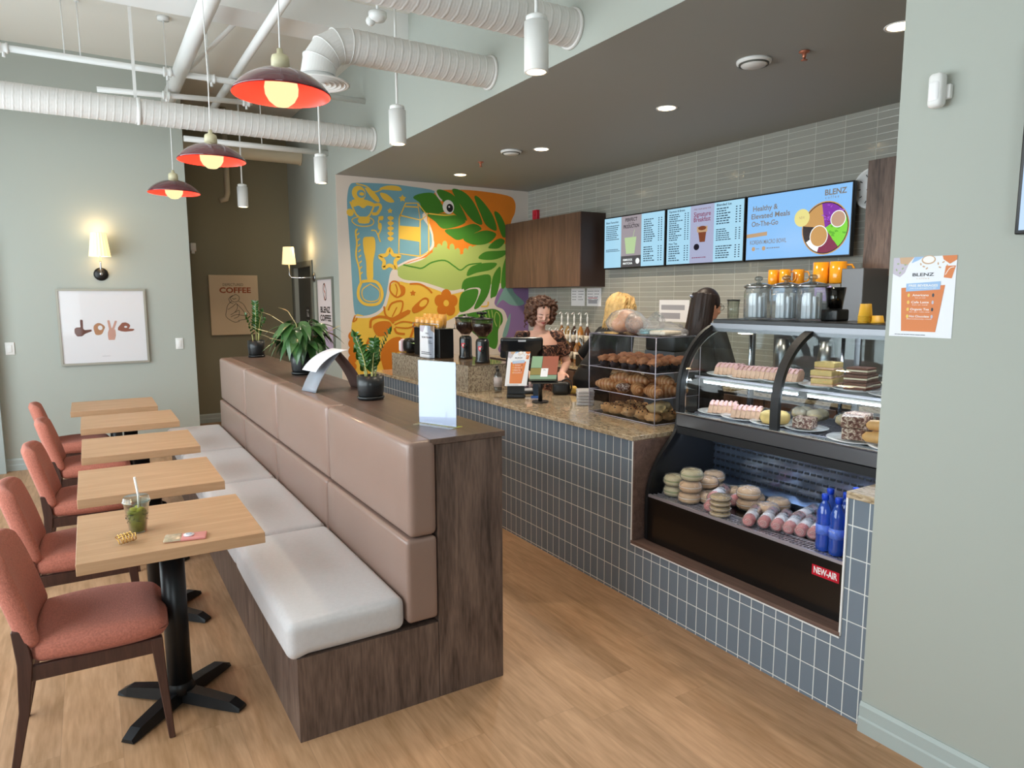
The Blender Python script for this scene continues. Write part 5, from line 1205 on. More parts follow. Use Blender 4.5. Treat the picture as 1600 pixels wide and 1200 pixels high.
for k in range(12): b = MB(); leaf(b, (0, 0, .065), (math.cos(k*2.4)*.7, math.sin(k*2.4)*.7, .9), (0, 0, 1), .07, .02, .4); b.build('leaf', mat('fresh_leaf', '5f8f35', .4), t)
# soap bottle
t = thing('pump_bottle', 'clear pump bottle with white label at the near end of the stone riser', 'bottle', (2.74, 4.70, ZT))
b = MB(); b.lathe([(0, .002), (.03, 0), (.033, .01), (.033, .13), (.025, .15), (.013, .16), (.013, .17), (0, .17)], n=26); b.build('bottle_body', pane('pet_clear', 'cfd3d6', .03, 2.5), t)
b = MB(); b.lathe([(.0337, .045), (.0338, .12)], n=26); b.build('label_band', mat('grey_label', 'b2a9a8', .6), t)
b = MB(); b.lathe([(0, .168), (.014, .168), (.014, .185), (.005, .188), (.005, .21), (0, .21)], n=18); b.tube([(0, 0, .208), (-.02, -.02, .212), (-.035, -.035, .2)], .006, 8); b.cyl((0, 0, .02), (0, 0, .17), .0025, n=6); b.build('pump', BLACK, t)
def pump_bottle(P_, L_, col, h=.25):
    t = thing('syrup_bottle', L_, 'bottle', P_, 0, 'syrup bottles with white pumps')
    b = MB(); b.lathe([(0, 0), (.036, 0), (.037, .01), (.037, h*.62), (.03, h*.72), (.014, h*.85), (.014, h*.92), (0, h*.92)], n=22); b.build('bottle_body', mat('syrup_'+col, col, .15, coat=.6), t)
    b = MB(); b.lathe([(.0376, h*.18), (.0377, h*.5)], n=22); b.build('label_band', mat('syrup_label', 'cfc4b2', .6, var=.3, vscale=50), t)
    b = MB(); b.lathe([(0, h*.9), (.016, h*.9), (.016, h), (.008, h+.01), (.0075, h+.03), (.011, h+.035), (.011, h+.085), (.006, h+.09), (.006, h+.13), (0, h+.13)], n=18)
    b.tube([(0, 0, h+.125), (-.025, -.01, h+.13), (-.06, -.03, h+.115)], .0065, 8); b.build('pump', WHITE, t); return t
# ---------------------------------------------------------------- back counter
t = thing('back_counter', 'dark work counter with pale stone top along the tiled back wall', 'counter', (4.42, 1.02, 0))
b = MB(); b.box(.02, .635, 0, 6.8, 0, .9); b.build('cabinet_body', mat('back_cabinet_dark', '4a3c36', .5), t); b = MB(); b.box(0, .636, 0, 6.81, .9, .93, .002, 1); b.build('stone_top', GRAN, t)
for k in range(11):
    b = MB(); b.box(.002, .02, .02+k*.615, .02+k*.615+.6, .1, .88, .002, 1); b.build('door', CABW, t)
t = thing('bottle_shelf', 'low wire riser holding the syrup bottles', 'shelf', (4.62, 6.2, .93))
b = MB(); b.box(.14, .32, 0, .66, .17, .18); b.box(.14, .15, 0, .66, 0, .17); b.box(.31, .32, 0, .66, 0, .17); b.build('riser', mat('shelf_brown', '3c2d27', .5), t)
cols = ['8a5a2c', '5a3420', 'b5752f', '3f2a20', '9c7a45']; s0 = {}
for r in range(2):
    for k in range(5):
        P_ = (4.69 if r == 0 else 4.84, 6.27+k*.125, .931 if r == 0 else 1.111); L_ = 'syrup bottle with white pump, %s from the left in the %s row' % (ORD[4-k], 'lower front' if r == 0 else 'raised back'); pump_bottle(P_, L_, cols[(k+r) % 5])
t = thing('tool_caddy', 'dark caddy of utensils beside the syrup bottles', 'caddy', (4.55, 5.95, .931)); b = MB(); b.box(-.06, .06, -.07, .07, 0, .12); b.build('box', BLACK, t)
for k in range(5): b = MB(); b.cyl((random.uniform(-.04, .04), random.uniform(-.04, .04), .1), (random.uniform(-.06, .06), random.uniform(-.06, .06), .3), .006, n=8); b.build('utensil', CHROME if k % 2 else BLACK, t)
for k, (y, L_, c_) in enumerate(((5.72, 'green and white carton on the back counter', '4f8a52'), (5.60, 'white tub on the back counter beside the carton', 'd8d4cc'), (5.45, 'amber bottle on the back counter beside the blond person', 'a8763a'))):
    b = MB(); b.rbox(-.05, .05, -.05, .05, 0, .2-.03*k, .012, n=3); o = b.build(['milk_carton', 'tub', 'sauce_bottle'][k], mat('goods_'+c_, c_, .4)); o.location = (4.6, y, .931); tag(o, L_, ['carton', 'tub', 'bottle'][k])
# point of sale
c0 = Q(815, 541, 'x', 2.86); t = thing('pos_terminal', 'black point of sale screen seen from behind on the counter', 'screen', (c0.x, c0.y, ZT), rz=-.50)
b = MB(); zz_ = c0.z-ZT
def posf(p, h): 
    if p.y < 0: p.x *= .80 if p.z < 0 else 1; 
    return p
b.rbox(-.165, .165, -.03, .02, zz_-.10, zz_+.075, .02, n=4, fn=posf); bmesh.ops.rotate(b.bm, cent=(0, 0, zz_), matrix=Matrix.Rotation(.35, 3, 'X'), verts=b.bm.verts[:]); mb = b.build('monitor_back', mat('pos_black', '181b20', .3, coat=.3), t)
b = MB(); b.obox((0, -.052, zz_+.045), (.06, .003, .014), None); b.build('logo_plate', mat('logo_grey', 'b9bcc2', .4), mb)
b = MB(); b.tube([(0, .04, .02), (0, .03, zz_*.6), (0, 0, zz_-.02)], [.05, .035, .04], 14); b.rbox(-.11, .11, -.06, .13, 0, .025, .01, n=3); b.build('stand', BLACK, t)
# poster on a stand
c0 = Q(806, 598, 'x', 2.70); t = thing('counter_poster', 'small white and orange drinks poster on a black stand in front of the sales screen', 'poster', (c0.x, c0.y, ZT), rz=-.52)
b = MB(); b.rbox(-.07, .07, -.05, .05, 0, .03, .01, n=3); b.box(-.065, .065, -.005, .02, .02, .10); b.build('stand', BLACK, t)
p = Print((-.085, -.032, c0.z-ZT-.02), (1, 0, 0), (.13, .30, 1), step=.00005); cafe_poster(p, .165, .262); p.build('poster_card', t)
b = MB(); b.obox((0.012, .020, c0.z-ZT+.11), (.168, .004, .262), Matrix.Rotation(-.29, 3, 'X').to_quaternion()); b.build('backing', BLACK, t)
# tricolour tablet sign + brochure holder
c0 = Q(845, 594, 'x', 2.70); t = thing('counter_sign', 'tilted counter sign with green, rust and ochre panels and a small white card', 'sign', (c0.x, c0.y, ZT), rz=-.52)
p = Print((-.085, -.03, c0.z-ZT), (1, 0, 0), (.18, .55, 1), step=.0002); H_ = .19; W3 = .19
p.rect(0, 0, W3, H_, mat('sign_base_green', '3c4a3c', .5)); p.rect(0, .1, .075, H_, mat('panel_mint', '86a88a', .5)); p.rect(.078, .045, W3, H_, mat('panel_rust', '9c5a48', .5)); p.rect(0, .045, .075, .097, mat('panel_ochre', '8a7d45', .5)); p.rect(0, .012, W3, .042, mat('panel_mint2', '7d9c86', .5)); p.rect(.075, .03, .125, .095, PW); p.lines(.09, .075, .115, .088, 2, DK); p.build('panel', t)
b = MB(); b.obox((.025, .03, c0.z-ZT+.065), (.19, .006, .20), Matrix.Rotation(-.5, 3, 'X').to_quaternion()); b.cyl((0, .05, 0), (0, .04, c0.z-ZT+.05), .015); b.cyl((0, .05, 0), (0, .05, .01), .06); b.build('stand', BLACK, t)
c0 = Q(838, 621, 'z', ZT); t = thing('card_holder', 'clear plastic holder with dark and blue leaflets at the counter edge', 'holder', c0, rz=-.52)
b = MB(); b.obox((0, .02, .075), (.055, .02, .15), Matrix.Rotation(-.3, 3, 'X').to_quaternion()); b.build('clear_box', ACRY, t); b = MB(); b.obox((0, .018, .07), (.048, .008, .14), Matrix.Rotation(-.3, 3, 'X').to_quaternion()); b.build('leaflets', mat('leaflet_dark', '3b4652', .4), t); b = MB(); b.box(-.04, .03, -.03, .02, 0, .012); b.build('blue_base', mat('leaflet_blue', '2e5fae', .4), t)
c0 = Q(820, 614, 'z', ZT); t = thing('sweets_pouch', 'white patterned pouches heaped on the counter beside the clear holder', 'pouch', c0, rz=-.4)
b = MB(); b.rbox(-.07, .06, -.04, .04, 0, .045, .02, n=4); b.build('white_pouch', mat('pouch_white', 'd8d4d6', .5, var=.1, vscale=40), t); b = MB(); b.rbox(-.05, .06, -.035, .035, .04, .085, .018, n=4); b.build('patterned_pouch', speckle('pouch_pattern', 'd9d2d3', 'a98d92', '5a4a55', 60, .5, 0), t)
c0 = Q(872, 618, 'z', ZT); t = thing('card_terminal', 'black payment terminal with a coiled lead on the counter', 'terminal', c0+Vector((.05, .03, 0)), rz=-.5)
b = MB(); b.rbox(-.07, .07, -.04, .06, 0, .10, .03, n=4); b.build('body', BLACK, t); b = MB(); b.tube([(.06, -.03, .01), (.075, -.055, .06), (.07, -.05, .11), (.04, -.04, .13), (.0, -.04, .11)], .006, 8); b.build('lead', BLACK, t); b = MB(); b.rbox(.06, .13, .0, .08, .0, .06, .02, n=3); b.build('yellow_cloth', mat('yellow_cloth', 'c9a554', .7), t)
c0 = Q(912, 634, 'z', ZT); src = None
for k in range(5):
    P_ = (c0.x+.05, c0.y+.05, ZT+k*.021); L_ = 'flat wrapped brown cookie pack, %s from the bottom of the stack beside the acrylic cabinet' % ORD[k]
    if src is None:
        src = thing('cookie_pack', L_, 'package', P_, .9, 'wrapped cookie packs in a stack'); b = MB(); b.rbox(-.075, .075, -.06, .06, 0, .02, .009, (0, 0, .003), 4); b.build('wrapper', pane('wrapper_film', 'f4f2f6', .15, 3, wrinkle=.5, haze=.3), src); b = MB(); b.rbox(-.06, .06, -.05, .045, .003, .017, .006, n=3); b.build('brown_cookie', mat('cookie_brown', '5c3b33', .6), src)
    else: dup(src, P_, .9+random.uniform(-.12, .12), L_)
# ---------------------------------------------------------------- wall side: cabinets, screens, clock, papers
t = thing('wall_cabinet', 'dark walnut wall cabinet with vertical grain beside the mural', 'cabinet', (4.70, 6.235, 1.79))
b = MB(); b.box(.018, .359, 0, 1.61, 0, .82); b.build('body', mat('cabinet_side', '3e2d27', .5), t)
for k in range(3): b = MB(); b.box(0, .017, .003+k*.537, .003+k*.537+.533, .002, .818, .001, 1); b.build('door', CABW, t)
t = thing('wall_cabinet', 'dark grey oak wall cabinet at the right, cut off by the sage wall', 'cabinet', (4.70, 1.9, 1.81))
b = MB(); b.box(.018, .359, 0, 1.03, 0, .80); b.build('body', WALN, t)
for k in range(2): b = MB(); b.box(0, .017, .002+k*.515, .002+k*.515+.511, .002, .798, .001, 1); b.build('door', WALN, t)
t = thing('wall_clock', 'round white wall clock half hidden behind the right wall cabinet', 'clock', (5.06, 3.09, 2.47)); b = MB(); b.lathe([(0, -.02), (.13, -.02), (.135, -.04), (.15, -.04), (.155, -.02), (.155, 0), (0, 0)], n=40, axis='x'); b.build('rim', WHITE, t)
b = MB()
for k in range(12): a = k*PI/6; b.obox((-.0215, .11*math.cos(a), .11*math.sin(a)), (.002, .006, .02), Matrix.Rotation(a+PI/2, 3, 'X').to_quaternion())
b.build('hour_marks', BLACK, t); b = MB(); b.obox((-.024, .02, .02), (.002, .006, .08), Matrix.Rotation(.8, 3, 'X').to_quaternion()); b.build('clock_hand', BLACK, t)
b = MB(); b.box(5.01, 5.06, 7.58, 7.68, 2.66, 2.79, .006); b.cyl((5.0, 7.63, 2.74), (5.01, 7.63, 2.74), .03); o = b.build('fire_alarm', mat('alarm_red', 'c42438', .4)); tag(o, 'small red fire alarm above the left wall cabinet', 'alarm')
def screen_thing(y0, y1, L_):
    t = thing('menu_screen', L_, 'screen', (5.06, y1, 1.975), group='lit menu screens on the tiled wall'); W = y1-y0-.01
    b = MB(); b.box(-.11, -.07, -W, 0, 0, .56, .004, 1); b.build('bezel', BLACK, t); b = MB(); b.box(-.07, -.003, -W*.7, -W*.3, .15, .42); b.build('wall_bracket', BLACK, t)
    p = Print((-.1102, -.012, .014), (0, -1, 0), (0, 0, 1), step=.00004); return t, p, W-.024, .534
SB = screen('scr_blue', 'a5d3ea', 0.76); SB2 = screen('scr_sky', '86bdf2', 0.76); SP = screen('scr_lilac', 'a9aecb', 0.72); SG = screen('scr_grey', 'a79ea4', 0.64); SD = screen('scr_dark', '5c5a60', 0.48); SK = screen('scr_ink', '3c5a72', 0.36); SW = screen('scr_white', 'eef4f4', 0.80); SGR = screen('scr_pale_green', 'b5cf9c', 0.72); SBR = screen('scr_brown', '8a4c30', 0.56); STT = screen('scr_taupe', '8d8a86', 0.56); SOR = screen('scr_orange', 'c99a5c', 0.72); SPU = screen('scr_purple', '8a32b0', 0.64); SLG = screen('scr_lime', '7fd43a', 0.76); SYE = screen('scr_yellow', 'e3d98a', 0.76); STN = screen('scr_tan', 'c2a17c', 0.68); SWN = screen('scr_wine', '8a2f52', 0.64); SDP = screen('scr_deep', '2a2438', 0.32)
t, p, W, H_ = screen_thing(5.16, 6.13, 'left lit menu screen with a pale green drink picture')
p.rect(0, 0, W, H_, SB); p.rect(W*.30, 0, W*.64, H_, SG); p.rect(W*.30, 0, W*.64, H_*.22, SD); p.text('PERFECT', W*.47, H_*.92, .05, SDP, width=W*.2, bold=.02); p.text('FOR THE', W*.47, H_*.85, .02, SDP, width=W*.1); p.text('PRODUCTION', W*.47, H_*.79, .05, SDP, width=W*.26, bold=.02)
p.poly([(W*.36, H_*.58), (W*.56, H_*.58), (W*.53, H_*.26), (W*.39, H_*.26)], SGR); p.stroke([(W*.50, H_*.56), (W*.53, H_*.72)], .006, SGR, smooth=0); p.text('RIMROCK', W*.42, H_*.14, .03, SW, width=W*.16, bold=.03); p.text('MATCHA', W*.42, H_*.07, .03, SW, width=W*.16, bold=.03); p.ell(W*.585, H_*.11, .03, .03, SW)
p.text('Blenz Favourites', W*.14, H_*.91, .03, SK, width=W*.22, bold=.02); p.lines(W*.03, H_*.55, W*.26, H_*.86, 8, SK, seed=2); p.lines(W*.03, H_*.32, W*.28, H_*.38, 2, SK, seed=5); p.lines(W*.68, H_*.45, W*.97, H_*.90, 11, SK, seed=7, price=1); p.lines(W*.68, H_*.08, W*.97, H_*.38, 7, SK, seed=8, price=1); p.build('screen_face', t)
t, p, W, H_ = screen_thing(4.18, 5.155, 'middle lit menu screen with lilac centre panel and a brown drink')
p.rect(0, 0, W, H_, SB); p.rect(W*.33, 0, W*.64, H_, SP); p.text('FIND YOUR BLEND FOR', W*.485, H_*.93, .02, SBR, width=W*.22); p.text('Signature', W*.485, H_*.84, .06, SWN, width=W*.22, bold=.01); p.text('Breakfast', W*.485, H_*.75, .06, SWN, width=W*.22, bold=.01)
p.poly([(W*.43, H_*.61), (W*.55, H_*.61), (W*.53, H_*.36), (W*.46, H_*.36)], SBR); p.poly([(W*.42, H_*.63), (W*.56, H_*.63), (W*.555, H_*.53), (W*.425, H_*.53)], STN); p.ell(W*.49, H_*.60, .05, .02, SBR); p.ell(W*.42, H_*.28, .035, .03, SDP); p.lines(W*.36, H_*.08, W*.61, H_*.11, 1, SWN, seed=3)
p.text('Espresso & Brews', W*.14, H_*.95, .03, SK, width=W*.22, bold=.02); p.lines(W*.03, H_*.42, W*.31, H_*.91, 13, SK, seed=11, price=1); p.text('Hot Tea', W*.09, H_*.37, .03, SK, width=W*.12, bold=.02); p.lines(W*.03, H_*.05, W*.31, H_*.34, 7, SK, seed=12, price=1); p.text('Blended Ice', W*.76, H_*.95, .03, SK, width=W*.18, bold=.02); p.lines(W*.67, H_*.62, W*.97, H_*.91, 7, SK, seed=13, price=1); p.lines(W*.67, H_*.35, W*.97, H_*.56, 6, SK, seed=14, price=1); p.lines(W*.67, H_*.05, W*.97, H_*.28, 6, SK, seed=15, price=1); p.build('screen_face', t)
t, p, W, H_ = screen_thing(3.175, 4.175, 'right lit menu screen advertising healthy meals with a round food bowl')
p.rect(0, 0, W, H_, SB2)
for k, tx in enumerate(('Healthy &', 'Elevated Meals', 'On-The-Go')): p.text(tx, W*(.04+(.15, .205, .15)[k]), H_*(.80-.12*k), .06, STT, width=W*(.26, .40, .28)[k], bold=.02)
p.poly([(W*.0, H_*.41), (W*.22, H_*.43), (W*.22, H_*.37), (W*.0, H_*.35)], STN); p.text('KOREAN MACRO BOWL', W*.23, H_*.27, .05, STT, width=W*.38, bold=.01); p.ell(W*.08, H_*.17, .018, m=STN); p.ell(W*.19, H_*.17, .018, m=STN); p.lines(W*.11, H_*.155, W*.15, H_*.185, 1, STT, seed=1); p.lines(W*.22, H_*.155, W*.36, H_*.185, 1, STT, seed=2)
p.text('BLENZ', W*.86, H_*.90, .06, STT, width=W*.19, bold=.03, sy=1); p.text('c o f f e e', W*.83, H_*.83, .03, STT, width=W*.12)
bc = (W*.78, H_*.40); p.ell(bc[0], bc[1], .205, .205, SOR, n=36); p.ell(bc[0], bc[1], .197, .197, SDP, n=36)
def wedge(a0, a1, m, r=.19): p.poly([bc]+[(bc[0]+r*math.cos(a0+(a1-a0)*k/8), bc[1]+r*math.sin(a0+(a1-a0)*k/8)) for k in range(9)], m)
wedge(.5, 1.75, SPU); wedge(1.75, 3.0, SOR); wedge(-.9, .5, SLG); wedge(-1.9, -.9, SWN); wedge(3.0, 3.7, SDP); wedge(3.7, 4.4, SW); random.seed(9)
for k in range(26): a = random.uniform(-.85, .3); r = random.uniform(.06, .18); p.ell(bc[0]+r*math.cos(a), bc[1]+r*math.sin(a), .016, .01, SLG if k % 3 else screen('scr_green', '5fae2c', .8), rot=a)
for k in range(22): a = random.uniform(.55, 1.7); r = random.uniform(.05, .18); p.stroke([(bc[0]+r*math.cos(a), bc[1]+r*math.sin(a)), (bc[0]+r*math.cos(a)+random.uniform(-.04, .04), bc[1]+r*math.sin(a)+random.uniform(-.02, .02))], .006, SWN if k % 3 == 0 else screen('scr_violet', 'a65ac8', .8), smooth=0)
p.ell(bc[0]-.05, bc[1]-.06, .08, .085, SW); p.ell(bc[0]-.05, bc[1]-.06, .073, .078, SOR); p.ell(bc[0]+.11, bc[1]+.06, .065, .065, SW); p.ell(bc[0]+.11, bc[1]+.06, .058, .058, screen('scr_quinoa', 'b9967c', .8))
p.ell(W*.565, H_*.58, .07, .07, SYE); p.text('NEW', W*.565, H_*.58, .03, STN, width=.05); p.build('screen_face', t)
for y, L_, sd in ((6.88, 'left of two white printed sheets taped to the tiles under the walnut cabinet', 4), (6.57, 'right of two white printed sheets taped to the tiles, with a red line', 6)):
    p = Print((5.0585, y, 1.565), (0, -1, 0), (0, 0, 1)); p.rect(0, 0, .27, .21, PAPER); 
    for c_ in range(2): p.lines(.02+.125*c_, .06, .02+.125*c_+.105, .19, 4, DK, seed=sd+c_, fill=.28)
    if sd == 6: p.rect(.03, .09, .2, .098, mat('red_ink', 'b8324a', .6)); p.rect(.03, .03, .2, .075, mat('grey_ink', 'a3a2aa', .6))
    o = p.build('notice_sheet'); tag(o, L_, 'notice', 'sheets taped to the tiles')
p = Print((5.0585, Q(1030, 492, 'x', 5.06).y, 1.42), (0, -1, 0), (0, 0, 1)); p.rect(0, 0, .42, .22, PAPER); p.rect(.03, .12, .36, .17, mat('grey_ink', 'a3a2aa', .6)); p.rect(.03, .03, .3, .09, mat('grey_ink', 'a3a2aa', .6)); o = p.build('notice_sheet'); tag(o, 'white notice on the tiles left of the dark-haired person', 'notice')
# brewer with mugs
BRW = mat('brewer_grey', '6a6b6e', .35, .5)
t = thing('coffee_brewer', 'tall grey coffee brewer on the back counter carrying orange mugs', 'coffee machine', (4.42, 2.72, .931))
b = MB(); b.box(.0, .42, .02, .18, 0, .93, .004, 1); b.build('column', BRW, t); b = MB(); b.box(.0, .42, .18, .86, .69, .83, .004, 1); b.build('brew_head', mat('brewer_panel', '6d6a66', .35, .5), t); b = MB(); b.box(.2, .42, .18, .86, 0, .69); b.build('back_panel', BRW, t); b = MB(); b.box(0, .42, .18, .86, 0, .06); b.build('base', BLACK, t); b = MB(); b.box(.25, .42, .18, .56, .832, .93); b.build('rear_box', CABW, t)
p = Print((-.0006, .80, .70), (0, -1, 0), (0, 0, 1)); 
for x, c_ in ((.04, LB), (.24, mat('card_navy', '2c4668', .5)), (.42, mat('card_violet', 'b79fd6', .5))): p.rect(x, .01, x+.13, .115, c_); p.lines(x+.02, .05, x+.1, .09, 2, W_, seed=3)
p.build('flavour_cards', t)
for y in (.33, .70): b = MB(); b.lathe([(0, .065), (.07, .065), (.075, .12), (.06, .3), (.045, .42), (0, .42)], (.1, y, 0), 26); b.build('carafe', STEEL, t)
MUG = mat('orange_mug', 'f0a024', .2, coat=.7)
def mug(P_, L_, s=1.0, rz=-1.0):
    t = thing('mug', L_, 'mug', P_, rz, 'orange mugs on the coffee brewer')
    b = MB(); b.lathe([(0, .003), (.036, 0), (.041, .006), (.041, .112), (.037, .112), (.036, .01), (0, .01)], n=28); b.build('cup', MUG, t)
    b = MB(); b.tube([(.04, 0, .095), (.062, 0, .095), (.074, 0, .075), (.075, 0, .045), (.062, 0, .025), (.039, 0, .022)], .006, 10); b.build('handle', MUG, t); t.scale = (s, s, s); return t
m0 = mug((4.47, 3.49, 1.7615), 'orange mug at the left end of the brewer top'); dup(m0, (4.47, 3.39, 1.7615), -1.0, 'orange mug second from the left on the brewer'); dup(m0, (4.56, 3.34, 1.7615), -1.0, 'orange mug third from the left, standing slightly behind')
dup(m0, (4.47, 3.09, 1.7615), -1.0, 'large orange mug, left of the right-hand pair', scale=1.35); dup(m0, (4.47, 2.96, 1.7615), -1.0, 'large orange mug with lettering at the right end', scale=1.35)
# jars on the display case
def jar(px, L_):
    P_ = Q(px, 505, 'x', 3.17); P_.z = 1.5505
    t = thing('glass_jar', L_, 'jar', P_, 0, 'big lidded glass jars on the display case')
    b = MB(); b.lathe([(0, .003), (.068, 0), (.075, .008), (.075, .15), (.07, .165), (.066, .172), (.0645, .17), (.0685, .16), (.0725, .148), (.0725, .014), (.065, .008), (0, .008)], n=36); b.build('jar_body', pane('jar_glass', 'f2f5f6', .03, 1.6, haze=.05), t)
    b = MB(); b.lathe([(.064, .172), (.074, .174), (.074, .184), (.06, .190), (.03, .197), (.012, .2), (.01, .208), (.022, .216), (.022, .228), (.012, .235), (0, .236)], n=36); b.build('jar_lid', pane('jar_lid_glass', 'd3d8da', .05, 3), t)
    b = MB(); b.lathe([(.073, .172), (.0765, .174), (.0765, .18), (.073, .182)], n=36, closed=True); b.build('steel_band', CHROME, t)
    b = MB()
    for k in range(9):
        a = k*.7; b.rbox(.035*math.cos(a)-.012, .035*math.cos(a)+.012, .035*math.sin(a)-.012, .035*math.sin(a)+.012, .01, .125+.01*(k % 3), .006, n=2)
    b.build('silver_wrappers', mat('silver_foil', 'e9ecf2', .45, .2, bump=1, bscale=50), t); return t
jar(1183, 'lidded glass jar of silver packets, left of three on the case top'); jar(1226, 'lidded glass jar of silver packets, middle of three on the case top'); jar(1267, 'lidded glass jar of silver packets, right of three on the case top')
P_ = Q(1145, 505, 'x', 3.15); P_.z = 1.5505; t = thing('tumbler', 'tall clear tumbler with dark lid left of the glass jars', 'cup', P_); b = MB(); b.lathe([(0, 0), (.03, 0), (.034, .1), (.032, .1), (.028, .005), (0, .005)], n=24); b.build('cup_body', CUPP, t); b = MB(); b.lathe([(0, .1), (.036, .1), (.036, .108), (0, .11)], n=24); b.build('cup_lid', BLACK, t)
YC = mat('yellow_cup', 'e0ab2c', .5)
def ycup(P_, L_):
    b = MB(); b.lathe([(.0, .062), (.024, .062), (.03, .008), (.032, .006), (.032, 0), (.029, 0), (.022, .058), (0, .059)], n=26); o = b.build('paper_cup', YC); o.location = P_; return tag(o, L_, 'cup', 'yellow paper cups on the case top')
P_ = Q(1351, 511, 'x', 3.12); P_.z = 1.551; c_ = ycup(P_, 'upturned yellow paper cup at the bottom of the small stack on the case top')
for k in (1, 2, 3): dup(c_, P_+Vector((0, 0, .009*k)), 0, 'yellow paper cup, %s from the bottom of the small stack' % ORD[k])
P_ = Q(1370, 511, 'x', 3.14); P_.z = 1.551; o = dup(c_, P_, 0, 'single low yellow paper cup right of the small stack'); o.scale = (1, 1, .55)
P_ = Q(1303, 508, 'x', 3.25); P_.z = 1.5505; t = thing('blender_jug', 'black blender base with grey jug on the case top right of the jars', 'blender', P_); b = MB(); b.rbox(-.05, .05, -.05, .05, 0, .06, .01, n=3); b.build('motor_base', BLACK, t); b = MB(); b.lathe([(0, .06), (.035, .06), (.05, .17), (.047, .17), (.033, .065), (0, .065)], n=24); b.build('jug', pane('smoke_jug', '8a8784', .05, 2), t)
t = thing('utility_tub', 'black tub with clear bag behind the pastry cabinet', 'tub', tuple(Q(1045, 530, 'x', 3.6).xy)+(0,)); zt = Q(1045, 530, 'x', 3.6).z
b = MB(); b.box(-.12, .12, -.18, .12, .0, zt-.08); b.build('stand', mat('trolley_grey', '55585c', .5), t); b = MB(); b.rbox(-.12, .12, -.18, .12, zt-.08, zt+.03, .015, n=3); b.build('tub', BLACK, t); b = MB(); b.ball((0, -.02, zt+.055), .085, 3, (1, 1.3, .8), .35, 30); b.build('clear_bag', FILM, t)
# ---------------------------------------------------------------- mural painted on the far wall of the serving area
def mur(a, bq):
    q = Q(520+.25*a, 250+.25*bq, 'y', 7.85); return (q.x-2.48, q.z)
MBL = mat('mural_blue', '6f9fae', .7, var=.05, vscale=3); MYL = mat('mural_yellow', 'e2b844', .7); MOR = mat('mural_orange', 'e07f1f', .7, var=.1, vscale=1.5); MDO = mat('mural_dark_orange', 'c46f12', .7); MLG = mat('mural_light_green', 'a3b562', .7); MDG = mat('mural_dark_green', '3f7d22', .7, var=.08, vscale=3); MPU = mat('mural_purple', '8b6f9e', .7); MTE = mat('mural_teal', '7ba39a', .7); MWH = mat('mural_white', 'e8e6e2', .5); MBK = mat('mural_black', '17161a', .5); MGL = mat('mural_line_green', '5f8f2c', .7)
mp_ = Print((2.48, 7.8495, 0), (1, 0, 0), (0, 0, 1), step=.00003)
def P_M(pts, m, s=4): mp_.poly([mur(*q) for q in pts], m, s)
def S_M(pts, w_, m, closed=False): mp_.stroke([mur(*q) for q in pts], w_, m, closed)
P_M([(90, 230), (105, 160), (150, 142), (350, 150), (480, 165), (640, 195), (660, 260), (560, 340), (600, 420), (622, 500), (606, 580), (500, 625), (400, 670), (362, 700), (345, 780), (330, 860), (300, 930), (230, 968), (150, 970), (132, 930), (122, 800), (112, 620), (98, 420), (90, 300)], MBL)
P_M([(640, 200), (740, 186), (900, 192), (1090, 222), (1138, 262), (1138, 330), (1112, 400), (1110, 560), (900, 560), (800, 600), (600, 605), (440, 652), (620, 560), (622, 470), (590, 380), (600, 300)], MOR)
P_M([(400, 690), (418, 655), (480, 648), (560, 622), (610, 585), (655, 560), (690, 530), (728, 560), (762, 556), (800, 590), (850, 560), (900, 532), (1000, 520), (1112, 550), (1116, 770), (1040, 770), (830, 800), (740, 815), (660, 792), (560, 762), (450, 748), (408, 722)], MLG)
P_M([(132, 975), (240, 985), (322, 930), (352, 850), (372, 770), (480, 762), (600, 790), (740, 835), (815, 822), (810, 870), (785, 960), (700, 1010), (560, 1040), (560, 1100), (430, 1300), (400, 1400), (120, 1400), (110, 1200)], MYL)
P_M([(1012, 880), (1050, 800), (1115, 766), (1225, 785), (1232, 900), (1232, 1200), (1040, 1200), (1070, 1100), (1092, 1010), (1070, 940), (1022, 915)], MPU)
P_M([(1020, 912), (1080, 785), (1112, 775), (1135, 830), (1195, 888), (1170, 910), (1110, 905), (1060, 875)], MTE); P_M([(1090, 1000), (1110, 960), (1105, 1030), (1085, 1100), (1060, 1100)], MTE)
P_M([(780, 985), (850, 958), (920, 945), (1000, 930), (1052, 955), (1062, 1010), (1035, 1060), (1030, 1150), (1000, 1180), (900, 1100)], MDG)
for a in range(5): S_M([(905+a*22, 950-a*3), (920+a*20, 985)], .012, MLG)
S_M([(1040, 1050), (1045, 980), (1020, 950), (1010, 1000), (1025, 1040)], .012, MLG)
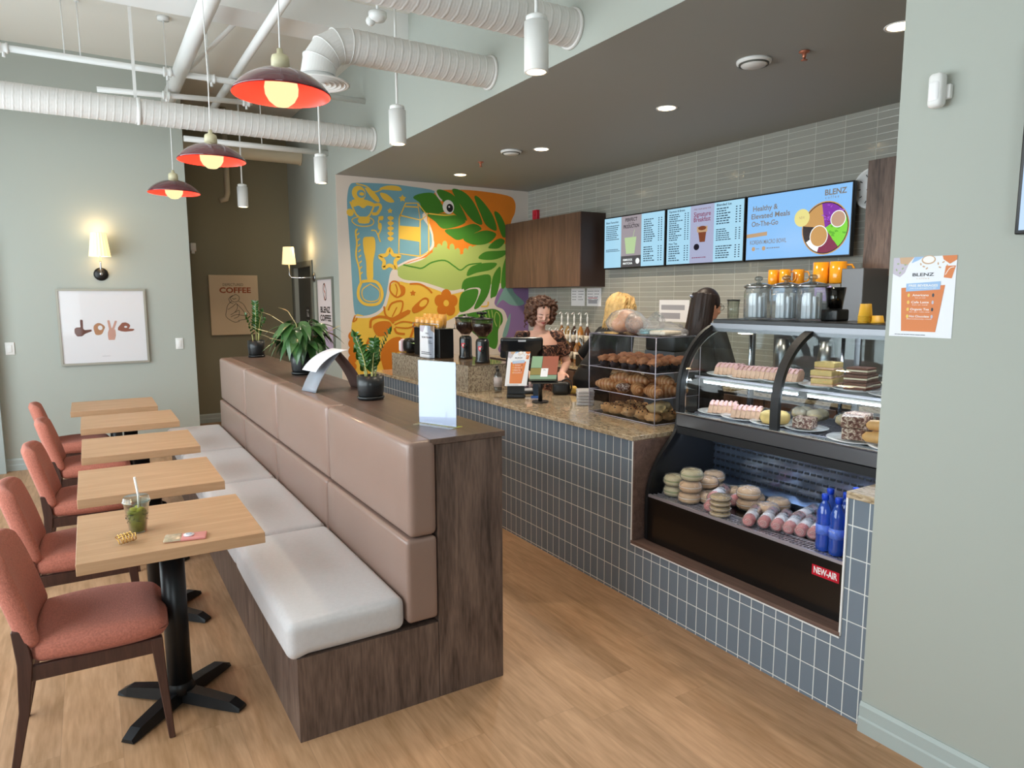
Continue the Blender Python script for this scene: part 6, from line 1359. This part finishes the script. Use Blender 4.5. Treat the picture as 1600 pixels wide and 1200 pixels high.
# leaves of the head
for L_ in ([(502, 235), (540, 212), (620, 205), (660, 240), (680, 275), (700, 320), (640, 335), (560, 322), (545, 270)],
           [(650, 190), (690, 188), (760, 225), (800, 290), (830, 350), (835, 380), (770, 345), (700, 270), (665, 235)],
           [(745, 190), (790, 186), (850, 225), (900, 300), (935, 400), (880, 385), (810, 300)],
           [(590, 340), (700, 335), (780, 350), (830, 385), (780, 415), (690, 430), (640, 385)],
           [(885, 235), (910, 232), (970, 300), (1010, 370), (1022, 442), (960, 410), (925, 340)],
           [(1008, 325), (1040, 335), (1075, 400), (1088, 470), (1060, 480), (1030, 400)],
           [(700, 438), (790, 425), (880, 398), (930, 430), (880, 460), (790, 500), (740, 480)],
           [(815, 495), (880, 460), (960, 440), (1022, 465), (970, 520), (880, 530)],
           [(972, 545), (1010, 505), (1050, 490), (1075, 510), (1040, 550), (990, 554)],
           [(910, 615), (950, 575), (1030, 568), (1092, 568), (1060, 605), (990, 625)],
           [(838, 725), (860, 670), (940, 645), (1025, 645), (990, 685), (900, 705)],
           [(808, 820), (820, 750), (900, 725), (985, 722), (975, 830), (920, 915), (882, 925), (925, 810), (860, 800)],
           [(790, 940), (800, 840), (860, 808), (910, 815), (885, 900), (830, 945)],
           [(985, 855), (1000, 730), (1045, 665), (1048, 740), (1025, 840), (1000, 858)],
           [(1052, 795), (1060, 680), (1085, 600), (1108, 600), (1100, 700), (1080, 790)]):
    P_M(L_, MDG, 4)
S_M([(440, 655), (520, 672), (560, 675), (620, 640), (700, 628), (760, 665), (800, 688), (850, 655), (930, 645)], .018, MDG)
S_M([(600, 335), (700, 345), (760, 340)], .016, MYL)
c = mur(722, 294); mp_.ell(c[0], c[1], .078, .085, MWH, n=28); c = mur(731, 300); mp_.ell(c[0], c[1], .045, .05, MBK, n=24); c = mur(727, 293); mp_.ell(c[0], c[1], .012, .012, MWH)
for k, (x, y) in enumerate(((640, 570), (665, 548), (700, 530), (745, 548), (780, 575), (830, 575), (860, 560))): c = mur(x, y); mp_.ell(c[0], c[1], .035, .05, MLG)
# outlines (white)
S_M([(640, 195), (662, 235), (682, 255)], .022, CREAMW); S_M([(600, 400), (622, 470), (618, 545), (560, 600), (470, 632), (400, 668), (380, 690), (360, 720)], .022, CREAMW)
S_M([(398, 690), (405, 735), (450, 758), (560, 775), (650, 805), (730, 832), (820, 812)], .028, CREAMW); S_M([(130, 980), (240, 978), (310, 935), (342, 860), (360, 760)], .022, CREAMW)
# yellow line art on the blue
Y = MYL
P_M([(120, 250), (190, 245), (258, 270), (250, 290), (215, 285), (190, 302), (160, 285), (128, 292)], Y, 3); S_M([(108, 260), (125, 300), (150, 345), (190, 365), (230, 345), (258, 285)], .02, Y); S_M([(250, 285), (290, 278), (298, 300), (275, 335), (245, 335)], .035, Y)
S_M([(120, 385), (150, 408), (200, 415), (245, 405), (255, 380), (225, 360), (150, 358), (122, 370), (120, 385)], .012, Y); P_M([(160, 365), (228, 362), (224, 395), (165, 395)], Y, 2); c = mur(108, 328); mp_.ell(c[0], c[1], .042, .042, Y)
c = mur(162, 208); mp_.ell(c[0], c[1], .082, .085, Y); c = mur(176, 212); mp_.ell(c[0], c[1], .05, .045, MBL); mp_.ell(c[0]+.01, c[1], .03, .02, Y)
S_M([(145, 148), (210, 165), (260, 200), (330, 170)], .014, Y); P_M([(200, 175), (245, 190), (285, 235), (290, 265), (250, 245)], Y, 3); P_M([(290, 180), (340, 160), (410, 165), (428, 192), (350, 188)], Y, 3); P_M([(295, 205), (340, 215), (385, 260), (350, 265), (310, 240)], Y, 3)
def star(x, y, r, m, w_=0):
    pts = []; 
    for k in range(10): rr = r if k % 2 == 0 else r*.55; pts.append((x+rr*math.sin(k*PI/5), y-rr*math.cos(k*PI/5)))
    if w_: S_M(pts, w_, m, True)
    else: P_M(pts, m, 2)
star(435, 240, 24, Y); star(357, 318, 18, Y); star(355, 622, 66, Y, .045)
S_M([(360, 350), (362, 420), (358, 500)], .012, Y)
for k in range(5): P_M([(340, 360+k*32), (360, 350+k*32), (382, 362+k*32), (360, 380+k*32)], Y, 2)
S_M([(300, 355), (285, 385), (300, 430), (285, 470), (297, 512)], .016, Y); S_M([(240, 440), (270, 445), (292, 500)], .014, Y); P_M([(285, 355), (315, 350), (312, 375), (290, 375)], Y, 2); P_M([(282, 400), (302, 395), (305, 430), (286, 435)], Y, 2)
S_M([(155, 430), (142, 450), (150, 520), (145, 600), (165, 680), (172, 760)], .02, Y)
for k in range(8): S_M([(150+k*3, 470+k*35), (165+k*3, 455+k*35)], .014, Y)
P_M([(190, 490), (225, 480), (260, 488), (265, 560), (252, 640), (250, 745), (215, 745), (208, 640), (192, 560)], Y, 4); S_M([(180, 760), (160, 810), (162, 860), (190, 895), (235, 905), (285, 895), (308, 850), (300, 800), (275, 765), (235, 755), (180, 760)], .035, Y, False); S_M([(235, 775), (290, 815), (285, 870), (235, 885), (190, 865), (185, 810), (235, 775)], .012, Y)
# milk carton
for L_ in ([(415, 360), (412, 585), (545, 602), (600, 575), (598, 360)], [(415, 360), (455, 270), (530, 270), (545, 375), (415, 345)], [(530, 270), (590, 345), (545, 378)], [(545, 378), (545, 602)], [(452, 290), (530, 295)]): mp_.stroke([mur(*q) for q in L_], .016, Y, smooth=0)
P_M([(416, 410), (545, 420), (545, 512), (416, 492)], Y, 0)
# orange line art on the yellow
O = MDO
S_M([(360, 770), (358, 820), (400, 858), (430, 830), (410, 770), (380, 758), (360, 770)], .02, O); P_M([(415, 780), (450, 795), (448, 840), (410, 858), (435, 820)], O, 3); S_M([(390, 775), (402, 810), (395, 850)], .014, O); S_M([(480, 775), (540, 775), (590, 800), (620, 832)], .022, O); star(500, 832, 20, O)
c = mur(708, 895)
for k in range(5): mp_.ell(c[0]+.095*math.cos(k*1.257+.3), c[1]+.10*math.sin(k*1.257+.3), .07, .075, MDO)
mp_.ell(c[0], c[1], .09, .09, MDO); mp_.ell(c[0], c[1], .038, .04, MYL)
P_M([(375, 985), (470, 935), (480, 960), (385, 1010)], O, 2); P_M([(495, 925), (560, 865), (590, 862), (600, 885), (570, 930), (510, 958)], O, 3); c = mur(565, 895); mp_.ell(c[0], c[1], .06, .035, MYL, rot=.6)
S_M([(320, 915), (330, 970), (370, 990), (420, 960), (435, 885), (370, 895), (345, 940)], .022, O); S_M([(370, 980), (400, 920)], .014, O)
S_M([(235, 1050), (240, 1000), (290, 980), (350, 990), (380, 1020)], .03, O); P_M([(250, 1040), (290, 1010), (350, 1010), (370, 1050), (340, 1090), (280, 1100)], O, 4); S_M([(385, 1030), (440, 1010), (520, 1025), (470, 1050), (390, 1045)], .018, O); S_M([(385, 1050), (400, 1080), (450, 1088)], .026, O)
for k in range(6): c = mur(122, 1100+k*48); mp_.ell(c[0], c[1], .05, .055, MDO)
S_M([(122, 1060), (122, 1400)], .012, O); P_M([(300, 1200), (360, 1120), (430, 1110), (440, 1180), (420, 1320), (330, 1330)], O, 4); S_M([(230, 1110), (200, 1200), (250, 1260), (330, 1230)], .03, O); S_M([(140, 970), (125, 1010), (145, 1000), (150, 985)], .016, O); S_M([(520, 1000), (480, 1120), (420, 1190)], .03, MDO)
S_M([(925, 915), (965, 912), (970, 885)], .02, MYL)
mural = mp_.build('mural_painting'); tag(mural, 'wall mural of a leafy green crocodile head with coffee cup, carton and flower motifs', 'mural')
# ---------------------------------------------------------------- people behind the counter
def loft(b, secs, n=24):
    rings = [[b.bm.verts.new((c[0]+rx*math.cos(2*PI*k/n), c[1]+ry*math.sin(2*PI*k/n), c[2])) for k in range(n)] for c, rx, ry in secs]
    for i in range(len(rings)-1):
        for k in range(n): b.f([rings[i][k], rings[i][(k+1) % n], rings[i+1][(k+1) % n], rings[i+1][k]], True)
    b.f(list(reversed(rings[0]))); b.f(rings[-1])
def hand(b, w_, d, nrm, s=1):
    "palm, four bent fingers and a thumb, from the wrist w_ along d; nrm = back of the hand"
    d = Vector(d).normalized(); nrm = Vector(nrm); nrm = (nrm-d*nrm.dot(d)).normalized(); sd = d.cross(nrm)
    b.obox(w_+d*.045, (.078, .03, .09), Matrix((sd, nrm, d)).transposed().to_quaternion(), .012)
    for k, L_ in enumerate((.062, .074, .078, .066)):
        o = w_+d*.085+sd*(-.030+.0205*k)*s; b.tube([o-d*.02, o+d*L_*.4-nrm*.006, o+d*L_*.75-nrm*.022, o+d*L_*.92-nrm*.038], [.0098, .0092, .0085, .007], 8)
    o = w_+d*.03-sd*.036*s; b.tube([o, o+d*.025-sd*.02*s-nrm*.008, o+d*.055-sd*.028*s-nrm*.02], [.012, .0105, .008], 8)
def headM(pitch, yaw): return Matrix.Translation((0, .0, 1.44)) @ Matrix.Rotation(yaw, 4, 'Z') @ Matrix.Rotation(pitch, 4, 'X') @ Matrix.Translation((0, 0, -1.44))
def person(label, loc, rz, H_, skin, cloth, trous, arms, pitch=0, yaw=0, neck_open=1.36, hairfn=None, lean=0, sleeve=.7, face=True):
    t = thing('person', label, 'person', loc, rz); t.scale = (H_/1.70,)*3
    SK = mat('skin_'+skin, skin, .5, sss=.15); HM = headM(pitch, yaw)
    LM = Matrix.Translation((0, 0, .95)) @ Matrix.Rotation(lean, 4, 'X') @ Matrix.Translation((0, 0, -.95))
    up = lambda v: LM @ Vector(v)
    def lean_bm(b, f=None):
        for v in b.bm.verts:
            if v.co.z > .95: v.co = LM @ v.co
    torso = [((0, .0, .86), .15, .105), ((0, .0, .93), .168, .118), ((0, 0, 1.02), .142, .102), ((0, -.005, 1.10), .132, .095), ((0, -.012, 1.20), .15, .112), ((0, -.005, 1.29), .165, .11), ((0, .005, 1.36), .15, .085), ((0, .008, 1.41), .085, .062)]
    b = MB(); loft(b, torso)
    b.tube([(0, .012, 1.36), (0, .008, 1.43), HM @ Vector((0, .0, 1.50))], [.058, .05, .05], 18)
    hb = MB(); hb.ball((0, .0, 1.585), 1, 4, (.076, .095, .108)); hb.ball((0, -.032, 1.522), 1, 3, (.054, .06, .055)); hb.ball((0, -.075, 1.502), 1, 2, (.02, .018, .018)); hb.tube([(0, -.09, 1.60), (0, -.102, 1.575), (0, -.108, 1.555)], [.008, .011, .014], 10)
    for s in (-1, 1):
        hb.ball((s*.076, .005, 1.57), 1, 2, (.011, .022, .032)); hb.ball((s*.038, -.07, 1.545), 1, 2, (.024, .022, .022)); hb.ball((s*.031, -.083, 1.582), 1, 2, (.016, .012, .011))
    b.merge(hb.bm, HM)
    for s in (-1, 1):
        sh = Vector((s*.165, .0, 1.365)); el, wr, hd, nr = arms[0 if s < 0 else 1]; el = Vector(el); wr = Vector(wr)
        b.tube([sh-Vector((s*.06, 0, 0)), sh, sh.lerp(el, .35), el, el.lerp(wr, .3), wr], [.05, .052, .045, .038, .037, .026], 16); hand(b, wr, hd, nr, s)
        b.tube([(s*.085, 0, .92), (s*.092, -.012, .70), (s*.09, -.012, .49), (s*.092, .012, .32), (s*.09, .02, .09)], [.09, .078, .056, .05, .036], 16)
        b.tube([(s*.09, .045, .05), (s*.093, 0, .05), (s*.1, -.10, .035), (s*.1, -.15, .03)], [.035, .042, .036, .026], 14)
    lean_bm(b); o = b.build('body', SK, t, remesh=.0075, smooth=3)
    # clothes
    b = MB(); ts = [(c, rx+.014, ry+.014) for c, rx, ry in torso[:-1] if c[2] <= neck_open+.001]; ts[0] = ((0, 0, .84), .18, .13); loft(b, ts)
    for s in (-1, 1):
        sh = Vector((s*.165, 0, 1.36)); el, wr, hd, nr = arms[0 if s < 0 else 1]; el = Vector(el); wr = Vector(wr)
        b.tube([sh-Vector((s*.075, 0, .01)), sh, sh.lerp(el, .35), sh.lerp(el, min(1, sleeve))]+([el.lerp(wr, (sleeve-1))] if sleeve > 1 else []), [.06, .064, .062, .062]+([.055] if sleeve > 1 else []), 18)
    lean_bm(b); b.build('shirt', cloth, t, remesh=.009, smooth=4)
    b = MB(); loft(b, [((0, 0, .80), .165, .12), ((0, 0, .90), .182, .132), ((0, 0, 1.0), .158, .118)])
    for s in (-1, 1): b.tube([(s*.085, 0, .92), (s*.092, -.012, .70), (s*.09, -.012, .49), (s*.092, .012, .30), (s*.09, .02, .10)], [.1, .09, .07, .065, .06], 16)
    lean_bm(b); b.build('trousers', trous, t, remesh=.011, smooth=3)
    for s in (-1, 1):
        b = MB(); b.tube([(s*.09, .055, .045), (s*.093, 0, .05), (s*.1, -.10, .04), (s*.1, -.165, .03)], [.038, .048, .044, .03], 14); b.tube([(s*.09, .03, .05), (s*.09, .022, .10)], [.046, .044], 14); b.build('shoe', BLACK, t)
    TM = LM @ HM
    if face:
        DKF = mat('lash_dark', '3a2520', .6); LIP = mat('lip_'+skin, 'b5605c', .45)
        for s in (-1, 1):
            b = MB(); b.tube([(s*.016, -.0955, 1.579), (s*.031, -.0985, 1.575), (s*.046, -.0885, 1.579)], [.0012, .0024, .0012], 6); q = MB(); q.merge(b.bm, TM); q.build('eyelid', DKF, t)
            b = MB(); b.tube([(s*.014, -.0975, 1.603), (s*.032, -.096, 1.609), (s*.052, -.08, 1.603)], [.0018, .0028, .0014], 6); q = MB(); q.merge(b.bm, TM); q.build('eyebrow', DKF, t)
        b = MB(); b.tube([(-.024, -.086, 1.527), (-.010, -.0945, 1.531), (0, -.095, 1.529), (.010, -.0945, 1.531), (.024, -.086, 1.527)], [.0015, .0045, .0045, .0045, .0015], 8); b.tube([(-.018, -.087, 1.522), (0, -.093, 1.519), (.018, -.087, 1.522)], [.0015, .005, .0015], 8); q = MB(); q.merge(b.bm, TM); q.build('lips', LIP, t)
    if hairfn: hairfn(t, TM)
    return t
FLOR = mat('floral_cloth', '2c1c1c', .8)
def floral(m):
    nt = m.node_tree; b = nt.nodes['Principled BSDF']; tc = nt.nodes.new('ShaderNodeTexCoord'); v = nt.nodes.new('ShaderNodeTexVoronoi'); v.inputs['Scale'].default_value = 24; n = nt.nodes.new('ShaderNodeTexNoise'); n.inputs['Scale'].default_value = 26; n.inputs['Detail'].default_value = 2; n.inputs['Distortion'].default_value = 1.5
    nt.links.new(tc.outputs['Object'], n.inputs['Vector']); cr = nt.nodes.new('ShaderNodeValToRGB'); cr.color_ramp.interpolation = 'CONSTANT'; e = cr.color_ramp.elements; e[0].position = 0; e[0].color = srgb('140e0e'); e[1].position = .53; e[1].color = srgb('6e4434'); k = e.new(.58); k.color = srgb('a8795f'); k = e.new(.64); k.color = srgb('6b4a3a'); k = e.new(.44); k.color = srgb('4a2f28')
    nt.links.new(n.outputs['Fac'], cr.inputs[0]); nt.links.new(cr.outputs[0], b.inputs['Base Color'])
floral(FLOR)
HBR = mat('curly_hair', '553626', .55, var=.35, vscale=55, bump=1, bscale=150); HBL = mat('blond_hair', 'd2ad70', .5, var=.25, vscale=30); HDK = mat('dark_hair', '20120f', .5, var=.3, vscale=20)
def curly(t, TM):
    rnd = random.Random(3); b = MB(); b.ball((0, .028, 1.60), 1, 3, (.092, .098, .112))
    for k in range(520):
        u = rnd.uniform(-1, 1); a = rnd.uniform(0, 2*PI); z = u; r = math.sqrt(1-u*u); d = Vector((r*math.cos(a), r*math.sin(a), z)); R_ = rnd.uniform(.78, 1.04)
        p = Vector((d.x*.132*R_, .02+d.y*.122*R_, 1.59+d.z*.125*R_-.03*max(0, -d.z)))
        if d.y < -.25 and abs(p.x) < .066 and p.z < 1.655: continue
        if d.y < -.0 and p.z < 1.50 and abs(p.x) < .06: continue
        b.ball(p, rnd.uniform(.012, .021), 1)
    q = MB(); q.merge(b.bm, TM); q.build('curly_hair', HBR, t, remesh=.005)
    # loose ringlets on the outside
    for k in range(46):
        a = rnd.uniform(-.3, PI+.3); z0 = rnd.uniform(1.50, 1.68); R_ = .125; p = Vector((R_*math.cos(a), .02+.115*math.sin(a), z0)); pts = [p+Vector((.011*math.cos(j*1.3), .011*math.sin(j*1.3), -.008*j)) for j in range(9)]
        b = MB(); b.tube([TM @ v for v in pts], .0042, 6); b.build('ringlet', HBR, t)
def bun(t, TM):
    rnd = random.Random(5); b = MB(); b.ball((0, .02, 1.603), 1, 4, (.093, .106, .108)); b.ball((0, .085, 1.63), 1, 3, (.07, .055, .06))
    loft(b, [((0, .07, 1.40), .06, .03), ((0, .075, 1.47), .085, .045), ((0, .06, 1.55), .092, .065)])
    for k in range(330):
        a = rnd.uniform(-.35, PI+.35); z0 = rnd.uniform(1.60, 1.70); w_ = rnd.uniform(-.5, .5); L_ = rnd.uniform(.12, .27); r0 = rnd.uniform(.0, .018); p = []
        for j in range(8):
            f = j/7; z = z0-L_*f; q = max(.0, 1-((z-1.59)/.125)**2) if z > 1.59 else 1-.15*(1.59-z)/.2
            q = math.sqrt(q) if z > 1.59 else q; aa = a+w_*.35*math.sin(f*3+k)
            p.append(Vector(((.092*q+.024*math.sin(f*5+k)+r0)*math.cos(aa), .025+(.108*q+.008+r0)*math.sin(aa), z)))
        b.tube(p, [.003, .0055, .0065, .0065, .006, .005, .004, .002], 5)
    q = MB(); q.merge(b.bm, TM); q.build('blond_hair', HBL, t, remesh=.0038)
    b = MB(); b.obox((.05, .12, 1.66), (.03, .012, .012), None); q = MB(); q.merge(b.bm, TM); q.build('hair_clip', BLACK, t)
def longh(t, TM):
    rnd = random.Random(8); b = MB(); b.ball((0, .016, 1.605), 1, 4, (.087, .106, .108))
    loft(b, [((0, .10, 1.28), .06, .02), ((0, .10, 1.36), .10, .03), ((0, .085, 1.45), .098, .04), ((0, .055, 1.54), .09, .06), ((0, .03, 1.62), .085, .09)])
    for k in range(200):
        a = rnd.uniform(.0, PI-.0); p = []
        for j in range(8): f = j/7; p.append(Vector(((.092+.016*f+.006*math.sin(k*7.1))*math.cos(a+.05*math.sin(f*4+k)), .02+(.104+.006*math.sin(k*3.3)+.01*f-.02*f*f)*math.sin(a)*(1-.15*f)+.02*f, 1.66-.36*f+rnd.uniform(-.003, .003))))
        b.tube(p, [.004, .006, .007, .007, .007, .006, .005, .002], 5)
    q = MB(); q.merge(b.bm, TM); q.build('long_hair', HDK, t, remesh=.0045)
    b = MB(); b.tube([TM @ Vector(v) for v in ((.074, .10, 1.63), (.05, .128, 1.635), (.02, .135, 1.63))], .009, 8); b.build('hair_clip', mat('clip_silver', 'b9c0d6', .25, .6), t)
    b = MB()
    for s in (-1, 1): b.tube([TM @ (Vector((s*.033, -.106, 1.58))+Vector((.024*math.cos(a*PI/7), 0, .02*math.sin(a*PI/7)))) for a in range(14)], .0018, 6, closed=True); b.tube([TM @ Vector(v) for v in ((s*.057, -.10, 1.585), (s*.08, -.02, 1.585))], .0018, 6)
    b.tube([TM @ Vector(v) for v in ((-.01, -.108, 1.585), (.01, -.108, 1.585))], .0018, 6); b.build('glasses', BLACK, t)
DOWN = ((0, -.2, -1), (0, -1, 0))
person('curly-haired person in a dark floral blouse looking down behind the sales screen', (3.29, 4.93, 0), -.42, 1.675, 'e3b3a0', FLOR, BLACK,
    [((-.25, .01, 1.12), (-.17, -.24, 1.08), (.3, -1, -.1), (0, 0, 1)), ((.25, .02, 1.12), (.15, -.24, 1.06), (-.3, -1, -.1), (0, 0, 1))], pitch=.42, yaw=.12, neck_open=1.30, hairfn=curly)
person('blond person in a black shirt turned to the tiled wall behind the bread bag', (3.63, 4.65, 0), 1.5, 1.79, 'ddb09a', mat('black_cotton', '141416', .85), BLACK,
    [((-.27, -.02, 1.14), (-.18, -.26, 1.12), (.3, -1, -.1), (0, 0, 1)), ((.30, -.02, 1.13), (.22, -.24, 1.06), (-.2, -1, -.1), (0, 0, 1))], pitch=-.28, hairfn=bun, lean=.6, sleeve=1.0, neck_open=1.37)
person('person with long dark hair, silver clip and glasses turned towards the coffee brewer', (3.97, 3.70, 0), 1.42, 1.73, 'd9a68c', MATS['black_cotton'], BLACK,
    [((-.25, -.02, 1.13), (-.16, -.24, 1.10), (.3, -1, -.1), (0, 0, 1)), ((.25, -.02, 1.13), (.16, -.24, 1.10), (-.3, -1, -.1), (0, 0, 1))], pitch=.15, hairfn=longh, sleeve=1.0, neck_open=1.37)
